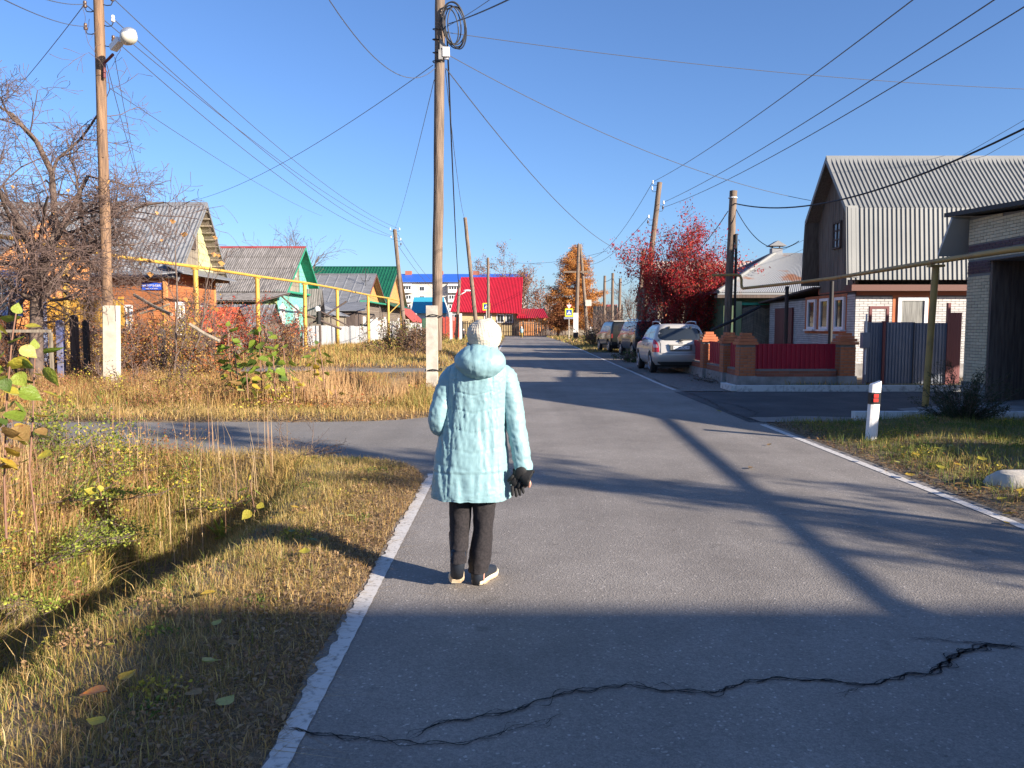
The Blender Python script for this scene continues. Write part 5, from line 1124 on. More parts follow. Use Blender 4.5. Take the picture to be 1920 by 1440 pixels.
# rock on the right verge
rk = gr(1905, 925); b_ = MB(); b_.ell((rk.x + .1, rk.y + .1, .06), (.32, .24, .17), 12, 8); b_.v = [(x + .06 * noise.noise(Vector((x * 5, y * 5, z * 5))), y + .06 * noise.noise(Vector((y * 5, z * 5, x * 5))), min(z, .19 + .02 * noise.noise(Vector((x * 4, y * 4, 0))))) for x, y, z in b_.v]
o = b_.build('concrete_lump', M_CONC, auto=35); tag(o, 'broken pale concrete block lying in the right verge grass', 'rock')
# ------------------------------------------------------------------ fences on the left
def slat_fence(name, label, a, b, h, sw, gap, m, rail=M_GREYW, kind=None, jag=.03, th=.03, posts=2.5, mpost=None, cat='fence'):
    a, b = Vector(a), Vector(b); L = (b - a).length; d = (b - a) / L; nrm = Vector((d.y, -d.x, 0)); r = thing(name, label, cat, a.lerp(b, .5)); rn = random.Random(int(L * 7)); n = int(L / (sw + gap)); allm = MB()
    for i in range(n):
        t = (i + .5) * L / n; c = a + d * t; hh = h * (1 + rn.uniform(-jag, jag)); p0, p1 = c - d * sw / 2, c + d * sw / 2; tl = rn.uniform(-.02, .02) * (jag > .01)
        poly = [p0 + Vector((0, 0, .05)), p1 + Vector((0, 0, .05)), p1 + d * tl + Vector((0, 0, hh)), p0 + d * tl + Vector((0, 0, hh))]
        if kind: allm.slab(poly, nrm * th)
        else: MB().slab(poly, nrm * th).build('slat', m, r)
    if kind: allm.build('slat', m, r, kind='stuff')
    for z in (h * .25, h * .8): MB().slab([a - nrm * .01 + Vector((0, 0, z)), b - nrm * .01 + Vector((0, 0, z)), b - nrm * .01 + Vector((0, 0, z + .08)), a - nrm * .01 + Vector((0, 0, z + .08))], -nrm * .04).build('rail', rail, r)
    k = 0.
    while posts and k < L: c = a + d * k; MB().box((c.x - nrm.x * .12, c.y - nrm.y * .12, h * .5), (.1, .1, h * 1.02)).build('post', mpost or rail, r); k += posts
    return r
g = lambda px, py: gr(px, py)
def grY(px, X): return atX(px, 650, X).y
XF = -13.6
slat_fence('picket_fence', 'ochre weathered picket fence panel behind the green sapling', (-13.2, grY(434, -13.2), 0), (-13.3, grY(474, -13.3), 0), 1.65, .13, .02, M_GREYW, jag=.02)
slat_fence('picket_fence', 'brown picket fence before the turquoise house', (-13.9, grY(497, -13.9), 0), (-14.0, grY(562, -14.0), 0), 1.7, .14, .03, M_BRNW, jag=.03)
def sheet_fence(name, label, a, b, h, m, n, sheetw=1.2, kindc='trap'):
    a, b = Vector(a), Vector(b); L = (b - a).length; d = (b - a) / L; r = thing(name, label, 'fence', a.lerp(b, .5)); k = max(1, round(L / sheetw))
    for i in range(k):
        p, q_ = a + d * L * i / k, a + d * (L * (i + 1) / k - .01); hh = h + .03 * ((i * 37 % 5) - 2) / 2; s = MB(); up = Vector((0, 0, hh)); s.corr(p + Vector((0, 0, .05)), q_ + Vector((0, 0, .05)), q_ + up, p + up, n, .02, kindc, off=(.5, -1, 0)); s.build('sheet', m, r)
    for i in range(0, k + 1, 2): c = a + d * L * i / k; MB().box((c.x, c.y, h / 2), (.07, .07, h + .05)).build('post', M_IRON, r)
    return r
sheet_fence('zinc_fence', 'dull grey zinc sheet fence beside the yellow pipe posts', (-14.1, grY(567, -14.1), 0), (-14.0, grY(630, -14.0), 0), 1.62, M_ZINC, 8, 2.2)
sheet_fence('zinc_fence', 'weathered zinc sheet fence between two yellow posts', (-13.9, grY(633, -13.9), 0), (-13.8, grY(691, -13.8), 0), 1.6, M_ZINC, 8, 2.2)
sheet_fence('zinc_fence', 'bright pale sheet metal gates right of the third yellow post', (-13.7, grY(694, -13.7), 0), (-13.6, grY(725, -13.6), 0), 2.3, M_ZINCL, 12, 3)
slat_fence('picket_fence', 'white and grey picket fence behind the leaning insulator pole', (-13.5, grY(731, -13.5), 0), (-12.6, grY(752, -12.6), 0), 2.1, .16, .08, M_ZINCL, kind='stuff')
sheet_fence('zinc_fence', 'white sheet fence left of the coil pole', (-12.4, grY(758, -12.4), 0), (-12.2, grY(792, -12.2), 0), 2.0, M_ZINCL, 8, 4)
sheet_fence('green_fence', 'dark green sheet fence left of the red board fence', (-11.2, 96, 0), (-9.2, 96, 0), 2.6, mat('dark_green_sheet', (.04, .1, .06), .6), 8, 2)
rf_ = slat_fence('red_fence', 'red painted board fence by the short lamp pole', at(830, 640, 92).xy.to_3d(), at(862, 640, 92).xy.to_3d(), 2.7, .28, .02, M_REDFN, rail=M_REDFN, kind='stuff')
slat_fence('wattle_fence', 'woven brown lath fence in front of the cream house', (at(840, 630, 128).x, 128, 0), (at(1003, 630, 128).x, 128, 0), 2.5, .16, .12, M_DARKW, kind='stuff', jag=.1)
slat_fence('plank_gate', 'crooked grey plank gates beyond the crossroads', (at(1003, 630, 128).x, 128, 0), (at(1062, 630, 128).x, 128, 0), 2.6, .3, .12, M_DARKW, kind='stuff', jag=.12)
slat_fence('wattle_fence', 'low lath fence behind the give-way sign', (at(1066, 630, 128).x, 128, 0), (at(1125, 630, 128).x, 128, 0), 2.1, .14, .22, M_GREYW, kind='stuff', jag=.1)
slat_fence('plank_wall', 'tall wall of grey vertical planks behind three plain poles', (at(1112, 600, 84).x, 84, 0), (at(1168, 600, 80).x, 80, 0), 3.7, .25, .03, M_GREYW, jag=.04, posts=0)
hb_ = thing('notice_box', 'small white cabinet on legs at the crossing', 'cabinet', (at(1112, 620, 86).x, 86, 0)); v = at(1112, 610, 86); MB().bx(v.x - .35, v.x + .35, 86, 86.4, .5, 1.5).build('cabinet', M_WHITE, hb_)
for sx in (-1, 1): MB().bx(v.x + sx * .3 - .04, v.x + sx * .3 + .04, 86.1, 86.2, 0, .5).build('leg', M_WHITE, hb_)
br_ = MB(); v0_ = at(1062, 604, 126); v1_ = at(1110, 604, 126); br_.bx(v0_.x, v1_.x, 126, 127, v0_.z - .2, v0_.z + .6); tg = br_.build('shelter_roof', M_DARKW); tag(tg, 'long dark canopy roof behind the give-way sign', 'canopy')
# left edge: ochre gates, posts, wire fence, blue post
og = thing('ochre_gate', 'ochre-yellow board gates behind the bare apple tree', 'gate', (-16, 27, 0))
for k in range(26):
    x = -18.5 + k * .19; MB().bx(x, x + .17, 27, 27.04, .3, 2.5 + (.1 if k % 2 else 0)).build('board', M_OKY, og)
MB().bx(-18.6, -13.4, 27.05, 27.12, 1.0, 1.12).build('rail', M_DARKW, og); MB().bx(-18.6, -13.4, 26.95, 26.99, 1.35, 1.5).build('rail', M_DARKW, og)
ww = at(20, 520, 26)
oh = shed('orange_house', 'orange painted house with blue and white window frame at the left edge', -26, -16.9, 25.3, 31, 3.9, 5.6, M_GALV, M_ORC, 'x', 'house')
window(oh, (at(14, 550, 25.26).x, 25.28, at(14, 550, 25.26).z), .95, 1.5, '-Y', mat('blue_white_casing', (.5, .58, .72), .6, col2=(.08, .16, .45), scale=9, fac=(.45, .55)), M_CURT, .2, 2, 2)
def post_thing(label, px, top_py, Y, w, m, cat='post', bpy=None):
    v = at(px, top_py, Y); o = MB().bx(v.x - w / 2, v.x + w / 2, Y - w / 2, Y + w / 2, -.1, v.z - w * .3); o.slab([(v.x - w / 2, Y - w / 2, v.z - w * .3), (v.x + w / 2, Y - w / 2, v.z - w * .3), (v.x, Y - w / 2, v.z)], (0, w, 0)); o = o.build('fence_post', m); return tag(o, label, cat)
M_BLUEP = mat('faded_blue_paint', (.12, .15, .35), .7, col2=(.2, .18, .2), scale=5)
post_thing('faded blue post in front of the ochre gates', 112, 600, 20.5, .15, M_BLUEP)
post_thing('tall pale blue post at the end of the orange house', 72, 470, 24.4, .22, mat('pale_blue_paint', (.35, .42, .6), .7, col2=(.3, .25, .28), scale=5))
post_thing('rough dark post right of the faded blue post', 138, 590, 20.6, .16, M_DARKW)
post_thing('dark wooden post standing in the yellow grass right of the lamp pole', 303, 616, 23.5, .17, M_DARKW)
post_thing('thin dark post by the lamp pole stub', 160, 600, 20.2, .12, M_IRON)
cf = thing('wire_fence', 'sagging chain-link panel in a rusty frame at the left edge', 'fence', (-12.4, 19, 0)); xa, xb = at(-30, 630, 18.5).x, at(95, 630, 18.5).x; zt_ = at(95, 618, 18.5).z
MB().bx(xa, xb, 18.46, 18.54, zt_ - .07, zt_).build('top_rail', M_GREYW, cf)
for x in (xa, xb): MB().bx(x - .03, x + .03, 18.46, 18.54, 0, zt_ - .07).build('frame_post', M_GREYW, cf)
ml = MB(); n = int((xb - xa) / .16)
for k in range(-12, n + 1):
    for sgn in (1, -1):
        x0 = xa + k * .16; x1 = x0 + (zt_ - .25); p, q_ = Vector((x0, 18.5, .15)), Vector((x1, 18.5, zt_ - .1))
        if sgn < 0: p.x, q_.x = x1, x0
        if min(p.x, q_.x) < xa or max(p.x, q_.x) > xb: continue
        ml.tube([p, q_], .006, 3, cap=False)
ml.build('wire_mesh', M_IRON, cf, kind='stuff')
# leaning beams: the well sweep and props seen against the houses
wsw = thing('well_sweep', 'long slanting wooden well sweep with a black weight, crossing the yard', 'well sweep', (at(600, 640, 52).x, 52, 0))
MB().tube([at(525, 553, 52), at(562, 585, 52), at(640, 617, 52)], [.05, .07, .08], 8).build('boom', M_DARKW, wsw); MB().tube([at(650, 565, 53), at(600, 598, 52.5), at(580, 608, 52)], .06, 8).build('prop', M_DARKW, wsw); MB().tube([at(597, 582, 52.3), at(655, 612, 52.3)], .05, 8).build('prop', M_DARKW, wsw)
v = at(598, 583, 52); MB().tube([v, at(598, 608, 52)], .16, 10).build('weight', M_BLK, wsw); MB().ell(at(595, 580, 52), (.2, .2, .22), 10, 8).build('wrapping', M_WHITE, wsw); MB().tube([at(600, 610, 52.2), (at(600, 610, 52.2).x, 52.2, 0)], .08, 8).build('post', M_DARKW, wsw)
def beam(label, a, b, r, m=M_DARKW): return tag(MB().tube([a, a.lerp(b, .5) + Vector((0, 0, -.03)), b], r, 7).build('leaning_pole', m), label, 'pole')
beam('white-tipped pole slanting across the orange-brown house wall', at(252, 553, 24), at(322, 590, 22), .05, M_GREYW); beam('thin pole crossing the slanting one before the windows', at(262, 588, 23), at(318, 570, 23), .03, M_GREYW)
beam('grey pole leaning over the rust-coloured bushes', at(355, 608, 21), at(412, 640, 21), .05, M_GREYW); beam('dark iron pipe sloping from the upright pole up to the green wall', at(1332, 620, 26), at(1425, 575, 27), .05, M_IRON)
0 and post_thing('plain concrete post right of the lamp pole', 225, 560, 21.2, .2, M_CONC)
print('p4 ok')
# ------------------------------------------------------------------ vehicles (local frame: x right, y forward, rear at y = 0)
def rring(z, hw, y0, y1, rr=.22, rf=.35, bow=.05, bowf=.12, dzf=0.):
    P = []
    def arc(cx, cy, r, a0, a1, k=6):
        for i in range(k + 1): t = a0 + (a1 - a0) * i / k; P.append([cx + r * math.cos(t), cy + r * math.sin(t)])
    for i in range(9): P.append([-hw + rr + (2 * hw - 2 * rr) * i / 9 + .001, y0])
    arc(hw - rr, y0 + rr, rr, -math.pi / 2, 0)
    for i in range(1, 14): P.append([hw, y0 + rr + (y1 - rf - y0 - rr) * i / 14])
    arc(hw - rf, y1 - rf, rf, 0, math.pi / 2)
    for i in range(1, 9): P.append([hw - rf - (2 * hw - 2 * rf) * i / 9, y1])
    arc(-hw + rf, y1 - rf, rf, math.pi / 2, math.pi)
    for i in range(1, 14): P.append([-hw, y1 - rf - (y1 - rf - y0 - rr) * i / 14])
    arc(-hw + rr, y0 + rr, rr, math.pi, 1.5 * math.pi)
    out = []
    for x, y in P:
        k = (x / hw) ** 2; wr = max(0, 1 - (y - y0) / .5); wf = max(0, 1 - (y1 - y) / .6); yy = y + bow * k * wr - bowf * k * wf
        t = max(0, (yy - 2.9) / 1.4); out.append(Vector((x, yy, z - dzf * t * t)))
    return out
def lerp_ring(R_, z, idx):
    for a, b in zip(R_, R_[1:]):
        if a[0] <= z <= b[0]: t = (z - a[0]) / (b[0] - a[0]); return a[idx] + (b[idx] - a[idx]) * t
    return R_[-1][idx] if z > R_[-1][0] else R_[0][idx]
def vehicle(name, label, cat, loc, rz, rings_, wheels, wr, mpaint, track=.77, rear=None):
    root = thing(name, label, cat, loc, rz)
    mb = MB(); mb.rings([rring(*r) for r in rings_]); o = mb.build('body', mpaint, root, local=True, smooth=True)
    cut = bmesh.new()
    for wy in wheels:
        for sx in (-1, 1):
            bmesh.ops.create_cone(cut, cap_ends=True, segments=28, radius1=wr + .06, radius2=wr + .06, depth=.5, matrix=Matrix.Translation((sx * 1.0, wy, wr)) @ Matrix.Rotation(math.pi / 2, 4, 'Y'))
    cm = bpy.data.meshes.new('cut'); cut.to_mesh(cm); cut.free(); co = bpy.data.objects.new('cut', cm); C.objects.link(co); co.parent = root
    md = o.modifiers.new('b', 'BOOLEAN'); md.object = co; md.operation = 'DIFFERENCE'; md.solver = 'EXACT'
    dg = bpy.context.evaluated_depsgraph_get(); me = bpy.data.meshes.new_from_object(o.evaluated_get(dg)); o.modifiers.clear(); o.data = me
    me.polygons.foreach_set('use_smooth', [True] * len(me.polygons)); me.set_sharp_from_angle(angle=R(42)); bpy.data.objects.remove(co)
    und = MB(); und.bx(-.72, .72, .35, rings_[0][3] - .4, .2, .5); und.build('underbody', M_BLK, root, local=True)
    for wy in wheels:
        for sx in (-1, 1):
            t = MB(); xs = [sx * (track - .11), sx * (track - .105), sx * (track - .03), sx * (track + .05), sx * (track + .10), sx * (track + .105)]; rs = [wr * .62, wr * .94, wr, wr, wr * .94, wr * .62]
            t.rings([[Vector((x, wy + r * math.cos(a), wr + r * math.sin(a))) for a in [2 * math.pi * j / 24 for j in range(24)]] for x, r in zip(xs, rs)]); w = t.build('wheel', M_RUBBER, root, local=True, auto=40)
            rm = MB(); xo = sx * (track + .107)
            for k in range(5):
                a = 2 * math.pi * k / 5; d = Vector((0, math.cos(a), math.sin(a))); e = Vector((0, -math.sin(a), math.cos(a))) * .035
                rm.slab([Vector((xo, wy, wr)) + d * .03 + e * 1.2, Vector((xo, wy, wr)) + d * wr * .6 + e, Vector((xo, wy, wr)) + d * wr * .6 - e, Vector((xo, wy, wr)) + d * .03 - e * 1.2], (-sx * .03, 0, 0))
            rm.tube([Vector((xo, wy + wr * .6 * math.cos(a), wr + wr * .6 * math.sin(a))) for a in [2 * math.pi * j / 20 for j in range(21)]], .02, 6); rm.build('rim', M_RIM, w, local=True)
    return root
def rear_y(rg, z, x, out=.005):
    hw = lerp_ring(rg, z, 1); y0 = lerp_ring(rg, z, 2); rr = lerp_ring(rg, z, 4) if len(rg[0]) > 4 else .22; bow = .05; ax = abs(x)
    y = y0 + bow * (ax / hw) ** 2
    if ax > hw - rr: q = min((ax - (hw - rr)) / rr, .999); y += rr * (1 - math.sqrt(1 - q * q))
    return y - out
def rear_patch(rg, outline, out=.006, n=14, mb=None):
    """outline: list of (z, xl, xr) rows on the rear surface"""
    mb = mb or MB(); P = []
    for z, xl, xr in outline: P.append([Vector((xl + (xr - xl) * i / n, rear_y(rg, z, xl + (xr - xl) * i / n, out), z)) for i in range(n + 1)])
    mb.grid(P); return mb
SR = [(.30, .78, .16, 4.1, .2, .35, .05, .12, 0), (.42, .87, .05, 4.22, .24, .4, .05, .15, 0), (.55, .895, .0, 4.28, .26, .45, .05, .18, 0), (.66, .90, .0, 4.28, .26, .45, .05, .18, .02), (.72, .90, .05, 4.26, .26, .45, .05, .18, .05),
      (.90, .90, .08, 4.2, .26, .5, .05, .2, .12), (1.02, .885, .11, 4.1, .26, .5, .05, .2, .2), (1.06, .875, .13, 3.25, .26, .3, .05, .2, .0), (1.10, .86, .15, 3.1, .24, .3, .05, .15, 0), (1.35, .79, .24, 2.68, .22, .25, .05, .15, 0), (1.54, .71, .34, 2.3, .2, .25, .05, .12, 0),
      (1.62, .64, .40, 2.1, .2, .25, .06, .1, 0), (1.655, .52, .55, 1.9, .2, .25, .06, .1, 0), (1.67, .3, .85, 1.6, .15, .15, .05, .1, 0)]
M_SILV = mat('champagne_silver_paint', (.48, .46, .43), .38, metal=.25, coat=.5)
M_TAIL = mat('tail_lamp_red', (.55, .015, .02), .12, coat=1.); M_TAILW = mat('tail_lamp_clear', (.7, .45, .42), .12, coat=1.)
rb = gr(1222, 703); suvx = 5.62
suv = vehicle('parked_car', 'champagne silver estate car parked with its rear to the camera by the brick fence', 'car', (suvx - .05, 25.3, 0), R(-.5), SR, (.85, 3.4), .36, M_SILV, .785)
g = rear_patch(SR, [(1.115, -.50, .50), (1.13, -.60, .60), (1.17, -.69, .69), (1.23, -.725, .725), (1.30, -.725, .725), (1.40, -.69, .69), (1.46, -.64, .64), (1.50, -.585, .585), (1.515, -.52, .52)], .007, 22); g.build('rear_window', M_GLASS, suv, local=True, smooth=True)
for sx in (-1, 1):
    s = MB(); rows = []
    for z, w0, w1 in ((.73, .70, .93), (.78, .70, .96), (.88, .71, .97), (.98, .73, .96), (1.06, .76, .94), (1.12, .80, .91), (1.15, .82, .86)):
        row = []
        for i in range(9):
            t = i / 8; xx = w0 + (w1 - w0) * t
            hw = lerp_ring(SR, z, 1) + .016
            if xx < hw - .26: y = rear_y(SR, z, xx, .018)
            else:
                q = (xx - (hw - .26)) / (w1 - (hw - .26)); a = q * 1.35; xx = hw - .26 + .26 * math.sin(a); y = lerp_ring(SR, z, 2) + .05 + .26 * (1 - math.cos(a)) - .016
            row.append(Vector((sx * xx, y, z)))
        rows.append(row)
    s.grid(rows); tl = s.build('tail_lamp', M_TAIL, suv, local=True, smooth=True)
    s = MB(); s.grid([[p + Vector((0, -.004, 0)) for p in r[1:7]] for r in rows[2:4]]); s.build('clear_lens', M_TAILW, tl, local=True, smooth=True)
    # side windows
    for y0, y1, z1b in ((.55, 1.35, .95), (1.40, 2.1, 1), (2.15, 2.75, 1)):
        w = MB(); P = []
        for z in (1.12, 1.25, 1.38, 1.50):
            hw = lerp_ring(SR, z, 1) + .004; yf_ = min(y1, lerp_ring(SR, z, 3) - .38 + .0); ya = y0 + (.12 if y0 < 1 and z > 1.4 else 0) + (z - 1.12) * .15 * (y0 < 1)
            P.append([Vector((sx * hw, ya + (max(yf_, ya + .03) - ya) * i / 5, z)) for i in range(6)])
        w.grid(P); w.build('side_window', M_GLASS, suv, local=True, smooth=True)
    MB().tube([(sx * .60, .62, 1.66), (sx * .62, .75, 1.73), (sx * .62, 1.4, 1.745), (sx * .61, 1.95, 1.73), (sx * .59, 2.1, 1.66)], .022, 8).build('roof_rail', M_RIM, suv, local=True, smooth=True)
    m_ = MB(); m_.ell((sx * 1.0, 2.75, 1.13), (.12, .06, .085), 12, 8); m_.tube([(sx * .86, 2.75, 1.08), (sx * .98, 2.75, 1.09)], .03); m_.build('wing_mirror', M_BLK, suv, local=True, smooth=True)
    MB().bx(sx * .905, sx * .93, 1.2, 1.4, .93, .965).bx(sx * .905, sx * .93, 2.05, 2.25, .93, .965).build('door_handle', M_SILV, suv, local=True)
    MB().bx(sx * .36 - .03, sx * .36 + .03, .28, .36, 1.525, 1.575).build('hinge', M_BLK, suv, local=True)
# tailgate seams, bumper, plate
sm = MB()
def rline(mb, pts, w=.008):
    mb.tube([Vector((x, rear_y(SR, z, x, .001), z)) for x, z in pts], w, 5)
rline(sm, [(-.66, .70)] + [(-.66 + 1.32 * i / 12, .695) for i in range(13)]); rline(sm, [(.67, .70), (.66, .8), (.66, 1.0), (.71, 1.13)]); rline(sm, [(-.67, .70), (-.66, .8), (-.66, 1.0), (-.71, 1.13)]); rline(sm, [(-.88, .705), (-.75, .7)]); rline(sm, [(.88, .705), (.75, .7)]); sm.build('panel_gap', M_BLK, suv, local=True)
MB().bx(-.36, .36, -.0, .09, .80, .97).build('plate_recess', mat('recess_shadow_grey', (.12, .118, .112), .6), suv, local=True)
o = MB().bx(-.40, .40, .035, .09, .965, 1.0).build('plate_light_bar', M_SILV, suv, local=True)
pz = MB().bx(-.265, .265, -.012, -.004, .825, .94).build('number_plate', M_WHITEP, suv, local=True)
text_obj('К338ОС', .105, M_BLK, pz, (-.06, -.0135, .882), ext=.0008, xs=1.0); text_obj('45', .07, M_BLK, pz, (.2, -.0135, .89), ext=.0008)
e = MB(); e.tube([Vector((.07 * math.cos(t), rear_y(SR, 1.035, 0, .014), 1.035 + .036 * math.sin(t))) for t in [2 * math.pi * k / 20 for k in range(21)]], .006, 5); e.tube([(-.03, rear_y(SR, 1.035, 0, .014), 1.01), (-.018, rear_y(SR, 1.035, 0, .014), 1.06)], .006, 5).tube([(.018, rear_y(SR, 1.035, 0, .014), 1.01), (.03, rear_y(SR, 1.035, 0, .014), 1.06)], .006, 5).tube([(-.024, rear_y(SR, 1.035, 0, .014), 1.03), (.024, rear_y(SR, 1.035, 0, .014), 1.04)], .006, 5); e.build('emblem', M_RIM, suv, local=True)
MB().tube([(-.02, .06, 1.115), (.0, .10, 1.14), (.3, .15, 1.145), (.36, .16, 1.14)], .012, 6).bx(-.05, .07, .05, .15, 1.1, 1.13).build('wiper', M_BLK, suv, local=True)
b_ = rear_patch(SR, [(.60, -.66, .66), (.655, -.68, .68)], .02, 14); b_.grid([[Vector((-.66 + 1.32 * i / 14, rear_y(SR, .655, -.66 + 1.32 * i / 14, .02), .655)) for i in range(15)], [Vector((-.66 + 1.32 * i / 14, rear_y(SR, .68, -.66 + 1.32 * i / 14, -.03), .668)) for i in range(15)]]); b_.build('bumper_step', M_SILV, suv, local=True)
rear_patch(SR, [(.30, -.62, .62), (.36, -.74, .74), (.41, -.76, .76)], .012, 14).build('lower_bumper', mat('dark_bumper_plastic', (.05, .05, .05), .7), suv, local=True)
MB().tube([(.5, .1, .28), (.5, .02, .28)], .035, 10).build('exhaust', M_RIM, suv, local=True); MB().tube([(0, 1.0, 1.66), (0, .78, 1.86)], .006, 5).build('aerial', M_BLK, suv, local=True)
# dark boxy pickup and dark van behind
M_DKP = mat('black_green_paint', (.012, .014, .013), .3, coat=.5); M_NAVY = mat('navy_black_paint', (.012, .016, .026), .3, coat=.5)
BR = [(.42, .80, .06, 4.2, .12, .25, .02, .08, 0), (.55, .86, .02, 4.28, .12, .3, .02, .1, 0), (.80, .87, .0, 4.3, .12, .3, .02, .1, 0), (1.12, .86, .01, 4.25, .12, .3, .02, .1, .1), (1.18, .85, .02, 3.3, .12, .2, .02, .1, 0), (1.55, .78, .10, 2.95, .12, .2, .02, .1, 0), (1.74, .72, .14, 2.75, .12, .2, .02, .1, 0), (1.80, .64, .22, 2.6, .15, .2, .02, .1, 0), (1.82, .5, .4, 2.4, .12, .15, .02, .1, 0)]
vx = at(1166, 640, 45.5).x + .2
v1 = vehicle('parked_car', 'black boxy off-roader with pale roof and plate parked beyond the silver car', 'car', (vx, 45.5, .04), R(6), BR, (.8, 3.4), .38, M_DKP, .74)
rear_patch(BR, [(1.25, -.66, .66), (1.60, -.62, .62), (1.65, -.56, .56)], .008).build('rear_window', M_GLASS, v1, local=True)
MB().slab([(-.66, .2, 1.835), (.66, .2, 1.835), (.6, 2.5, 1.84), (-.6, 2.5, 1.84)], (0, 0, .03)).build('pale_roof', M_WHITE, v1, local=True)
pz = MB().bx(-.1, .42, -.03, -.015, .86, .98).build('number_plate', M_WHITEP, v1, local=True); text_obj('О 176 МК', .1, M_BLK, pz, (.16, -.033, .92), ext=.001)
MB().bx(-.84, .84, -.09, .02, .44, .62).build('bumper', M_BLK, v1, local=True)
for sx in (-1, 1): MB().bx(sx * .80 - .04, sx * .80 + .04, -.03, .02, .85, 1.1).build('tail_lamp', mat('dull_tail_lamp', (.16, .015, .015), .3), v1, local=True)
MB().tube([(-.45, -.02, .36), (-.45, -.16, .36)], .04, 8).build('exhaust', M_RIM, v1, local=True)
VR = [(.42, .84, .06, 4.6, .1, .3, .02, .08, 0), (.6, .92, .0, 4.7, .12, .3, .02, .1, 0), (1.1, .93, .0, 4.7, .12, .3, .02, .1, .1), (1.2, .92, .01, 4.1, .12, .3, .02, .1, .0), (1.65, .84, .1, 3.6, .12, .3, .02, .1, 0), (1.82, .78, .16, 3.4, .15, .2, .02, .1, 0), (1.87, .6, .35, 3.1, .12, .15, .02, .1, 0)]
vx = at(1222, 640, 38.5).x + .1
v2 = vehicle('parked_van', 'tall navy-black minivan with one high red tail lamp behind the silver car', 'van', (vx, 38.5, .0), R(4), VR, (.9, 3.7), .36, M_NAVY, .8)
rear_patch(VR, [(1.2, -.74, .74), (1.62, -.67, .67)], .008).build('rear_window', M_GLASS, v2, local=True)
for sx in (-1, 1): rear_patch(VR, [(1.35, sx * .80, sx * .86), (1.5, sx * .76, sx * .86), (1.7, sx * .71, sx * .81)], .015, 4).build('tail_lamp', M_TAIL, v2, local=True)
MB().bx(-.8, .8, -.06, .05, .5, .68).build('bumper', M_BLK, v2, local=True)
for sx in (-1, 1): MB().tube([(sx * .68, .5, 1.86), (sx * .68, .6, 1.93), (sx * .68, 2.8, 1.93), (sx * .68, 2.9, 1.86)], .025, 6).build('roof_rail', M_RIM, v2, local=True)
print('p5 ok')
# ------------------------------------------------------------------ trees and bushes
def frames(D):
    up = np.where(np.abs(D[:, 2:3]) < .9, np.array([[0, 0, 1.]]), np.array([[1., 0, 0]])); A = np.cross(D, up); A /= np.linalg.norm(A, axis=1, keepdims=True) + 1e-9; return A, np.cross(D, A)
def seg_mesh(name, S, m, parent, n=5, **k):
    S = np.array(S); p, q, r0, r1 = S[:, :3], S[:, 3:6], S[:, 6], S[:, 7]; D = q - p; D /= np.linalg.norm(D, axis=1, keepdims=True) + 1e-9; A, B = frames(D); V = np.zeros((len(S), 2 * n, 3))
    for j in range(n):
        t = 2 * np.pi * j / n; o = A * np.cos(t) + B * np.sin(t); V[:, j] = p + o * r0[:, None]; V[:, n + j] = q + o * r1[:, None]
    F = []
    for j in range(n): F.append([j, (j + 1) % n, n + (j + 1) % n, n + j])
    F = (np.arange(len(S))[:, None, None] * 2 * n + np.array(F)[None]).reshape(-1, 4); return npmesh(name, V.reshape(-1, 3), F, m, parent=parent, smooth=True, **k)
def grow(rn, p, d, L, r, lev, out, tips, P):
    """recursive branching. P: nseg, wander, droop(by level), kids, spread, ratio"""
    maxlev = P['lev']; ns = P['nseg'] if lev < 2 else max(2, P['nseg'] - 2); step = L / ns; rr = r; r_end = max(r * P.get('taper', .45), P['rmin']); d = d.copy()
    pts = [p.copy()]
    for i in range(ns):
        d = (d + Vector((rn.gauss(0, 1), rn.gauss(0, 1), rn.gauss(0, 1))) * P['wander'] + Vector((0, 0, 1)) * P['lift'][min(lev, len(P['lift']) - 1)]).normalized()
        q = p + d * step
        if q.z < P.get('floor', .15): d.z = abs(d.z) * .5; q = p + d.normalized() * step
        r2 = r + (r_end - r) * (i + 1) / ns; out[0 if lev < P.get('split', 2) else 1].append((*p, *q, rr, r2)); p = q; rr = r2; pts.append(q.copy())
        if lev < maxlev:
            kk = P['kids'][lev]; nk = int(kk / ns + rn.random())
            if i == 0 and lev == 0 and P.get('bare', 0): nk = 0
            for _ in range(nk):
                ax = d.orthogonal().normalized(); ax.rotate(Matrix.Rotation(rn.uniform(0, 2 * math.pi), 3, d)); nd = d.copy(); nd.rotate(Matrix.Rotation(R(rn.gauss(P['spread'], 10)), 3, ax))
                grow(rn, p, nd, L * P['ratio'] * rn.uniform(.65, 1.15) * (1 - .35 * (i / ns) * (lev == 0)), rr * P.get('rratio', .62), lev + 1, out, tips, P)
        if lev >= maxlev - 1: tips.append((q.copy(), d.copy()))
def leaf_cards(P, N, size, cols, asp=.6, fold=.25, jit=.18):
    """P (n,3) centres, N (n,3) directions of the leaf axis; rhombic folded leaves"""
    n = len(P); A, B = frames(N); t = rng.uniform(0, 2 * np.pi, n)[:, None]; S_ = A * np.cos(t) + B * np.sin(t); W = np.cross(N, S_); s = (size * rng.uniform(.6, 1.25, n))[:, None] if np.isscalar(size) else size[:, None]
    V = np.zeros((n, 4, 3)); V[:, 0] = P; V[:, 1] = P + N * s * .5 + S_ * s * asp * .5 + W * s * fold * .5; V[:, 2] = P + N * s; V[:, 3] = P + N * s * .5 - S_ * s * asp * .5 + W * s * fold * .5
    F = np.arange(n)[:, None] * 4; F = np.concatenate([F + [0, 1, 2], F + [0, 2, 3]], 0); return V.reshape(-1, 3), F, np.repeat(palette(n, cols, jit), 4, 0)
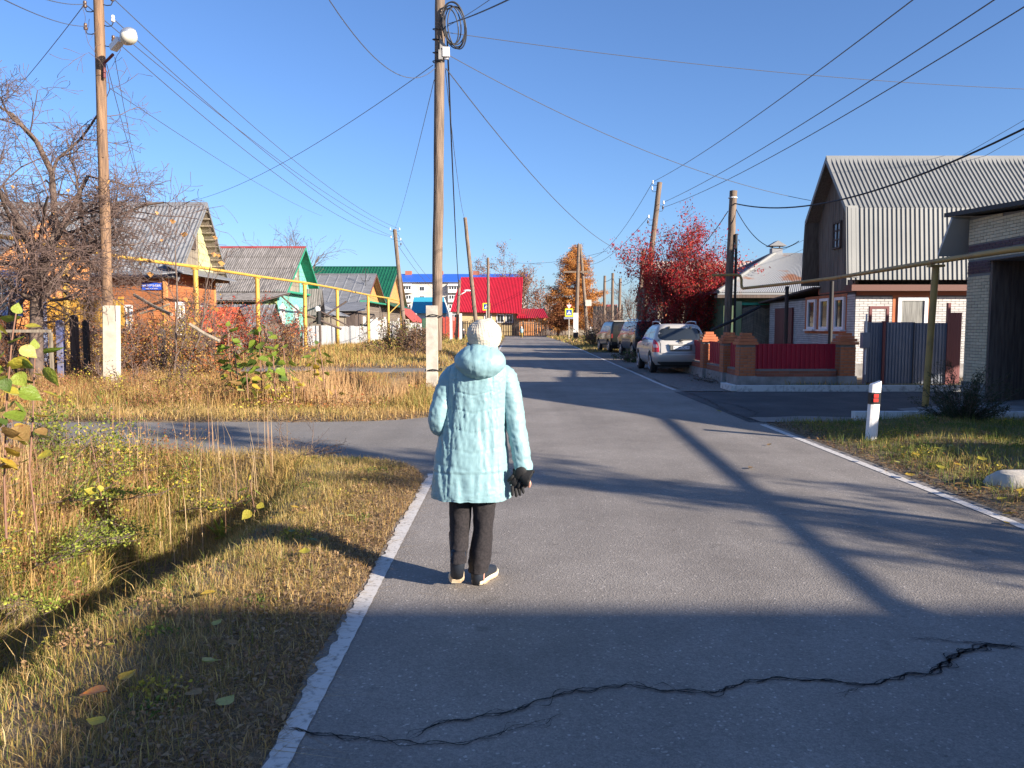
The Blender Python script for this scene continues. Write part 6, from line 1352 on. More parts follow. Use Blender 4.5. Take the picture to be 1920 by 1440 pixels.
def rdirs(n, zb=0.): D = rng.standard_normal((n, 3)); D[:, 2] += zb; return D / np.linalg.norm(D, axis=1, keepdims=True)
def foliage(name, P, N, size, cols, parent, **k):
    V, F, c = leaf_cards(P, N, size, cols, **k); return npmesh(name, V, F, M_LEAF, c, parent=parent)
# --- bare apple tree on the left
rn = random.Random(4)
tr = thing('apple_tree', 'bare spreading apple tree with tangled purplish twigs behind the lane', 'tree', (-12.6, 20.3, 0))
PA = dict(lev=4, nseg=6, wander=.17, lift=[.03, .03, -.0, -.03, -.0], kids=[6, 6, 6, 5], spread=50, ratio=.6, rmin=.006, taper=.5, split=2, floor=.5, rratio=.55)
out = [[], []]; tips = []
base = Vector((-12.6, 20.3, -.1)); fork = Vector((-12.45, 20.25, 2.3)); out[0].append((*base, *fork, .19, .15)); out[0].append((*fork, *(fork + Vector((.1, 0, .9))), .15, .12))
for d, L, r in ((Vector((.15, 0, 1)), 4.3, .11), (Vector((.9, -.2, .75)), 3.4, .09), (Vector((-.8, .1, .9)), 3.9, .1), (Vector((.45, .6, .9)), 3.0, .08), (Vector((.3, -.7, .6)), 2.6, .075), (Vector((1, .1, .15)), 2.5, .06), (Vector((.75, .35, -.05)), 2.3, .05), (Vector((-.2, -.9, .2)), 2.4, .05), (Vector((.9, -.5, .25)), 2.6, .055), (Vector((.9, -.4, -.15)), 2.7, .05), (Vector((.6, -.8, -.1)), 2.5, .05), (Vector((-.7, -.6, 0)), 2.6, .05), (Vector((1, .3, .45)), 2.9, .055), (Vector((.7, .1, .9)), 3.1, .06), (Vector((-.4, .3, 1)), 3.4, .06)):
    grow(rn, fork + Vector((.04, 0, rn.uniform(-.1, .8))), d.normalized(), L * (.88 if d.x > .5 else 1.12), r, 1 if L < 2.7 else 0, out, tips, PA)
print('apple', len(out[0]), len(out[1]))
seg_mesh('trunk', out[0], M_BARK, tr, 8); seg_mesh('twigs', out[1][:42000], M_TWIG, tr, 4, kind='stuff')
n_ap = (len(out[0]), len(out[1]))
sel = [tips[rn.randrange(len(tips))] for _ in range(26)]
for p, d in sel:
    mb = MB(); a = d.orthogonal().normalized() * .05; mb._a([p, p + a + Vector((0, 0, -.03)), p + Vector((0, 0, -.09)), p - a + Vector((0, 0, -.03))], [(0, 1, 2), (0, 2, 3)]); mb.build('leaf', mat('dry_orange_leaf', (.5, .25, .07), .7) if 'dry_orange_leaf' not in bpy.data.materials else bpy.data.materials['dry_orange_leaf'], tr)
rn = random.Random(9); t2 = thing('apple_tree', 'smaller bare apple tree leaning in front of the ochre gates', 'tree', (-14.6, 22.5, 0)); out2 = [[], []]; tp2 = []
for d, L, r in ((Vector((.3, 0, 1)), 2.6, .08), (Vector((-.5, .2, .9)), 2.4, .07), (Vector((.9, 0, .5)), 2.4, .055), (Vector((-.9, -.2, .4)), 2.3, .05), (Vector((.5, -.7, .3)), 2.2, .05), (Vector((.8, .2, .1)), 2.2, .045)): grow(rn, Vector((-14.6, 22.5, 1.2)), d.normalized(), L, r, 1, out2, tp2, PA)
out2[0].append((-14.6, 22.5, -.1, -14.6, 22.5, 1.4, .13, .1)); seg_mesh('trunk', out2[0], M_BARK, t2, 7); seg_mesh('twigs', out2[1], M_TWIG, t2, 4, kind='stuff')
# young tree with few orange leaves right of the pole
tr = thing('young_tree', 'thin young tree with a few orange leaves before the grey roof', 'tree', (-9.5, 21.5, 0))
out = [[], []]; tips = []; PY = dict(lev=3, nseg=5, wander=.09, lift=[.1, .08, .03, 0], kids=[7, 4, 3], spread=34, ratio=.45, rmin=.007, taper=.4, split=2, rratio=.5)
grow(rn, Vector((-9.5, 21.5, 0)), Vector((.06, 0, 1)), 3.7, .04, 0, out, tips, PY); grow(rn, Vector((-9.3, 21.6, 0)), Vector((.25, 0, 1)).normalized(), 3.4, .035, 0, out, tips, PY)
seg_mesh('trunk', out[0], M_BARK, tr, 6); seg_mesh('twigs', out[1], M_TWIG, tr, 4, kind='stuff')
for p, d in [tips[rn.randrange(len(tips))] for _ in range(22)]:
    mb = MB(); s = rn.uniform(.06, .1); a = Vector((s, rn.uniform(-.03, .03), -.02)); mb._a([p, p + a + Vector((0, 0, -s * .6)), p + Vector((0, 0, -s * 1.6)), p - a + Vector((0, 0, -s * .6))], [(0, 1, 2), (0, 2, 3)]); mb.build('leaf', bpy.data.materials['dry_orange_leaf'], tr)
# --- red rowan
def multi_stem(name, label, cat, x, y, stems, P, leafcols, nleaf, lsize, mb_, seed, cluster=.12, berries=None, asp=.45, leafzb=-.4):
    rn = random.Random(seed); r = thing(name, label, cat, (x, y, 0)); out = [[], []]; tips = []
    for (dx, dy, L, rad) in stems: grow(rn, Vector((x + dx * .3, y + dy * .3, -.05)), Vector((dx, dy, 1)).normalized(), L, rad, 0, out, tips, P)
    if out[0]: seg_mesh('stems', out[0], mb_, r, 6, kind='stuff')
    if out[1]: seg_mesh('twigs', out[1], mb_, r, 3, kind='stuff')
    T = np.array([[*p, *d] for p, d in tips]); k = rng.integers(0, len(T), nleaf); Pp = T[k, :3] + rng.normal(0, cluster, (nleaf, 3)); Pp[:, 2] = np.maximum(Pp[:, 2], .05)
    if nleaf: foliage('foliage', Pp, rdirs(nleaf, leafzb), lsize, leafcols, r, asp=asp)
    if berries:
        kk = rng.integers(0, len(T), berries[0]); c = T[kk, :3] + rng.normal(0, .1, (berries[0], 3)); bm_ = []
        for q in c:
            for _ in range(berries[1]): bm_.append(q + rng.normal(0, .035, 3))
        Q = np.array(bm_); s = .022; oct_ = np.array([[1, 0, 0], [-1, 0, 0], [0, 1, 0], [0, -1, 0], [0, 0, 1], [0, 0, -1]]) * s
        V = (Q[:, None] + oct_[None]).reshape(-1, 3); F = np.array([[0, 2, 4], [2, 1, 4], [1, 3, 4], [3, 0, 4], [2, 0, 5], [1, 2, 5], [3, 1, 5], [0, 3, 5]]); F = (np.arange(len(Q))[:, None, None] * 6 + F[None]).reshape(-1, 3)
        npmesh('berries', V, F, mat('rowan_berry', (.42, .02, .015), .3), parent=r, kind='stuff', smooth=True)
    return r, tips
rx = at(1268, 640, 37.5).x
PR = dict(lev=3, nseg=6, wander=.1, lift=[.03, .05, .03, 0], kids=[8, 7, 6], spread=36, ratio=.52, rmin=.006, taper=.4, split=2, rratio=.5)
RC = [(.4, .022, .03, 4), (.22, .015, .03, 2), (.42, .05, .035, 2), (.2, .05, .03, 1), (.42, .12, .04, .6)]
multi_stem('rowan_tree', 'crimson leaved rowan with berry clusters behind the parked cars', 'tree', rx, 37.5, [(.05, 0, 5.1, .07), (-.2, .1, 4.9, .06), (.22, -.1, 4.8, .06), (-.36, -.15, 4.3, .05), (.36, .15, 4.2, .05), (.1, -.45, 4.0, .05), (-.15, .5, 4.3, .05), (-.55, 0, 3.5, .045), (.5, -.2, 3.5, .04), (-.35, .3, 4.3, .04), (.32, -.3, 4.4, .04)], PR, RC, 30000, .12, M_BARK, 3, .2, (620, 14))
# --- larch: conical, orange needles on tiers of boughs
def larch(label, x, y, H, Rm, n, seed, cols):
    rn = random.Random(seed); r = thing('larch_tree', label, 'tree', (x, y, 0)); out = [(x, y, 0, x, y, H * .5, .26, .16), (x, y, H * .5, x + .1, y, H, .16, .02)]; PP = []; 
    tz = 1.6
    while tz < H - .3:
        f = max(.05, 1 - tz / H) ** .7 * (.8 + .2 * math.sin(tz * 1.3)); k = rn.randint(4, 6); a0 = rn.uniform(0, 6.28)
        for j in range(k):
            a = a0 + 6.28 * j / k + rn.uniform(-.3, .3); L = Rm * f * rn.uniform(.45, 1.12) + .3; p = Vector((x, y, tz)); d = Vector((math.cos(a), math.sin(a), rn.uniform(-.1, .25)))
            for s in range(6):
                q = p + d.normalized() * L / 6; out.append((*p, *q, .05 * (1 - s / 7), .05 * (1 - (s + 1) / 7))); m_ = int(n * L / 6 * .9)
                if s > 0:
                    for _ in range(m_): PP.append(q + Vector((rn.gauss(0, .3), rn.gauss(0, .3), rn.gauss(-.12, .2))))
                p = q; d.z += .03; d += Vector((rn.gauss(0, .12), rn.gauss(0, .12), rn.gauss(0, .06)))
        tz += rn.uniform(.3, .62) * (H / 14)
    seg_mesh('trunk', out, M_BARK, r, 5); PP = np.array([list(v) for v in PP]); foliage('needles', PP, rdirs(len(PP), -.2), .36, cols, r, asp=.22); return r
LC = [(.6, .27, .07, 4), (.48, .2, .05, 3), (.66, .36, .11, 2), (.34, .15, .05, 2)]
lx = at(1078, 640, 118).x
larch('tall orange larch behind the give-way sign and twin poles', lx, 118, at(1080, 458, 118).z, 7.2, 130, 5, LC)
larch('lower orange larch spreading right of the tall one', at(1118, 640, 112).x, 112, 5.2, 2.6, 70, 6, LC); larch('small rusty larch at the left foot of the tall one', at(1046, 640, 116).x, 116, 5.4, 2.4, 70, 7, [(.34, .14, .05, 3), (.26, .1, .05, 2)])
# --- distant bare trees
PB = dict(lev=3, nseg=5, wander=.12, lift=[.02, .06, .05, .02], kids=[8, 7, 5], spread=36, ratio=.5, rmin=.02, taper=.4, split=2, rratio=.5, bare=1)
def bare_tree(label, px, toppy, Y, seed, leaves=0, cols=None, size=.25, w=1.):
    rn = random.Random(seed); v = at(px, toppy, Y); H = v.z; r = thing('bare_tree', label, 'tree', (v.x, Y, 0)); out = [[], []]; tips = []; p = dict(PB); p['rmin'] = .0004 * Y * .5
    grow(rn, Vector((v.x, Y, 0)), Vector((0, 0, 1)), H * .85, .02 * H, 0, out, tips, p); 
    for a in (-.35, .3): grow(rn, Vector((v.x, Y, H * .3)), Vector((a * w, .2 * a, 1)).normalized(), H * .55, .012 * H, 1, out, tips, p)
    seg_mesh('trunk', out[0], M_BARK, r, 5); seg_mesh('twigs', out[1], M_TWIG, r, 3, kind='stuff')
    if leaves: T = np.array([list(t[0]) for t in tips]); k = rng.integers(0, len(T), leaves); foliage('foliage', T[k] + rng.normal(0, .35, (leaves, 3)), rdirs(leaves), size, cols, r)
bare_tree('russet crowned tree behind the right end of the crimson roof', 950, 492, 158, 1, 2600, [(.34, .18, .11, 2), (.28, .14, .1, 1)], .3, .5); bare_tree('smaller russet tree right of the crimson gable', 975, 528, 150, 2, 2200, [(.28, .14, .09, 1)], .35)
bare_tree('pale leafless tree peeping over the slate roof', 553, 438, 78, 3); bare_tree('distant brown tree left of the larch', 1030, 560, 170, 4, 700, [(.28, .15, .1, 1)], .5); bare_tree('distant leafless tree right of the larch', 1190, 545, 160, 5); 
# --- tree whose shadow rakes across the road (right of the camera)
tr = thing('roadside_tree', 'half-bare birch on the right verge beyond the frame edge', 'tree', (12.3, -.3, 0)); out = [[], []]; tips = []; rn = random.Random(12)
PS = dict(lev=3, nseg=8, wander=.05, lift=[.03, .0, -.02, -.03], kids=[34, 9, 5], spread=52, ratio=.27, rmin=.007, taper=.3, split=1, rratio=.4, bare=1)
grow(rn, Vector((12.3, -.3, 0)), Vector((0, 0, 1)), 6.6, .1, 0, out, tips, PS)
seg_mesh('trunk', out[0], M_BARK, tr, 8); seg_mesh('twigs', out[1], M_TWIG, tr, 4, kind='stuff'); T = np.array([list(t[0]) for t in tips]); k = rng.integers(0, len(T), 7000); foliage('foliage', T[k] + rng.normal(0, .08, (7000, 3)), rdirs(7000, -.5), .11, [(.4, .3, .05, 1)], tr)
# --- bushes
PBu = dict(lev=2, nseg=4, wander=.16, lift=[.02, .03, 0], kids=[6, 5], spread=38, ratio=.5, rmin=.004, taper=.4, split=9, rratio=.5)
ORC = [(.45, .17, .05, 3), (.36, .1, .04, 2), (.5, .3, .08, 1.5), (.24, .12, .05, 2)]; BRC = [(.2, .11, .06, 3), (.28, .16, .07, 2), (.14, .09, .05, 2)]; RDC = [(.36, .06, .03, 3), (.3, .04, .03, 2), (.46, .16, .05, 2)]; YEC = [(.5, .36, .06, 3), (.42, .27, .06, 2), (.3, .25, .06, 1)]; GYC = [(.22, .26, .04, 3), (.4, .38, .05, 2), (.12, .17, .035, 2)]
def bush(label, px, basepy, Y, h, w, cols, nleaf, size, seed, nst=9, name='shrub', mbk=None):
    x = at(px, basepy, Y).x; rn = random.Random(seed); st_ = [(rn.gauss(0, w * .35) / h, rn.gauss(0, w * .35) / h, h * rn.uniform(.6, .95), .018) for _ in range(nst)]; P = dict(PBu); P['rmin'] = max(.004, Y * .0003)
    return multi_stem(name, label, 'shrub', x, Y, st_, P, cols, nleaf, size, mbk or M_TWIG, seed, .09, asp=.6, leafzb=0)
bush('orange-leaved bush under the first house window', 262, 700, 24, 1.7, 2.2, ORC, 1500, .075, 31); bush('yellow leaved bush between the posts and the pipe', 340, 700, 25.5, 2.1, 1.2, YEC, 1300, .075, 32); bush('rusty brown bush in front of the white windows', 390, 700, 27, 2.5, 2.4, BRC + ORC[:1], 1700, .075, 33)
bush('deep orange bush at the right of the wire fence', 405, 720, 22, 1.3, 2.0, ORC, 1700, .07, 34); bush('red bush in front of the vermilion roof', 470, 700, 34, 2.6, 2.6, RDC, 1800, .1, 35); bush('red-brown bush right of the second yellow post', 520, 690, 38, 2.6, 3.0, RDC + BRC, 1800, .1, 36); bush('brown bush leaning on the picket fence', 545, 680, 33, 1.5, 2.2, ORC + BRC, 1300, .085, 37)
bush('grey-brown leafless bush right of the lamp pole stub', 245, 735, 19.5, .9, 2.0, BRC, 500, .05, 38, 14); bush('dry grey shrub low beside the lane', 330, 745, 18.6, .8, 2.4, BRC, 600, .05, 39, 14); bush('ochre bush at the foot of the wire fence', 300, 700, 22.5, 1.4, 2.0, YEC + BRC, 1200, .07, 40); bush('dark olive thicket left of the coil pole', 745, 665, 45, 2.0, 4.5, BRC + GYC[:1], 2400, .11, 41, 16); bush('brown thicket just behind the concrete stub', 775, 668, 40, 1.6, 2.4, BRC, 1300, .1, 42, 12)
bush('orange creeper thicket behind the white-tipped pole', 300, 650, 30, 2.3, 3.4, ORC + BRC, 1600, .085, 43, 12); bush('tall brown thicket under the apple tree', 150, 720, 22, 1.7, 3.0, BRC + ORC[:1], 1300, .07, 44, 14); bush('wiry grey-brown thicket at the left edge', 40, 720, 21, 1.9, 3.6, BRC, 1200, .06, 45, 18); bush('leafy thicket by the red fence', 800, 640, 76, 1.9, 4.0, BRC + YEC[:1], 1200, .15, 46)
bush('orange thicket right behind the white lamp pole stub', 236, 720, 22.6, 1.9, 2.0, ORC, 1600, .07, 51, 12); bush('golden brown thicket left of the lamp pole stub', 180, 720, 20.5, 1.3, 2.2, YEC + BRC, 1300, .06, 52, 12)
bush('brown scrub under the tall plank wall', 1140, 640, 66, 2.8, 4.2, BRC, 1500, .1, 47, 22); bush('straw-coloured scrub left of the parked off-roader', 1112, 640, 60, 1.3, 2.2, YEC + BRC, 900, .1, 48, 14); bush('dark green shrub at the verge between the dark cars', 1190, 660, 34, .9, 1.6, [(.05, .09, .03, 2), (.12, .15, .04, 1)], 900, .07, 49); bush('low shrub at the pillar foot behind the silver car', 1345, 700, 21.9, .5, 1.0, [(.05, .08, .03, 2)], 500, .04, 50)
# green-yellow shrubs in and beside the ditch
def nbush(label, x, y, h, w, cols, nleaf, size, seed, nst=12, name='shrub'):
    rn = random.Random(seed); st_ = [(rn.gauss(0, w * .4) / h, rn.gauss(0, w * .4) / h, h * rn.uniform(.6, 1.), .007) for _ in range(nst)]; P = dict(PBu); P['rmin'] = .0025; z = float(hgt(x, y)); rr_, tp = multi_stem(name, label, 'shrub', x, y, st_, P, cols, nleaf, size, M_BARK, seed, .04, asp=.6, leafzb=.2); rr_.location.z += z
nbush('feathery green shrub sprawling into the ditch at the left', -3.9, 5.9, .7, 1.1, [(.2, .25, .04, 3), (.34, .36, .06, 2)], 5200, .026, 61, 20); nbush('yellow-green leafy shrub on the ditch bank behind the feathery one', -4.4, 7.1, .8, 1.1, GYC, 4200, .035, 62, 18); nbush('bright yellow-green shrub above the dark ditch', -3.9, 7.9, .7, 1., GYC + YEC[:1], 3600, .035, 63, 16); nbush('yellow shrub at the near left edge', -4.3, 5.0, .7, 1., GYC + YEC[:1], 3600, .03, 64, 16); nbush('brown seed-headed weed standing by the lane', -2.55, 8.95, .55, .4, BRC, 700, .016, 65, 12, 'tall_weed'); nbush('brownish leafy shrub at the top of the ditch bank', -4.9, 8.4, .6, 1.2, BRC + YEC, 1700, .03, 66, 14)
# juniper on the right
jx, jy = 6.95, 11.75
ju = thing('juniper_bush', 'dark feathery juniper in the shade behind the reflector post', 'shrub', (jx, jy, 0)); rn = random.Random(71); out = []; PP = []; NN = []
for k in range(60):
    a = rn.uniform(0, 6.28); el_ = rn.uniform(.15, 1.4); d = Vector((math.cos(a) * math.cos(el_), math.sin(a) * math.cos(el_), math.sin(el_))); L = rn.uniform(.5, 1.05) * (.75 + .3 * math.sin(el_)); p = Vector((jx, jy, .08))
    for s in range(7):
        q = p + d.normalized() * L / 7; out.append((*p, *q, .012 * (1 - s / 8), .012 * (1 - (s + 1) / 8)))
        for _ in range(26 if s > 0 else 5): f = rn.random(); PP.append(p.lerp(q, f) + Vector((rn.gauss(0, .028), rn.gauss(0, .028), rn.gauss(0, .028)))); nn = (d.normalized() + Vector((rn.gauss(0, .6), rn.gauss(0, .6), rn.gauss(0, .6)))).normalized(); NN.append(nn)
        p = q; d += Vector((rn.gauss(0, .12), rn.gauss(0, .12), .02 + rn.gauss(0, .06)))
seg_mesh('stems', out, M_BARK, ju, 4); foliage('foliage', np.array([list(p) for p in PP]), np.array([list(p) for p in NN]), .05, [(.035, .06, .03, 3), (.07, .08, .04, 2), (.12, .1, .05, 1)], ju, asp=.16)
# --- saplings with large countable leaves
_lm = {}
def leaf_mat(i):
    cols = [(.2, .28, .035), (.3, .36, .05), (.45, .4, .05), (.55, .38, .05), (.1, .16, .03), (.32, .2, .07), (.5, .48, .14)]
    if i not in _lm: _lm[i] = mat('broad_leaf_%s' % 'abcdefg'[i], cols[i], .45, col2=(cols[i][0] * .75, cols[i][1] * .5, cols[i][2] * .6), scale=3.5, trans=.35, fac=(.5, .72), bump=.3, bscale=9, bdist=.05)
    return _lm[i]
def leaf_mesh():
    rows = [(0, .0), (.08, .28), (.25, .43), (.45, .42), (.65, .3), (.85, .12), (1., .0)]; mb = MB(); P = []
    for t, w in rows: P.append([Vector((-w, t, .12 * w + .1 * t * t)), Vector((-w * .5, t, .0 + .05 * w + .1 * t * t)), Vector((0, t, .1 * t * t - .03)), Vector((w * .5, t, .05 * w + .1 * t * t)), Vector((w, t, .12 * w + .1 * t * t))])
    mb.grid(P); return mb
LMB = leaf_mesh(); _lmesh = {}
def put_leaf(parent, p, d, s, i, top=False, name='leaf', rn=random):
    if i not in _lmesh: o = LMB.build(name, leaf_mat(i), parent, local=True, smooth=True); _lmesh[i] = o.data
    else: o = bpy.data.objects.new(name, _lmesh[i]); C.objects.link(o); o.parent = parent
    q = Vector(d).normalized().to_track_quat('Y', 'Z'); o.rotation_mode = 'QUATERNION'; o.rotation_quaternion = q @ Euler((rn.uniform(-.5, .5), rn.uniform(-.9, .9), 0)).to_quaternion(); o.scale = (s, s, s * rn.uniform(.6, 1.6)); o.location = Vector(p) - (wloc(parent) if parent else Vector((0, 0, 0))); return o
def sapling(label, stems, seed, s0, cols, step, name='sapling', zmin=-9):
    rn = random.Random(seed); b = stems[0][0]; r = thing(name, label, 'sapling', (b.x, b.y, b.z))
    for P in stems:
        mb = MB(); mb.tube(P, [.0022 + .002 * (1 - i / len(P)) for i in range(len(P))] if s0 < .1 else [.012] * len(P), 6); mb.build('stem', mat('reddish_stem', (.2, .1, .06), .7) if 'reddish_stem' not in bpy.data.materials else bpy.data.materials['reddish_stem'], r)
        L = 0; side = 1
        for a, c in zip(P, P[1:]):
            n = max(1, int((c - a).length / step))
            for i in range(n):
                if rn.random() < .12: continue
                p = a.lerp(c, (i + rn.random() * .6) / n); side = -side
                if p.z < zmin: continue
                ang = rn.uniform(-1.2, 1.2); d = Vector((side * math.cos(ang), math.sin(ang) * .8, rn.uniform(-.5, .35))); stk = p + d.normalized() * s0 * .45
                cc = rn.choice(cols[0] if p.z > cols[2] else cols[1]); put_leaf(r, stk, d + Vector((0, 0, -.35)), s0 * rn.uniform(.65, 1.25), cc, rn=rn)
        put_leaf(r, P[-1], Vector((rn.uniform(-.4, .4), 0, .6)), s0 * .6, cols[0][0], rn=rn)
    return r
Y0 = 2.9
def st(pts, Y): return [at(x, y, Y + .05 * i) for i, (x, y) in enumerate(pts)]
sapling('foreground sapling with large green and yellow leaves at the left edge', [st([(12, 1010), (8, 900), (12, 760), (22, 640), (30, 588)], 2.75), st([(70, 1000), (55, 880), (62, 780), (64, 700), (66, 655)], 3.0), st([(-25, 980), (-15, 850), (-8, 730), (-4, 640)], 2.7)], 81, .078, ([1, 0, 6, 4, 1, 2], [2, 3, 3, 5, 6], at(30, 770, 2.9).z), .024, zmin=at(30, 885, 2.9).z)
sapling('small yellow leaved shoot growing on the ditch bank', [st([(190, 930), (178, 860), (168, 815)], 6.2)], 82, .085, ([2, 2, 3], [2, 3], 0), .07); sapling('tiny shoot with yellow-green leaves near the lane corner', [st([(478, 960), (472, 925), (468, 900)], 6.9)], 83, .09, ([2, 1, 6], [2, 1], 0), .05)
SY = 15.2
sapling('poplar saplings with green tops and yellow lower leaves between the lanes', [st([(500, 790), (492, 740), (488, 680), (486, 622)], SY), st([(455, 780), (447, 720), (440, 665), (436, 640)], SY + .5), st([(440, 760), (432, 700), (428, 640), (427, 612)], SY + .9), st([(520, 780), (515, 720), (512, 668)], SY - .4), st([(545, 790), (540, 740), (536, 700), (530, 640)], SY + .2), st([(470, 790), (466, 750), (462, 700)], SY - .6), st([(495, 700), (500, 650), (498, 615)], SY + .3)], 84, .21, ([0, 0, 4, 1, 0], [2, 3, 6, 5, 1, 4], at(500, 695, SY).z), .05)
sapling('slim sapling with green and yellow leaves against the far path', [st([(612, 770), (608, 720), (604, 680), (596, 645)], 15.6), st([(588, 760), (590, 700), (592, 660)], 16)], 85, .18, ([4, 0, 2, 0], [2, 1, 3], .9), .08)
sapling('yellowing sapling among the reeds', [st([(548, 790), (552, 750), (550, 715)], 14.4), st([(575, 790), (572, 755), (570, 725)], 14.8), st([(640, 790), (632, 750), (628, 730)], 15)], 86, .16, ([2, 3, 1], [2, 3, 5], .3), .09)
# --- fallen leaves lying on the verges: one object each
gp = 'fallen leaves on the verges'
LNAME = {0: 'green', 1: 'yellow-green', 2: 'yellow', 3: 'golden', 4: 'dark green', 5: 'brown', 6: 'pale'}
M_ORL = mat('orange_maple_leaf', (.62, .14, .04), .5, col2=(.5, .3, .06), scale=25, trans=.2)
def fallen(px, py, s, i, label=None, z=.03, m=None):
    s *= 1.15
    p = gr(px, py, z); p.z = float(hgt(p.x, p.y)) + .06 if road_mask(p.x, p.y) < 0 else .02; rn = random.Random(int(px * 7 + py)); a = rn.uniform(0, 6.28)
    o = put_leaf(None, p, Vector((math.cos(a), math.sin(a), rn.uniform(-.1, .25))), s, i, name='fallen_leaf', rn=random.Random(int(px))); o.rotation_quaternion = Vector((math.cos(a), math.sin(a), rn.uniform(-.05, .2))).to_track_quat('Y', 'Z')
    if m: o.data = o.data.copy(); o.data.materials[0] = m
    tag(o, label, 'leaf', gp); return o
fallen(158, 1325, .10, 3, 'large orange-red leaf in the grass at the lower left', m=M_ORL); fallen(197, 1385, .065, 2, 'round yellow leaf below the orange-red one'); fallen(225, 1300, .07, 3, 'curled golden leaf right of the orange-red one'); fallen(408, 1255, .09, 6, 'pale green upturned leaf in the shaded grass'); fallen(412, 1347, .075, 6, 'pale leaf lowest in the shaded grass, near the crack'); fallen(405, 1132, .08, 3, 'golden leaf at the sunlit edge of the verge shadow'); fallen(571, 1062, .075, 2, 'bright yellow leaf beside the shadow of the woman'); fallen(447, 1220, .06, 5, 'brown leaf above the pale upturned one'); fallen(355, 1322, .07, 5, 'brown leaf in the shade left of the lowest pale one'); fallen(216, 1228, .04, 2, 'small yellow flower-like leaf by the ditch rim'); fallen(400, 1190, .05, 6, 'small pale leaf in the upper part of the shade'); fallen(640, 975, .05, 2, 'yellow leaf close to the white line above the shadow', z=.03)
fallen(553, 1012, .07, 4, 'grey-green leaf on the edge of the body shadow'); fallen(597, 1030, .07, 4, 'second grey-green leaf in the body shadow')
for (px, py, s, i) in [(604, 900, .06, 2), (650, 915, .05, 2), (688, 917, .05, 3), (690, 935, .05, 2), (655, 898, .05, 6), (660, 940, .05, 3), (570, 975, .06, 3), (634, 978, .06, 6), (665, 978, .06, 6), (510, 925, .05, 5), (700, 890, .045, 5), (727, 905, .04, 5), (565, 875, .045, 5), (690, 870, .06, 3), (560, 960, .06, 3), (606, 950, .05, 5), (515, 980, .06, 5), (585, 948, .05, 2), (480, 905, .06, 2), (540, 895, .05, 6), (430, 930, .06, 3), (470, 1045, .05, 5), (520, 1085, .05, 3)]:
    fallen(px, py, s, i, 'small %s leaf on the left verge %s' % (LNAME[i], 'at the very corner of the lane' if py < 893 else 'just below the lane corner' if py < 922 else 'above the shadow of the woman, near the line' if px > 600 and py < 960 else 'above the shadow of the woman, near the ditch' if py < 960 else 'touching the shadow of the woman' if py < 1000 else 'below the shadow of the woman'))
for (px, py, s, i) in [(1750, 855, .09, 2), (1768, 858, .08, 6), (1780, 852, .06, 6), (1725, 865, .08, 3), (1700, 862, .07, 3), (1688, 874, .06, 6), (1770, 890, .09, 2), (1845, 882, .1, 2), (1805, 885, .08, 3), (1740, 880, .06, 3), (1640, 865, .06, 5), (1710, 895, .1, 3), (1790, 915, .09, 5), (1815, 925, .1, 5), (1835, 925, .08, 3), (1860, 930, .08, 5), (1880, 960, .09, 3), (1900, 955, .1, 5), (1850, 905, .07, 2), (1690, 850, .06, 2), (1620, 850, .06, 5), (1760, 905, .08, 5), (1895, 978, .07, 3), (1660, 880, .06, 5), (1725, 888, .07, 5), (1560, 838, .05, 5), (1870, 945, .08, 2), (1912, 940, .08, 3)]:
    fallen(px, py, s, i, '%s %s leaf %s' % ('big' if s > .085 else 'mid-sized' if s > .065 else 'small', LNAME[i], 'at the foot of the reflector post' if px < 1665 else 'in the grass right of the reflector post' if px < 1735 else 'halfway between reflector post and concrete block' if px < 1785 else 'left of the concrete block in the grass' if px < 1848 else 'beside the concrete block' if py < 940 else 'below the concrete block by the edge line'))
fallen(1412, 874, .08, 5, 'lone brown leaf lying on the asphalt near the long shadow'); fallen(1440, 833, .06, 5, 'thin brown leaf on the asphalt below the post shadow'); fallen(1352, 770, .1, 6, 'pale scrap lying by the crack at the driveway mouth')
# leaf litter by the road rims, nobody could count it
def litter(n, x0, x1, y0, y1, s, cols, name, keep=None):
    X = u(x0, x1, n); Y = u(y0, y1, n); k = (road_mask(X, Y) < .0); X, Y = X[k], Y[k]; n = len(X); Z = hgt(X, Y) + u(.012, .03, n); P = np.stack([X, Y, Z], 1); D = rdirs(n); D[:, 2] *= .25; D /= np.linalg.norm(D, axis=1, keepdims=True)
    A = np.stack([-D[:, 1], D[:, 0], np.zeros(n)], 1); sz = (s * u(.5, 1.3, n))[:, None]; V = np.zeros((n, 4, 3)); V[:, 0] = P; V[:, 1] = P + D * sz * .5 + A * sz * .3 + [0, 0, .006]; V[:, 2] = P + D * sz; V[:, 3] = P + D * sz * .5 - A * sz * .3 + [0, 0, .006]
    F = np.arange(n)[:, None] * 4 + [[0, 1, 2, 3]]; npmesh(name, V.reshape(-1, 3), F, M_LEAF, np.repeat(palette(n, cols, .2), 4, 0), kind='stuff', label='dry leaf litter along the road rim', cat='leaves')
litter(6000, -1.5, -.9, 1.9, 9.2, .03, [(.38, .26, .15, 3), (.3, .18, .1, 2), (.45, .3, .16, 1)], 'leaf_litter'); litter(3200, 4.15, 5.2, 4, 12.4, .05, BRC + [(.4, .24, .12, 2)], 'leaf_litter'); litter(2500, -8, -1, 12.6, 13.6, .06, [(.42, .27, .14, 2), (.3, .16, .08, 2)], 'leaf_litter'); litter(900, 4.6, 8, 6, 12.3, .06, YEC + ORC, 'leaf_litter')
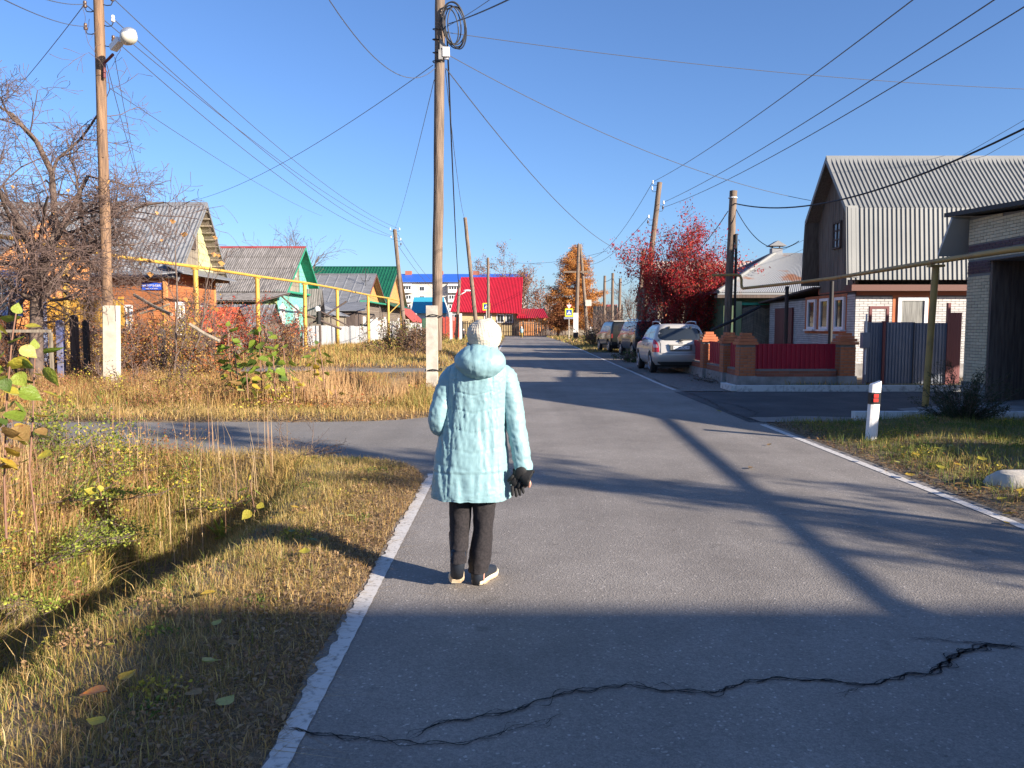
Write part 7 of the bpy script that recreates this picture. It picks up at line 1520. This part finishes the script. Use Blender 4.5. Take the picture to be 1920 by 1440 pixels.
# weed clumps too many to count: leafy ground cover on the ditch bank, in the plot and on the right verge
def clumps(name, label, cen_, per, rad, hgt_, size, pals):
    Ps, Ns, Cs, Ss = [], [], [], []
    for (x, y) in cen_:
        n = int(per * rng.uniform(.5, 1.5)); r_ = rad * rng.uniform(.6, 1.4); h_ = hgt_ * rng.uniform(.5, 1.4); a = rng.normal(0, 1, (n, 3)) * [r_ * .5, r_ * .5, 0]; t = rng.random(n) ** .8; P = a + [x, y, 0]; P[:, 2] = hgt(P[:, 0], P[:, 1]) + t * h_ * np.exp(-((a[:, 0] ** 2 + a[:, 1] ** 2) / (1.2 * r_) ** 2)); k = road_mask(P[:, 0], P[:, 1]) < -.05; P = P[k]; n = len(P)
        if n: Ps.append(P); Ns.append(rdirs(n, .3)); Cs.append(palette(n, pals[rng.integers(len(pals))])); Ss.append(np.full(n, size) * rng.uniform(.6, 1.3, n))
    P = np.concatenate(Ps); V, F, c = leaf_cards(P, np.concatenate(Ns), np.concatenate(Ss), [(1, 1, 1, 1)]); c = np.repeat(np.concatenate(Cs), 4, 0); npmesh(name, V, F, M_LEAF, c, kind='stuff', label=label, cat='weeds')
YG = [(.42, .36, .05, 3), (.55, .42, .07, 2), (.28, .28, .04, 2)]; DG = [(.1, .15, .03, 3), (.17, .22, .04, 2)]; TN = [(.42, .26, .13, 3), (.32, .18, .09, 2)]; RB = [(.34, .15, .07, 2), (.24, .11, .06, 2)]
clumps('bank_weeds', 'leafy yellow-green and brown weeds on the far bank of the ditch', [(rng.uniform(-7.5, -3.5), rng.uniform(3.2, 8.8)) for _ in range(95)], 190, .3, .45, .032, [YG, TN, DG, TN, RB, YG, TN])
clumps('verge_weeds', 'low leafy weeds in the near verge grass', [(rng.uniform(-2.5, -1.2), rng.uniform(2.3, 9)) for _ in range(60)], 60, .12, .06, .022, [YG, DG, TN, TN])
clumps('plot_weeds', 'tangled autumn weeds between the two lanes', [(rng.uniform(-13, -1.9), rng.uniform(13.4, 21)) for _ in range(150)], 110, .45, .45, .05, [TN, RB, YG, ORC, TN, RB]); clumps('verge_weeds', 'leafy green weeds on the right verge', [(rng.uniform(4.6, 8), rng.uniform(5, 12.2)) for _ in range(80)], 70, .16, .08, .03, [DG, YG, DG, TN])
# broad-leaved dock rosettes in the ditch
def dock(label, x, y, s_, i, seed):
    rn = random.Random(seed); z = float(hgt(x, y)); r = thing('dock_plant', label, 'plant', (x, y, z))
    for k in range(9):
        a = 6.28 * k / 9 + rn.uniform(-.3, .3); d = Vector((math.cos(a), math.sin(a), rn.uniform(.3, 1.1))); o = put_leaf(r, Vector((x, y, z + .02)) + d * .02, d, s_ * rn.uniform(.7, 1.2), i, rn=rn); o.scale.x *= .4
dock('grey-green dock rosette at the bottom of the ditch', -2.95, 5.75, .24, 4, 1); dock('small dock rosette low in the near ditch', -2.9, 4.7, .2, 4, 2); dock('bright green dock rosette where the ditch narrows', -2.9, 7.6, .22, 0, 3)
# seed stalks along the lane
P = []
X, Y = scatter(260, -7.5, -2.6, 6.5, 9.15); n = len(X); P.append(blades(X, Y, u(.5, 1.0, n), u(.006, .009, n), [(.36, .2, .12, 2), (.45, .32, .18, 2)], .12)); grass('seed_stalks', P, 'thin pinkish seed stalks standing over the dry grass')
print('p6 ok')
# ------------------------------------------------------------------ people
def catmull(rows, m):
    A = np.array(rows, float); n = len(A); out = []
    for k in range(m):
        t = k / (m - 1) * (n - 1); i = min(int(t), n - 2); f = t - i; p0, p1, p2, p3 = A[max(i - 1, 0)], A[i], A[i + 1], A[min(i + 2, n - 1)]
        out.append(.5 * ((2 * p1) + (-p0 + p2) * f + (2 * p0 - 5 * p1 + 4 * p2 - p3) * f * f + (-p0 + 3 * p1 - 3 * p2 + p3) * f ** 3))
    return np.array(out)
def loft_px(rows, m, n, disp=None, ex=2.3):
    """rows: (py, left px, right px, half depth, centre Y) -> rings of points"""
    R_ = []
    for py, L, Rr, dp, yc in catmull(rows, m):
        a, b = at(L, py, yc), at(Rr, py, yc); cx, hw, z = (a.x + b.x) / 2, (b.x - a.x) / 2, a.z; ring = []
        for k in range(n):
            t = 2 * math.pi * k / n; c, s = math.cos(t), math.sin(t); x = math.copysign(abs(c) ** (2 / ex), c) * hw; y = math.copysign(abs(s) ** (2 / ex), s) * dp
            p = Vector((cx + x, yc + y, z)); nrm = Vector((x / hw ** 2, y / dp ** 2, 0)).normalized()
            if disp: p += nrm * disp(p, nrm)
            ring.append(p)
        R_.append(ring)
    return R_
def nz(*a): return noise.noise(Vector(a))
def skin_body(verts, edges, radii, sub=2):
    me = bpy.data.meshes.new('b'); me.from_pydata(verts, edges, []); o = bpy.data.objects.new('b', me); C.objects.link(o); md = o.modifiers.new('s', 'SKIN'); md.use_smooth_shade = True
    for i, r in enumerate(radii): d = me.skin_vertices[0].data[i]; d.radius = (r, r) if not isinstance(r, tuple) else r; d.use_root = (i == 0)
    s = o.modifiers.new('u', 'SUBSURF'); s.levels = sub; s.render_levels = sub; dg = bpy.context.evaluated_depsgraph_get(); ev = o.evaluated_get(dg); m2 = bpy.data.meshes.new_from_object(ev); V = [tuple(v.co) for v in m2.vertices]; F = [tuple(p.vertices) for p in m2.polygons]; bpy.data.objects.remove(o); return V, F
M_SKIN = mat('skin', (.5, .27, .2), .5, col2=(.42, .2, .15), scale=20)
def coat_mat(name, c, c2):
    m = mat(name, c, .45, col2=c2, scale=6, bump=.35, bscale=60, stretch=(1, 1, .35), bdist=.005, detail=5, spec=.35); return m
M_COAT = coat_mat('pale_blue_quilted_nylon', (.235, .385, .415), (.215, .36, .39))
M_HAT = mat('cream_knit', (.6, .53, .43), .9, col2=(.54, .47, .37), scale=30, bump=.6, bscale=160, bdist=.004)
M_TRS = mat('dark_check_trousers', (.011, .009, .011), .9, col2=(.022, .018, .02), scale=90, stretch=(1, 1, 1), bump=.4, bscale=200, bdist=.002, fac=(.45, .55)); M_SHOE = mat('dark_navy_shoe', (.015, .02, .03), .5, bump=.3, bscale=120, bdist=.002); M_SOLE = mat('cream_tan_sole', (.6, .42, .24), .6, col2=(.66, .55, .4), scale=25); M_SOLEW = mat('cream_midsole', (.68, .58, .42), .5)
M_GLOVE = mat('black_knit_glove', (.008, .008, .009), .75, bump=.5, bscale=150, bdist=.003)
PY_ = 4.57
wm = thing('person', 'woman in pale blue quilted coat and cream knit hat walking away, black gloves in hand', 'person', (-.27, PY_, 0))
# coat body
cxs = at(888, 800, 4.45).x; chev = [at(888, q, 4.44).z for q in (742, 775, 812, 850, 884)]; hemz = at(888, 888, 4.43).z
def seam(d, w=.0042): return math.exp(-(d / w) ** 2)
def coat_disp(p, nrm):
    u_, z = p.x - cxs, p.z; back = max(0, -nrm.y) ** .5; d = 0
    tz = (1.33 - z) / .75; vl = -.095 - .06 * tz; vr = .105 + .045 * tz
    inside = vl < u_ < vr
    puff = 0
    if z > hemz and back > .1:
        for k, c in enumerate(chev):
            if inside or k > 0: dd = z - (c + .26 * abs(u_) - (.012 if not inside else 0)); d -= .0045 * seam(dd, .0035) * back; puff += .0 
        if inside: d += .0045 * back * (1 - abs(math.sin(math.pi * ((z - .26 * abs(u_)) - chev[-1]) / (chev[0] - chev[-1]) * 4)) ** .5 * 0) 
    if back > .05: d -= .006 * seam(u_ - vl, .0036) + .006 * seam(u_ - vr, .0036)
    d -= .007 * seam(z - hemz, .004)
    # puckered vertical folds, stronger below each seam and near the waist
    f = (nz(p.x * 42, p.y * 9, z * 5) * .009 + nz(p.x * 95 + z * 14, p.y * 20, z * 13) * .006 + nz(p.x * 9, p.y * 9, z * 4 + 7) * .005)
    g_ = .35 + .65 * math.exp(-((z - .98) / .22) ** 2) + .25 * (z < .75)
    d += f * g_ + .003 * nz(p.x * 120, p.y * 60, z * 70)
    if z < hemz: d += .010 * nz(p.x * 22, p.y * 20, z * 3 + 3)
    return d
rows = [(660, 872, 922, .06, 4.52), (672, 862, 935, .085, 4.53), (684, 850, 948, .105, 4.54), (698, 842, 953, .12, 4.545), (716, 838, 953, .128, 4.55), (740, 835, 951, .132, 4.555), (770, 832, 950, .137, 4.56), (810, 825, 950, .145, 4.56), (850, 816, 953, .155, 4.56), (890, 811, 956, .165, 4.56), (918, 809, 957, .17, 4.56), (931, 809, 957, .168, 4.56)]
Rg = loft_px(rows, 170, 150, coat_disp)
for i in range(len(Rg)):          # uneven hem
    if i > len(Rg) - 8:
        for p in Rg[i]: p.z += .006 * nz(p.x * 25, p.y * 25, 1) + .008 * (p.x - cxs) * -1.2
inner = [[Vector((p.x * .96 + cxs * .04, PY_ + (p.y - PY_) * .94, p.z + .003)) for p in Rg[-1]], [Vector((p.x * .9 + cxs * .1, PY_ + (p.y - PY_) * .88, p.z + .12)) for p in Rg[-1]]]
mb = MB(); mb.rings(list(reversed(Rg)), cap=False); mb.rings([Rg[-1]] + inner, cap=True); coat = mb.build('coat', M_COAT, wm, smooth=True)
def sleeve(pts, radii, seed, name='sleeve', fl=1.):
    P = [at(x, y, Y) for x, y, Y in pts]; A = catmull([[*p, r] for p, r in zip(P, radii)], 90); rings_ = []; up = Vector((0, 1, 0))
    for i in range(len(A)):
        p = Vector(A[i][:3]); d = Vector(A[min(i + 1, len(A) - 1)][:3]) - Vector(A[max(i - 1, 0)][:3]); d.normalize(); a = d.cross(up).normalized(); b = a.cross(d).normalized(); r = A[i][3]; ring = []
        for k in range(40):
            t = 2 * math.pi * k / 40; dr_ = a * math.cos(t) + b * math.sin(t); s = i / len(A); w = .0045 * nz(s * 26 + math.sin(t) * 2.3, math.cos(t) * 2.6, seed) + .0035 * nz(s * 46, math.cos(t) * 3, math.sin(t) * 3 + seed) + .006 * nz(s * 8, t * .5 + seed, 3)
            w -= .005 * seam((s - .90) * .3) ; w -= .004 * seam((t - 4.3) * r, .006) if i > 10 else 0
            ring.append(p + dr_ * (r + w * fl))
        rings_.append(ring)
    e = rings_[-1]; c = sum(e, Vector()) / len(e); rings_.append([c + (q - c) * .82 for q in e]); dd = (Vector(A[-1][:3]) - Vector(A[-6][:3])).normalized(); rings_.append([c + (q - c) * .78 - dd * .05 for q in e])
    mb = MB(); mb.rings(rings_); return mb.build(name, M_COAT, wm, smooth=True)
sleeve([(925, 694, 4.56), (943, 704, 4.56), (952, 722, 4.56), (959, 750, 4.56), (965, 785, 4.55), (971, 820, 4.53), (977, 850, 4.51), (982, 883, 4.49)], [.052, .066, .068, .065, .060, .058, .055, .051], 3)
sleeve([(868, 694, 4.56), (852, 704, 4.56), (842, 722, 4.55), (832, 748, 4.54), (824, 775, 4.52), (823, 797, 4.53), (836, 806, 4.60), (856, 812, 4.70)], [.052, .066, .067, .064, .060, .056, .054, .05], 9)
# hood
hd = MB(); rows = []
cH = at(900, 676, 4.465); 
for i in range(46):
    ph = math.pi * i / 45; ring = []
    for k in range(72):
        t = 2 * math.pi * k / 72; sx = math.sin(ph) * math.cos(t); sy = math.sin(ph) * math.sin(t); sz = -math.cos(ph)
        w = .150 * (1 - .14 * max(0, sz) ** 1.5 - .12 * max(0, -sz) ** 2); x = w * sx; y = .125 * sy; z = .108 * sz
        if sz > .35: z = .108 * (.35 + (sz - .35) * .85)
        p = Vector((x, y, z)); d = 0
        for sxx in (-.042, .048): d -= .006 * seam(x - sxx * (1 + .3 * sz), .005) * (y < .02)
        d += .005 * nz(x * 18, y * 16, z * 26) + .004 * nz(x * 40, y * 30, z * 55 + 4) ; n_ = Vector((sx / w, sy / .12, sz / .108)).normalized(); p += n_ * d
        p.z -= .018 * (sy < 0) * max(0, -sy) + .0; ring.append(cH + p)
    rows.append(ring)
hd.grid(rows, wrap=True); hd.build('hood', M_COAT, wm, smooth=True)
nk = MB(); rows = []
for i in range(12):
    s = i / 11; c = at(904, 674 - 30 * s, 4.53 - .0 * s); r = .090 + .006 * math.sin(3 * s) - .004 * s; rows.append([c + Vector((math.cos(t) * (r + .006 * nz(math.cos(t) * 3, math.sin(t) * 3, s * 4)), math.sin(t) * r * .98, .012 * math.cos(t * 2 + 1) * s)) for t in [2 * math.pi * k / 48 for k in range(48)]])
c = at(904, 655, 4.53); rows.append([c + (q - c) * .88 for q in rows[-1]]); rows.append([c + (q - c) * .86 - Vector((0, 0, .05)) for q in rows[-3]]); nk.rings(rows, cap=False); nk.build('collar', M_COAT, wm, smooth=True)
# knit hat with ribs and crochet holes
ht = MB(); rows = []; cT = at(908, 629, 4.53); tilt = R(-7)
for i in range(80):
    s = i / 79; ph = math.pi * (.0 + .60 * s); ring = []
    for k in range(180):
        t = 2 * math.pi * k / 180; rr = math.sin(ph); zz = math.cos(ph)
        an_ = s * 2.42; zc = .098 * math.cos(an_)
        r = .101 * max(0, math.sin(an_)) ** .82; x, y, z = r * math.cos(t), r * 1.06 * math.sin(t), zc
        rib = .0008 * math.sin(t * 34 + 1.5 * math.sin(s * 7)) * min(1, s * 3); row_ = .0009 * math.sin(s * 75)
        hol = -.003 * max(0, math.sin(t * 17 + (int(s * 24) % 2) * math.pi)) ** 3 * max(0, math.sin(s * 75)) * (s > .5) * (s < .92)
        swirl = .007 * nz(x * 22, y * 22, z * 18) * (s < .7); d = rib + row_ + hol + swirl; p = Vector((x, y, z)); p += p.normalized() * d; p.rotate(Euler((R(8), tilt, 0))); ring.append(cT + p)
    rows.append(ring)
e = rows[-1]; c = sum(e, Vector()) / len(e); rows.append([c + (q - c) * .9 for q in e]); rows.append([c + (q - c) * .86 + Vector((0, 0, .04)) for q in e]); ht.rings(rows, cap=True); ht.build('hat', M_HAT, wm, smooth=True)
# body: one continuous skinned figure inside the clothes
HP = [at(884, 905, 4.57), at(884, 840, 4.57), at(890, 770, 4.57), at(896, 700, 4.56), at(903, 668, 4.54), at(906, 640, 4.54), at(908, 622, 4.54),
      at(860, 930, 4.57), at(863, 990, 4.60), at(862, 1050, 4.45), at(857, 1085, 4.53),
      at(905, 930, 4.57), at(905, 1000, 4.58), at(902, 1085, 4.59), at(912, 1098, 4.70),
      at(862, 705, 4.56), at(830, 775, 4.53), at(848, 810, 4.66), at(870, 815, 4.72), at(935, 705, 4.56), at(963, 785, 4.55), at(981, 878, 4.49), at(984, 893, 4.47)]
ED = [(0, 1), (1, 2), (2, 3), (3, 4), (4, 5), (5, 6), (0, 7), (7, 8), (8, 9), (9, 10), (0, 11), (11, 12), (12, 13), (13, 14), (3, 15), (15, 16), (16, 17), (17, 18), (3, 19), (19, 20), (20, 21), (21, 22)]
RA = [.13, .115, .12, .1, .045, .07, .075, .062, .04, .022, .018, .062, .04, .022, .018, .05, .038, .03, .025, .05, .038, .026, .03]
V_, F_ = skin_body([tuple(p) for p in HP], ED, RA, 3)
hc = Vector(HP[5]); W = []
for v in V_:
    p = Vector(v); q = p - hc
    if abs(q.x) < .12 and -.09 < q.z < .13 and q.y > 0:      # face looks along +Y
        p.y += .028 * math.exp(-(q.x / .014) ** 2 - ((q.z + .0) / .02) ** 2) + .012 * math.exp(-(q.x / .03) ** 2 - ((q.z + .05) / .012) ** 2) - .012 * (math.exp(-((q.x - .032) / .014) ** 2 - ((q.z - .022) / .012) ** 2) + math.exp(-((q.x + .032) / .014) ** 2 - ((q.z - .022) / .012) ** 2)) + .02 * math.exp(-(q.x / .025) ** 2 - ((q.z + .085) / .02) ** 2)
    W.append(p)
bd = MB(); bd._a(W, F_)
pal = at(982, 893, 4.47); fing = []
def digit(p0, dirs, L, r):
    pts = [Vector(p0)]; 
    for d, l in zip(dirs, L): pts.append(pts[-1] + Vector(d).normalized() * l)
    A = catmull([[*p] for p in pts], 12); bd.tube([Vector(a) for a in A], [r * (1 - .25 * i / 11) for i in range(10)] + [r * .6, r * .2], 10)
bd.ell(pal + Vector((-.008, .0, -.022)), (.036, .022, .045), 16, 12)
for k in range(4): digit(pal + Vector((-.03 + .019 * k, -.004 + .004 * k, -.045 + .004 * k)), [(-.35, .25, -.9), (-.8, .5, -.5), (-.2, .9, .2)], [.028, .024, .018], .0088)
digit(pal + Vector((.022, -.008, -.012)), [(.4, -.25, -.8), (-.3, .1, -.9)], [.032, .028], .0105)
bd.build('body', M_SKIN, wm, smooth=True)
for sx in (-1, 1):
    e = MB(); e.ell(hc + Vector((sx * .032, .066, .022)), (.012, .01, .011), 12, 8); e.build('eye', M_WHITEP, wm, smooth=True); e = MB(); e.ell(hc + Vector((sx * .078, 0, .0)), (.01, .018, .03), 10, 8); e.build('ear', M_SKIN, wm, smooth=True)
e = MB(); e.tube([hc + Vector((-.024, .078, -.05)), hc + Vector((0, .084, -.052)), hc + Vector((.024, .078, -.05))], .005, 6); e.build('mouth', mat('lips', (.4, .12, .11), .5), wm)
# trousers
def trd(seed):
    def f(p, n): return .007 * nz(p.x * 18, p.y * 14, p.z * 7 + seed) + .004 * nz(p.x * 30, p.y * 30, p.z * 22 + seed) + .006 * nz(seed, p.x * 8, p.z * 30) * math.exp(-((p.z - .12) / .1) ** 2)
    return f
def hollow(Rr):
    e = Rr[-1]; c = sum(e, Vector()) / len(e); return Rr + [[c + (q - c) * .9 for q in e], [c + (q - c) * .8 + Vector((0, 0, .06)) for q in Rr[-1]]]
tr_ = MB(); L_ = loft_px([(905, 838, 888, .115, 4.57), (930, 842, 887, .10, 4.575), (960, 843, 885, .092, 4.59), (1000, 844, 880, .082, 4.58), (1030, 845, 877, .075, 4.53), (1052, 844, 875, .068, 4.46)], 60, 48, trd(2)); tr_.rings(hollow(L_))
R_ = loft_px([(905, 880, 938, .115, 4.57), (930, 882, 932, .10, 4.57), (960, 887, 928, .088, 4.575), (1000, 886, 923, .08, 4.58), (1040, 880, 920, .076, 4.585), (1070, 878, 915, .076, 4.585)], 60, 48, trd(6)); tr_.rings(hollow(R_)); tr_.build('trousers', M_TRS, wm, smooth=True)
# shoes
def shoe(M, name='shoe'):
    out_ = [(0., .026), (.012, .034), (.05, .037), (.09, .032), (.13, .036), (.17, .045), (.205, .045), (.235, .034), (.252, .016)]
    cen = lambda y: .006 * math.sin(y / .25 * math.pi)
    def T(mb): mb.v = [tuple(M @ Vector(v)) for v in mb.v]; return mb
    def ring(z, g, y0=0.): return [Vector((cen(y) + sgn * (w + g), y * (1 + g * 6) - g * .8, z + (.012 * ((y - .2) / .05) ** 2 if y > .2 else 0))) for sgn, lst in ((1, out_), (-1, list(reversed(out_)))) for y, w in lst]
    s = T(MB().rings([ring(0, -.006), ring(.004, .0), ring(.014, .002)])); root = s.build(name, M_SOLE, wm, smooth=False, auto=50)
    T(MB().rings([ring(.0142, .002), ring(.026, .005), ring(.034, .001)])).build('midsole', M_SOLEW, root, auto=50)
    up = MB(); rows = []
    for y, w, h in [(.004, .026, .062), (.02, .033, .075), (.05, .036, .074), (.08, .034, .070), (.11, .034, .062), (.15, .038, .050), (.19, .041, .040), (.225, .034, .032), (.245, .02, .022)]:
        rows.append([Vector((cen(y) + w * math.copysign(abs(math.cos(t)) ** .7, math.cos(t)), y, .034 + (h) * max(0, math.sin(t)) ** .8 if math.sin(t) > 0 else .032)) for t in [2 * math.pi * k / 24 for k in range(24)]])
    up.rings(rows); T(up).build('upper', M_SHOE, root, smooth=True)
    T(MB().tube([(0, .035, .07), (0, .05, .24)], [.036, .042], 14)).build('sock', M_SHOE, root, smooth=True)
    T(MB().slab([(-.028, .0, .036), (.028, .0, .036), (.022, .0, .066), (-.022, .0, .066)], (0, -.006, 0))).build('heel_patch', mat('tan_heel_patch', (.6, .36, .2), .6) if 'tan_heel_patch' not in bpy.data.materials else bpy.data.materials['tan_heel_patch'], root)
    tr2 = MB()
    for k in range(7):
        y = .03 + k * .012
        for sx in (-1, 1): tr2.box((sx * .024 + cen(y), y, -.003), (.016, .007, .006))
    for k in range(5): tr2.box((cen(.16 + k * .014), .16 + k * .014, -.003), (.06, .007, .006))
    tr2.tube([Vector((.012 * math.cos(t) + cen(.07), .07 + .022 * math.sin(t), -.002)) for t in [2 * math.pi * j / 16 for j in range(17)]], .004, 6); T(tr2).build('tread', M_SOLE, root, kind='stuff')
p = R(52); toe = at(855, 1103, 4.60); toe.z = .004
Ml = Matrix.Translation(toe) @ Matrix.Rotation(R(6), 4, 'Z') @ Matrix.Rotation(-p, 4, 'X') @ Matrix.Translation((0, -.245, 0))
shoe(Ml); hl = gr(893, 1099); Mr = Matrix.Translation(hl + Vector((0, .0, .006))) @ Matrix.Rotation(R(-24), 4, 'Z'); shoe(Mr)
MB().tube([at(860, 1035, 4.455), at(858, 1058, 4.475), at(857, 1078, 4.515)], [.045, .044, .04], 14).build('sock', M_SHOE, wm, smooth=True); MB().tube([at(897, 1055, 4.585), at(896, 1078, 4.60), at(897, 1092, 4.62)], [.045, .044, .042], 14).build('sock', M_SHOE, wm, smooth=True)
# the pair of black gloves held in the right hand
def glove(label, cen_, fdir, cuff_dir, seed, spread=.015, cl=.07):
    rn = random.Random(seed); g = MB(); c = Vector(cen_); fd = Vector(fdir).normalized(); side = fd.cross(Vector((0, 1, 0))).normalized(); thk = side.cross(fd)
    g.ell(c, (.038, .018, .045), 16, 12, M=Matrix((side, thk, -fd)).transposed())
    for k in range(4):
        p0 = c + fd * .03 + side * (-.027 + .018 * k); L = (.055, .065, .06, .048)[k]; d1 = (fd + side * (-.12 + .08 * k) + Vector((0, rn.uniform(-.2, .2), 0))).normalized(); g.tube([p0, p0 + d1 * L * .5, p0 + d1 * L + thk * rn.uniform(-.01, .01), p0 + d1 * (L + .006)], [.011, .0105, .009, .003], 10)
    p0 = c + side * .03; g.tube([p0, p0 + (side * .6 + fd * .8).normalized() * .03, p0 + (side * .4 + fd).normalized() * .055], [.012, .011, .007], 10)
    cd = Vector(cuff_dir).normalized(); s2 = cd.cross(Vector((0, 1, 0))).normalized(); t2 = s2.cross(cd); rows = []
    for i in range(10):
        s = i / 9; w = .03 + .026 * s; ce = c + cd * (.01 + cl * s) ; rows.append([ce + s2 * math.cos(t) * w + t2 * math.sin(t) * (.016 + .004 * s) + cd * .01 * nz(math.cos(t) * 2, math.sin(t) * 2, seed) * s * 2 for t in [2 * math.pi * k / 20 for k in range(20)]])
    e = rows[-1]; cc = sum(e, Vector()) / 20; rows += [[cc + (q - cc) * .85 for q in e], [cc + (q - cc) * .7 - cd * .03 for q in e]]; g.rings(rows); o = g.build('glove', M_GLOVE, smooth=True); return tag(o, label, 'glove', 'gloves held by the woman')
glove('black glove with fingers dangling from the right hand of the woman', at(968, 900, 4.455), (.12, 0, -1), (.55, -.1, .75), 3, cl=.03)
glove('black glove folded over the hand of the woman, cuff flaring outwards', at(976, 888, 4.43), (-.6, .3, -.9), (.86, -.15, -.42), 5, cl=.055)
# small distant figures
def small_person(label, px, Y, H, cj, ct, chat, walk=.1, seed=1, bag=False):
    x = at(px, 625, Y).x; r = thing('person', label, 'person', (x, Y, 0)); s = H / 1.7; P = lambda a, b, c: (x + a * s, Y + b * s, c * s)
    vs_ = [P(0, 0, .92), P(0, 0, 1.2), P(0, 0, 1.4), P(0, 0, 1.5), P(0, 0, 1.6), P(-.09, 0, .85), P(-.1, walk, .48), P(-.1, walk * .5, .06), P(.09, 0, .85), P(.1, -walk * .4, .48), P(.1, -walk * 1.4, .07), P(-.18, 0, 1.38), P(-.24, .03, 1.1), P(-.25, .1, .86), P(.18, 0, 1.38), P(.24, -.02, 1.1), P(.26, .04, .86), P(-.1, walk * .5 - .14, .03), P(.1, -walk * 1.4 - .14, .04)]
    ed = [(0, 1), (1, 2), (2, 3), (3, 4), (0, 5), (5, 6), (6, 7), (0, 8), (8, 9), (9, 10), (2, 11), (11, 12), (12, 13), (2, 14), (14, 15), (15, 16), (7, 17), (10, 18)]; ra = [a * s for a in [.15, .14, .13, .055, .1, .09, .065, .045, .09, .065, .045, .065, .05, .035, .065, .05, .035, .03, .03]]
    V_, F_ = skin_body(vs_, ed, ra, 2); mb = MB(); mb._a(V_, F_); mb.build('body', M_SKIN, r, smooth=True)
    def cloth(name, pts, ra_, m): mb = MB(); mb.tube([Vector(q) for q in pts], [a * s for a in ra_], 14); return mb.build(name, m, r, smooth=True)
    j = cloth('jacket', [P(0, 0, .78), P(0, 0, 1.0), P(0, 0, 1.25), P(0, 0, 1.42), P(0, 0, 1.48)], [.2, .19, .19, .17, .08], cj)
    for sx in (-1, 1): cloth('sleeve', [P(sx * .17, 0, 1.42), P(sx * .24, .02, 1.1), P(sx * .255, .07, .9)], [.085, .07, .055], cj)
    cloth('trouser_leg', [P(-.09, 0, .85), P(-.1, walk, .48), P(-.1, walk * .5, .1)], [.12, .09, .07], ct); cloth('trouser_leg', [P(.09, 0, .85), P(.1, -walk * .4, .48), P(.1, -walk * 1.4, .1)], [.12, .09, .07], ct)
    h = MB(); h.ell(P(0, 0, 1.65), (.125 * s, .13 * s, .12 * s), 14, 10); h.build('hat', chat, r, smooth=True)
    return r
small_person('tiny figure in light blue jacket and ochre trousers on the road by the crossing', 978, 104, 1.5, M_COAT, mat('ochre_cloth', (.3, .22, .05), .8), M_WHITE)
small_person('small child in red jacket standing by the red fence', 855, 86, 1.15, mat('red_jacket', (.5, .02, .05), .6), mat('pink_cloth', (.5, .25, .28), .8), mat('red_hat', (.5, .03, .06), .8)); small_person('small figure in dark clothes and white hat beside the child in red', 869, 86, 1.25, M_BLK, M_BLK, M_WHITE)
print('p7 ok')
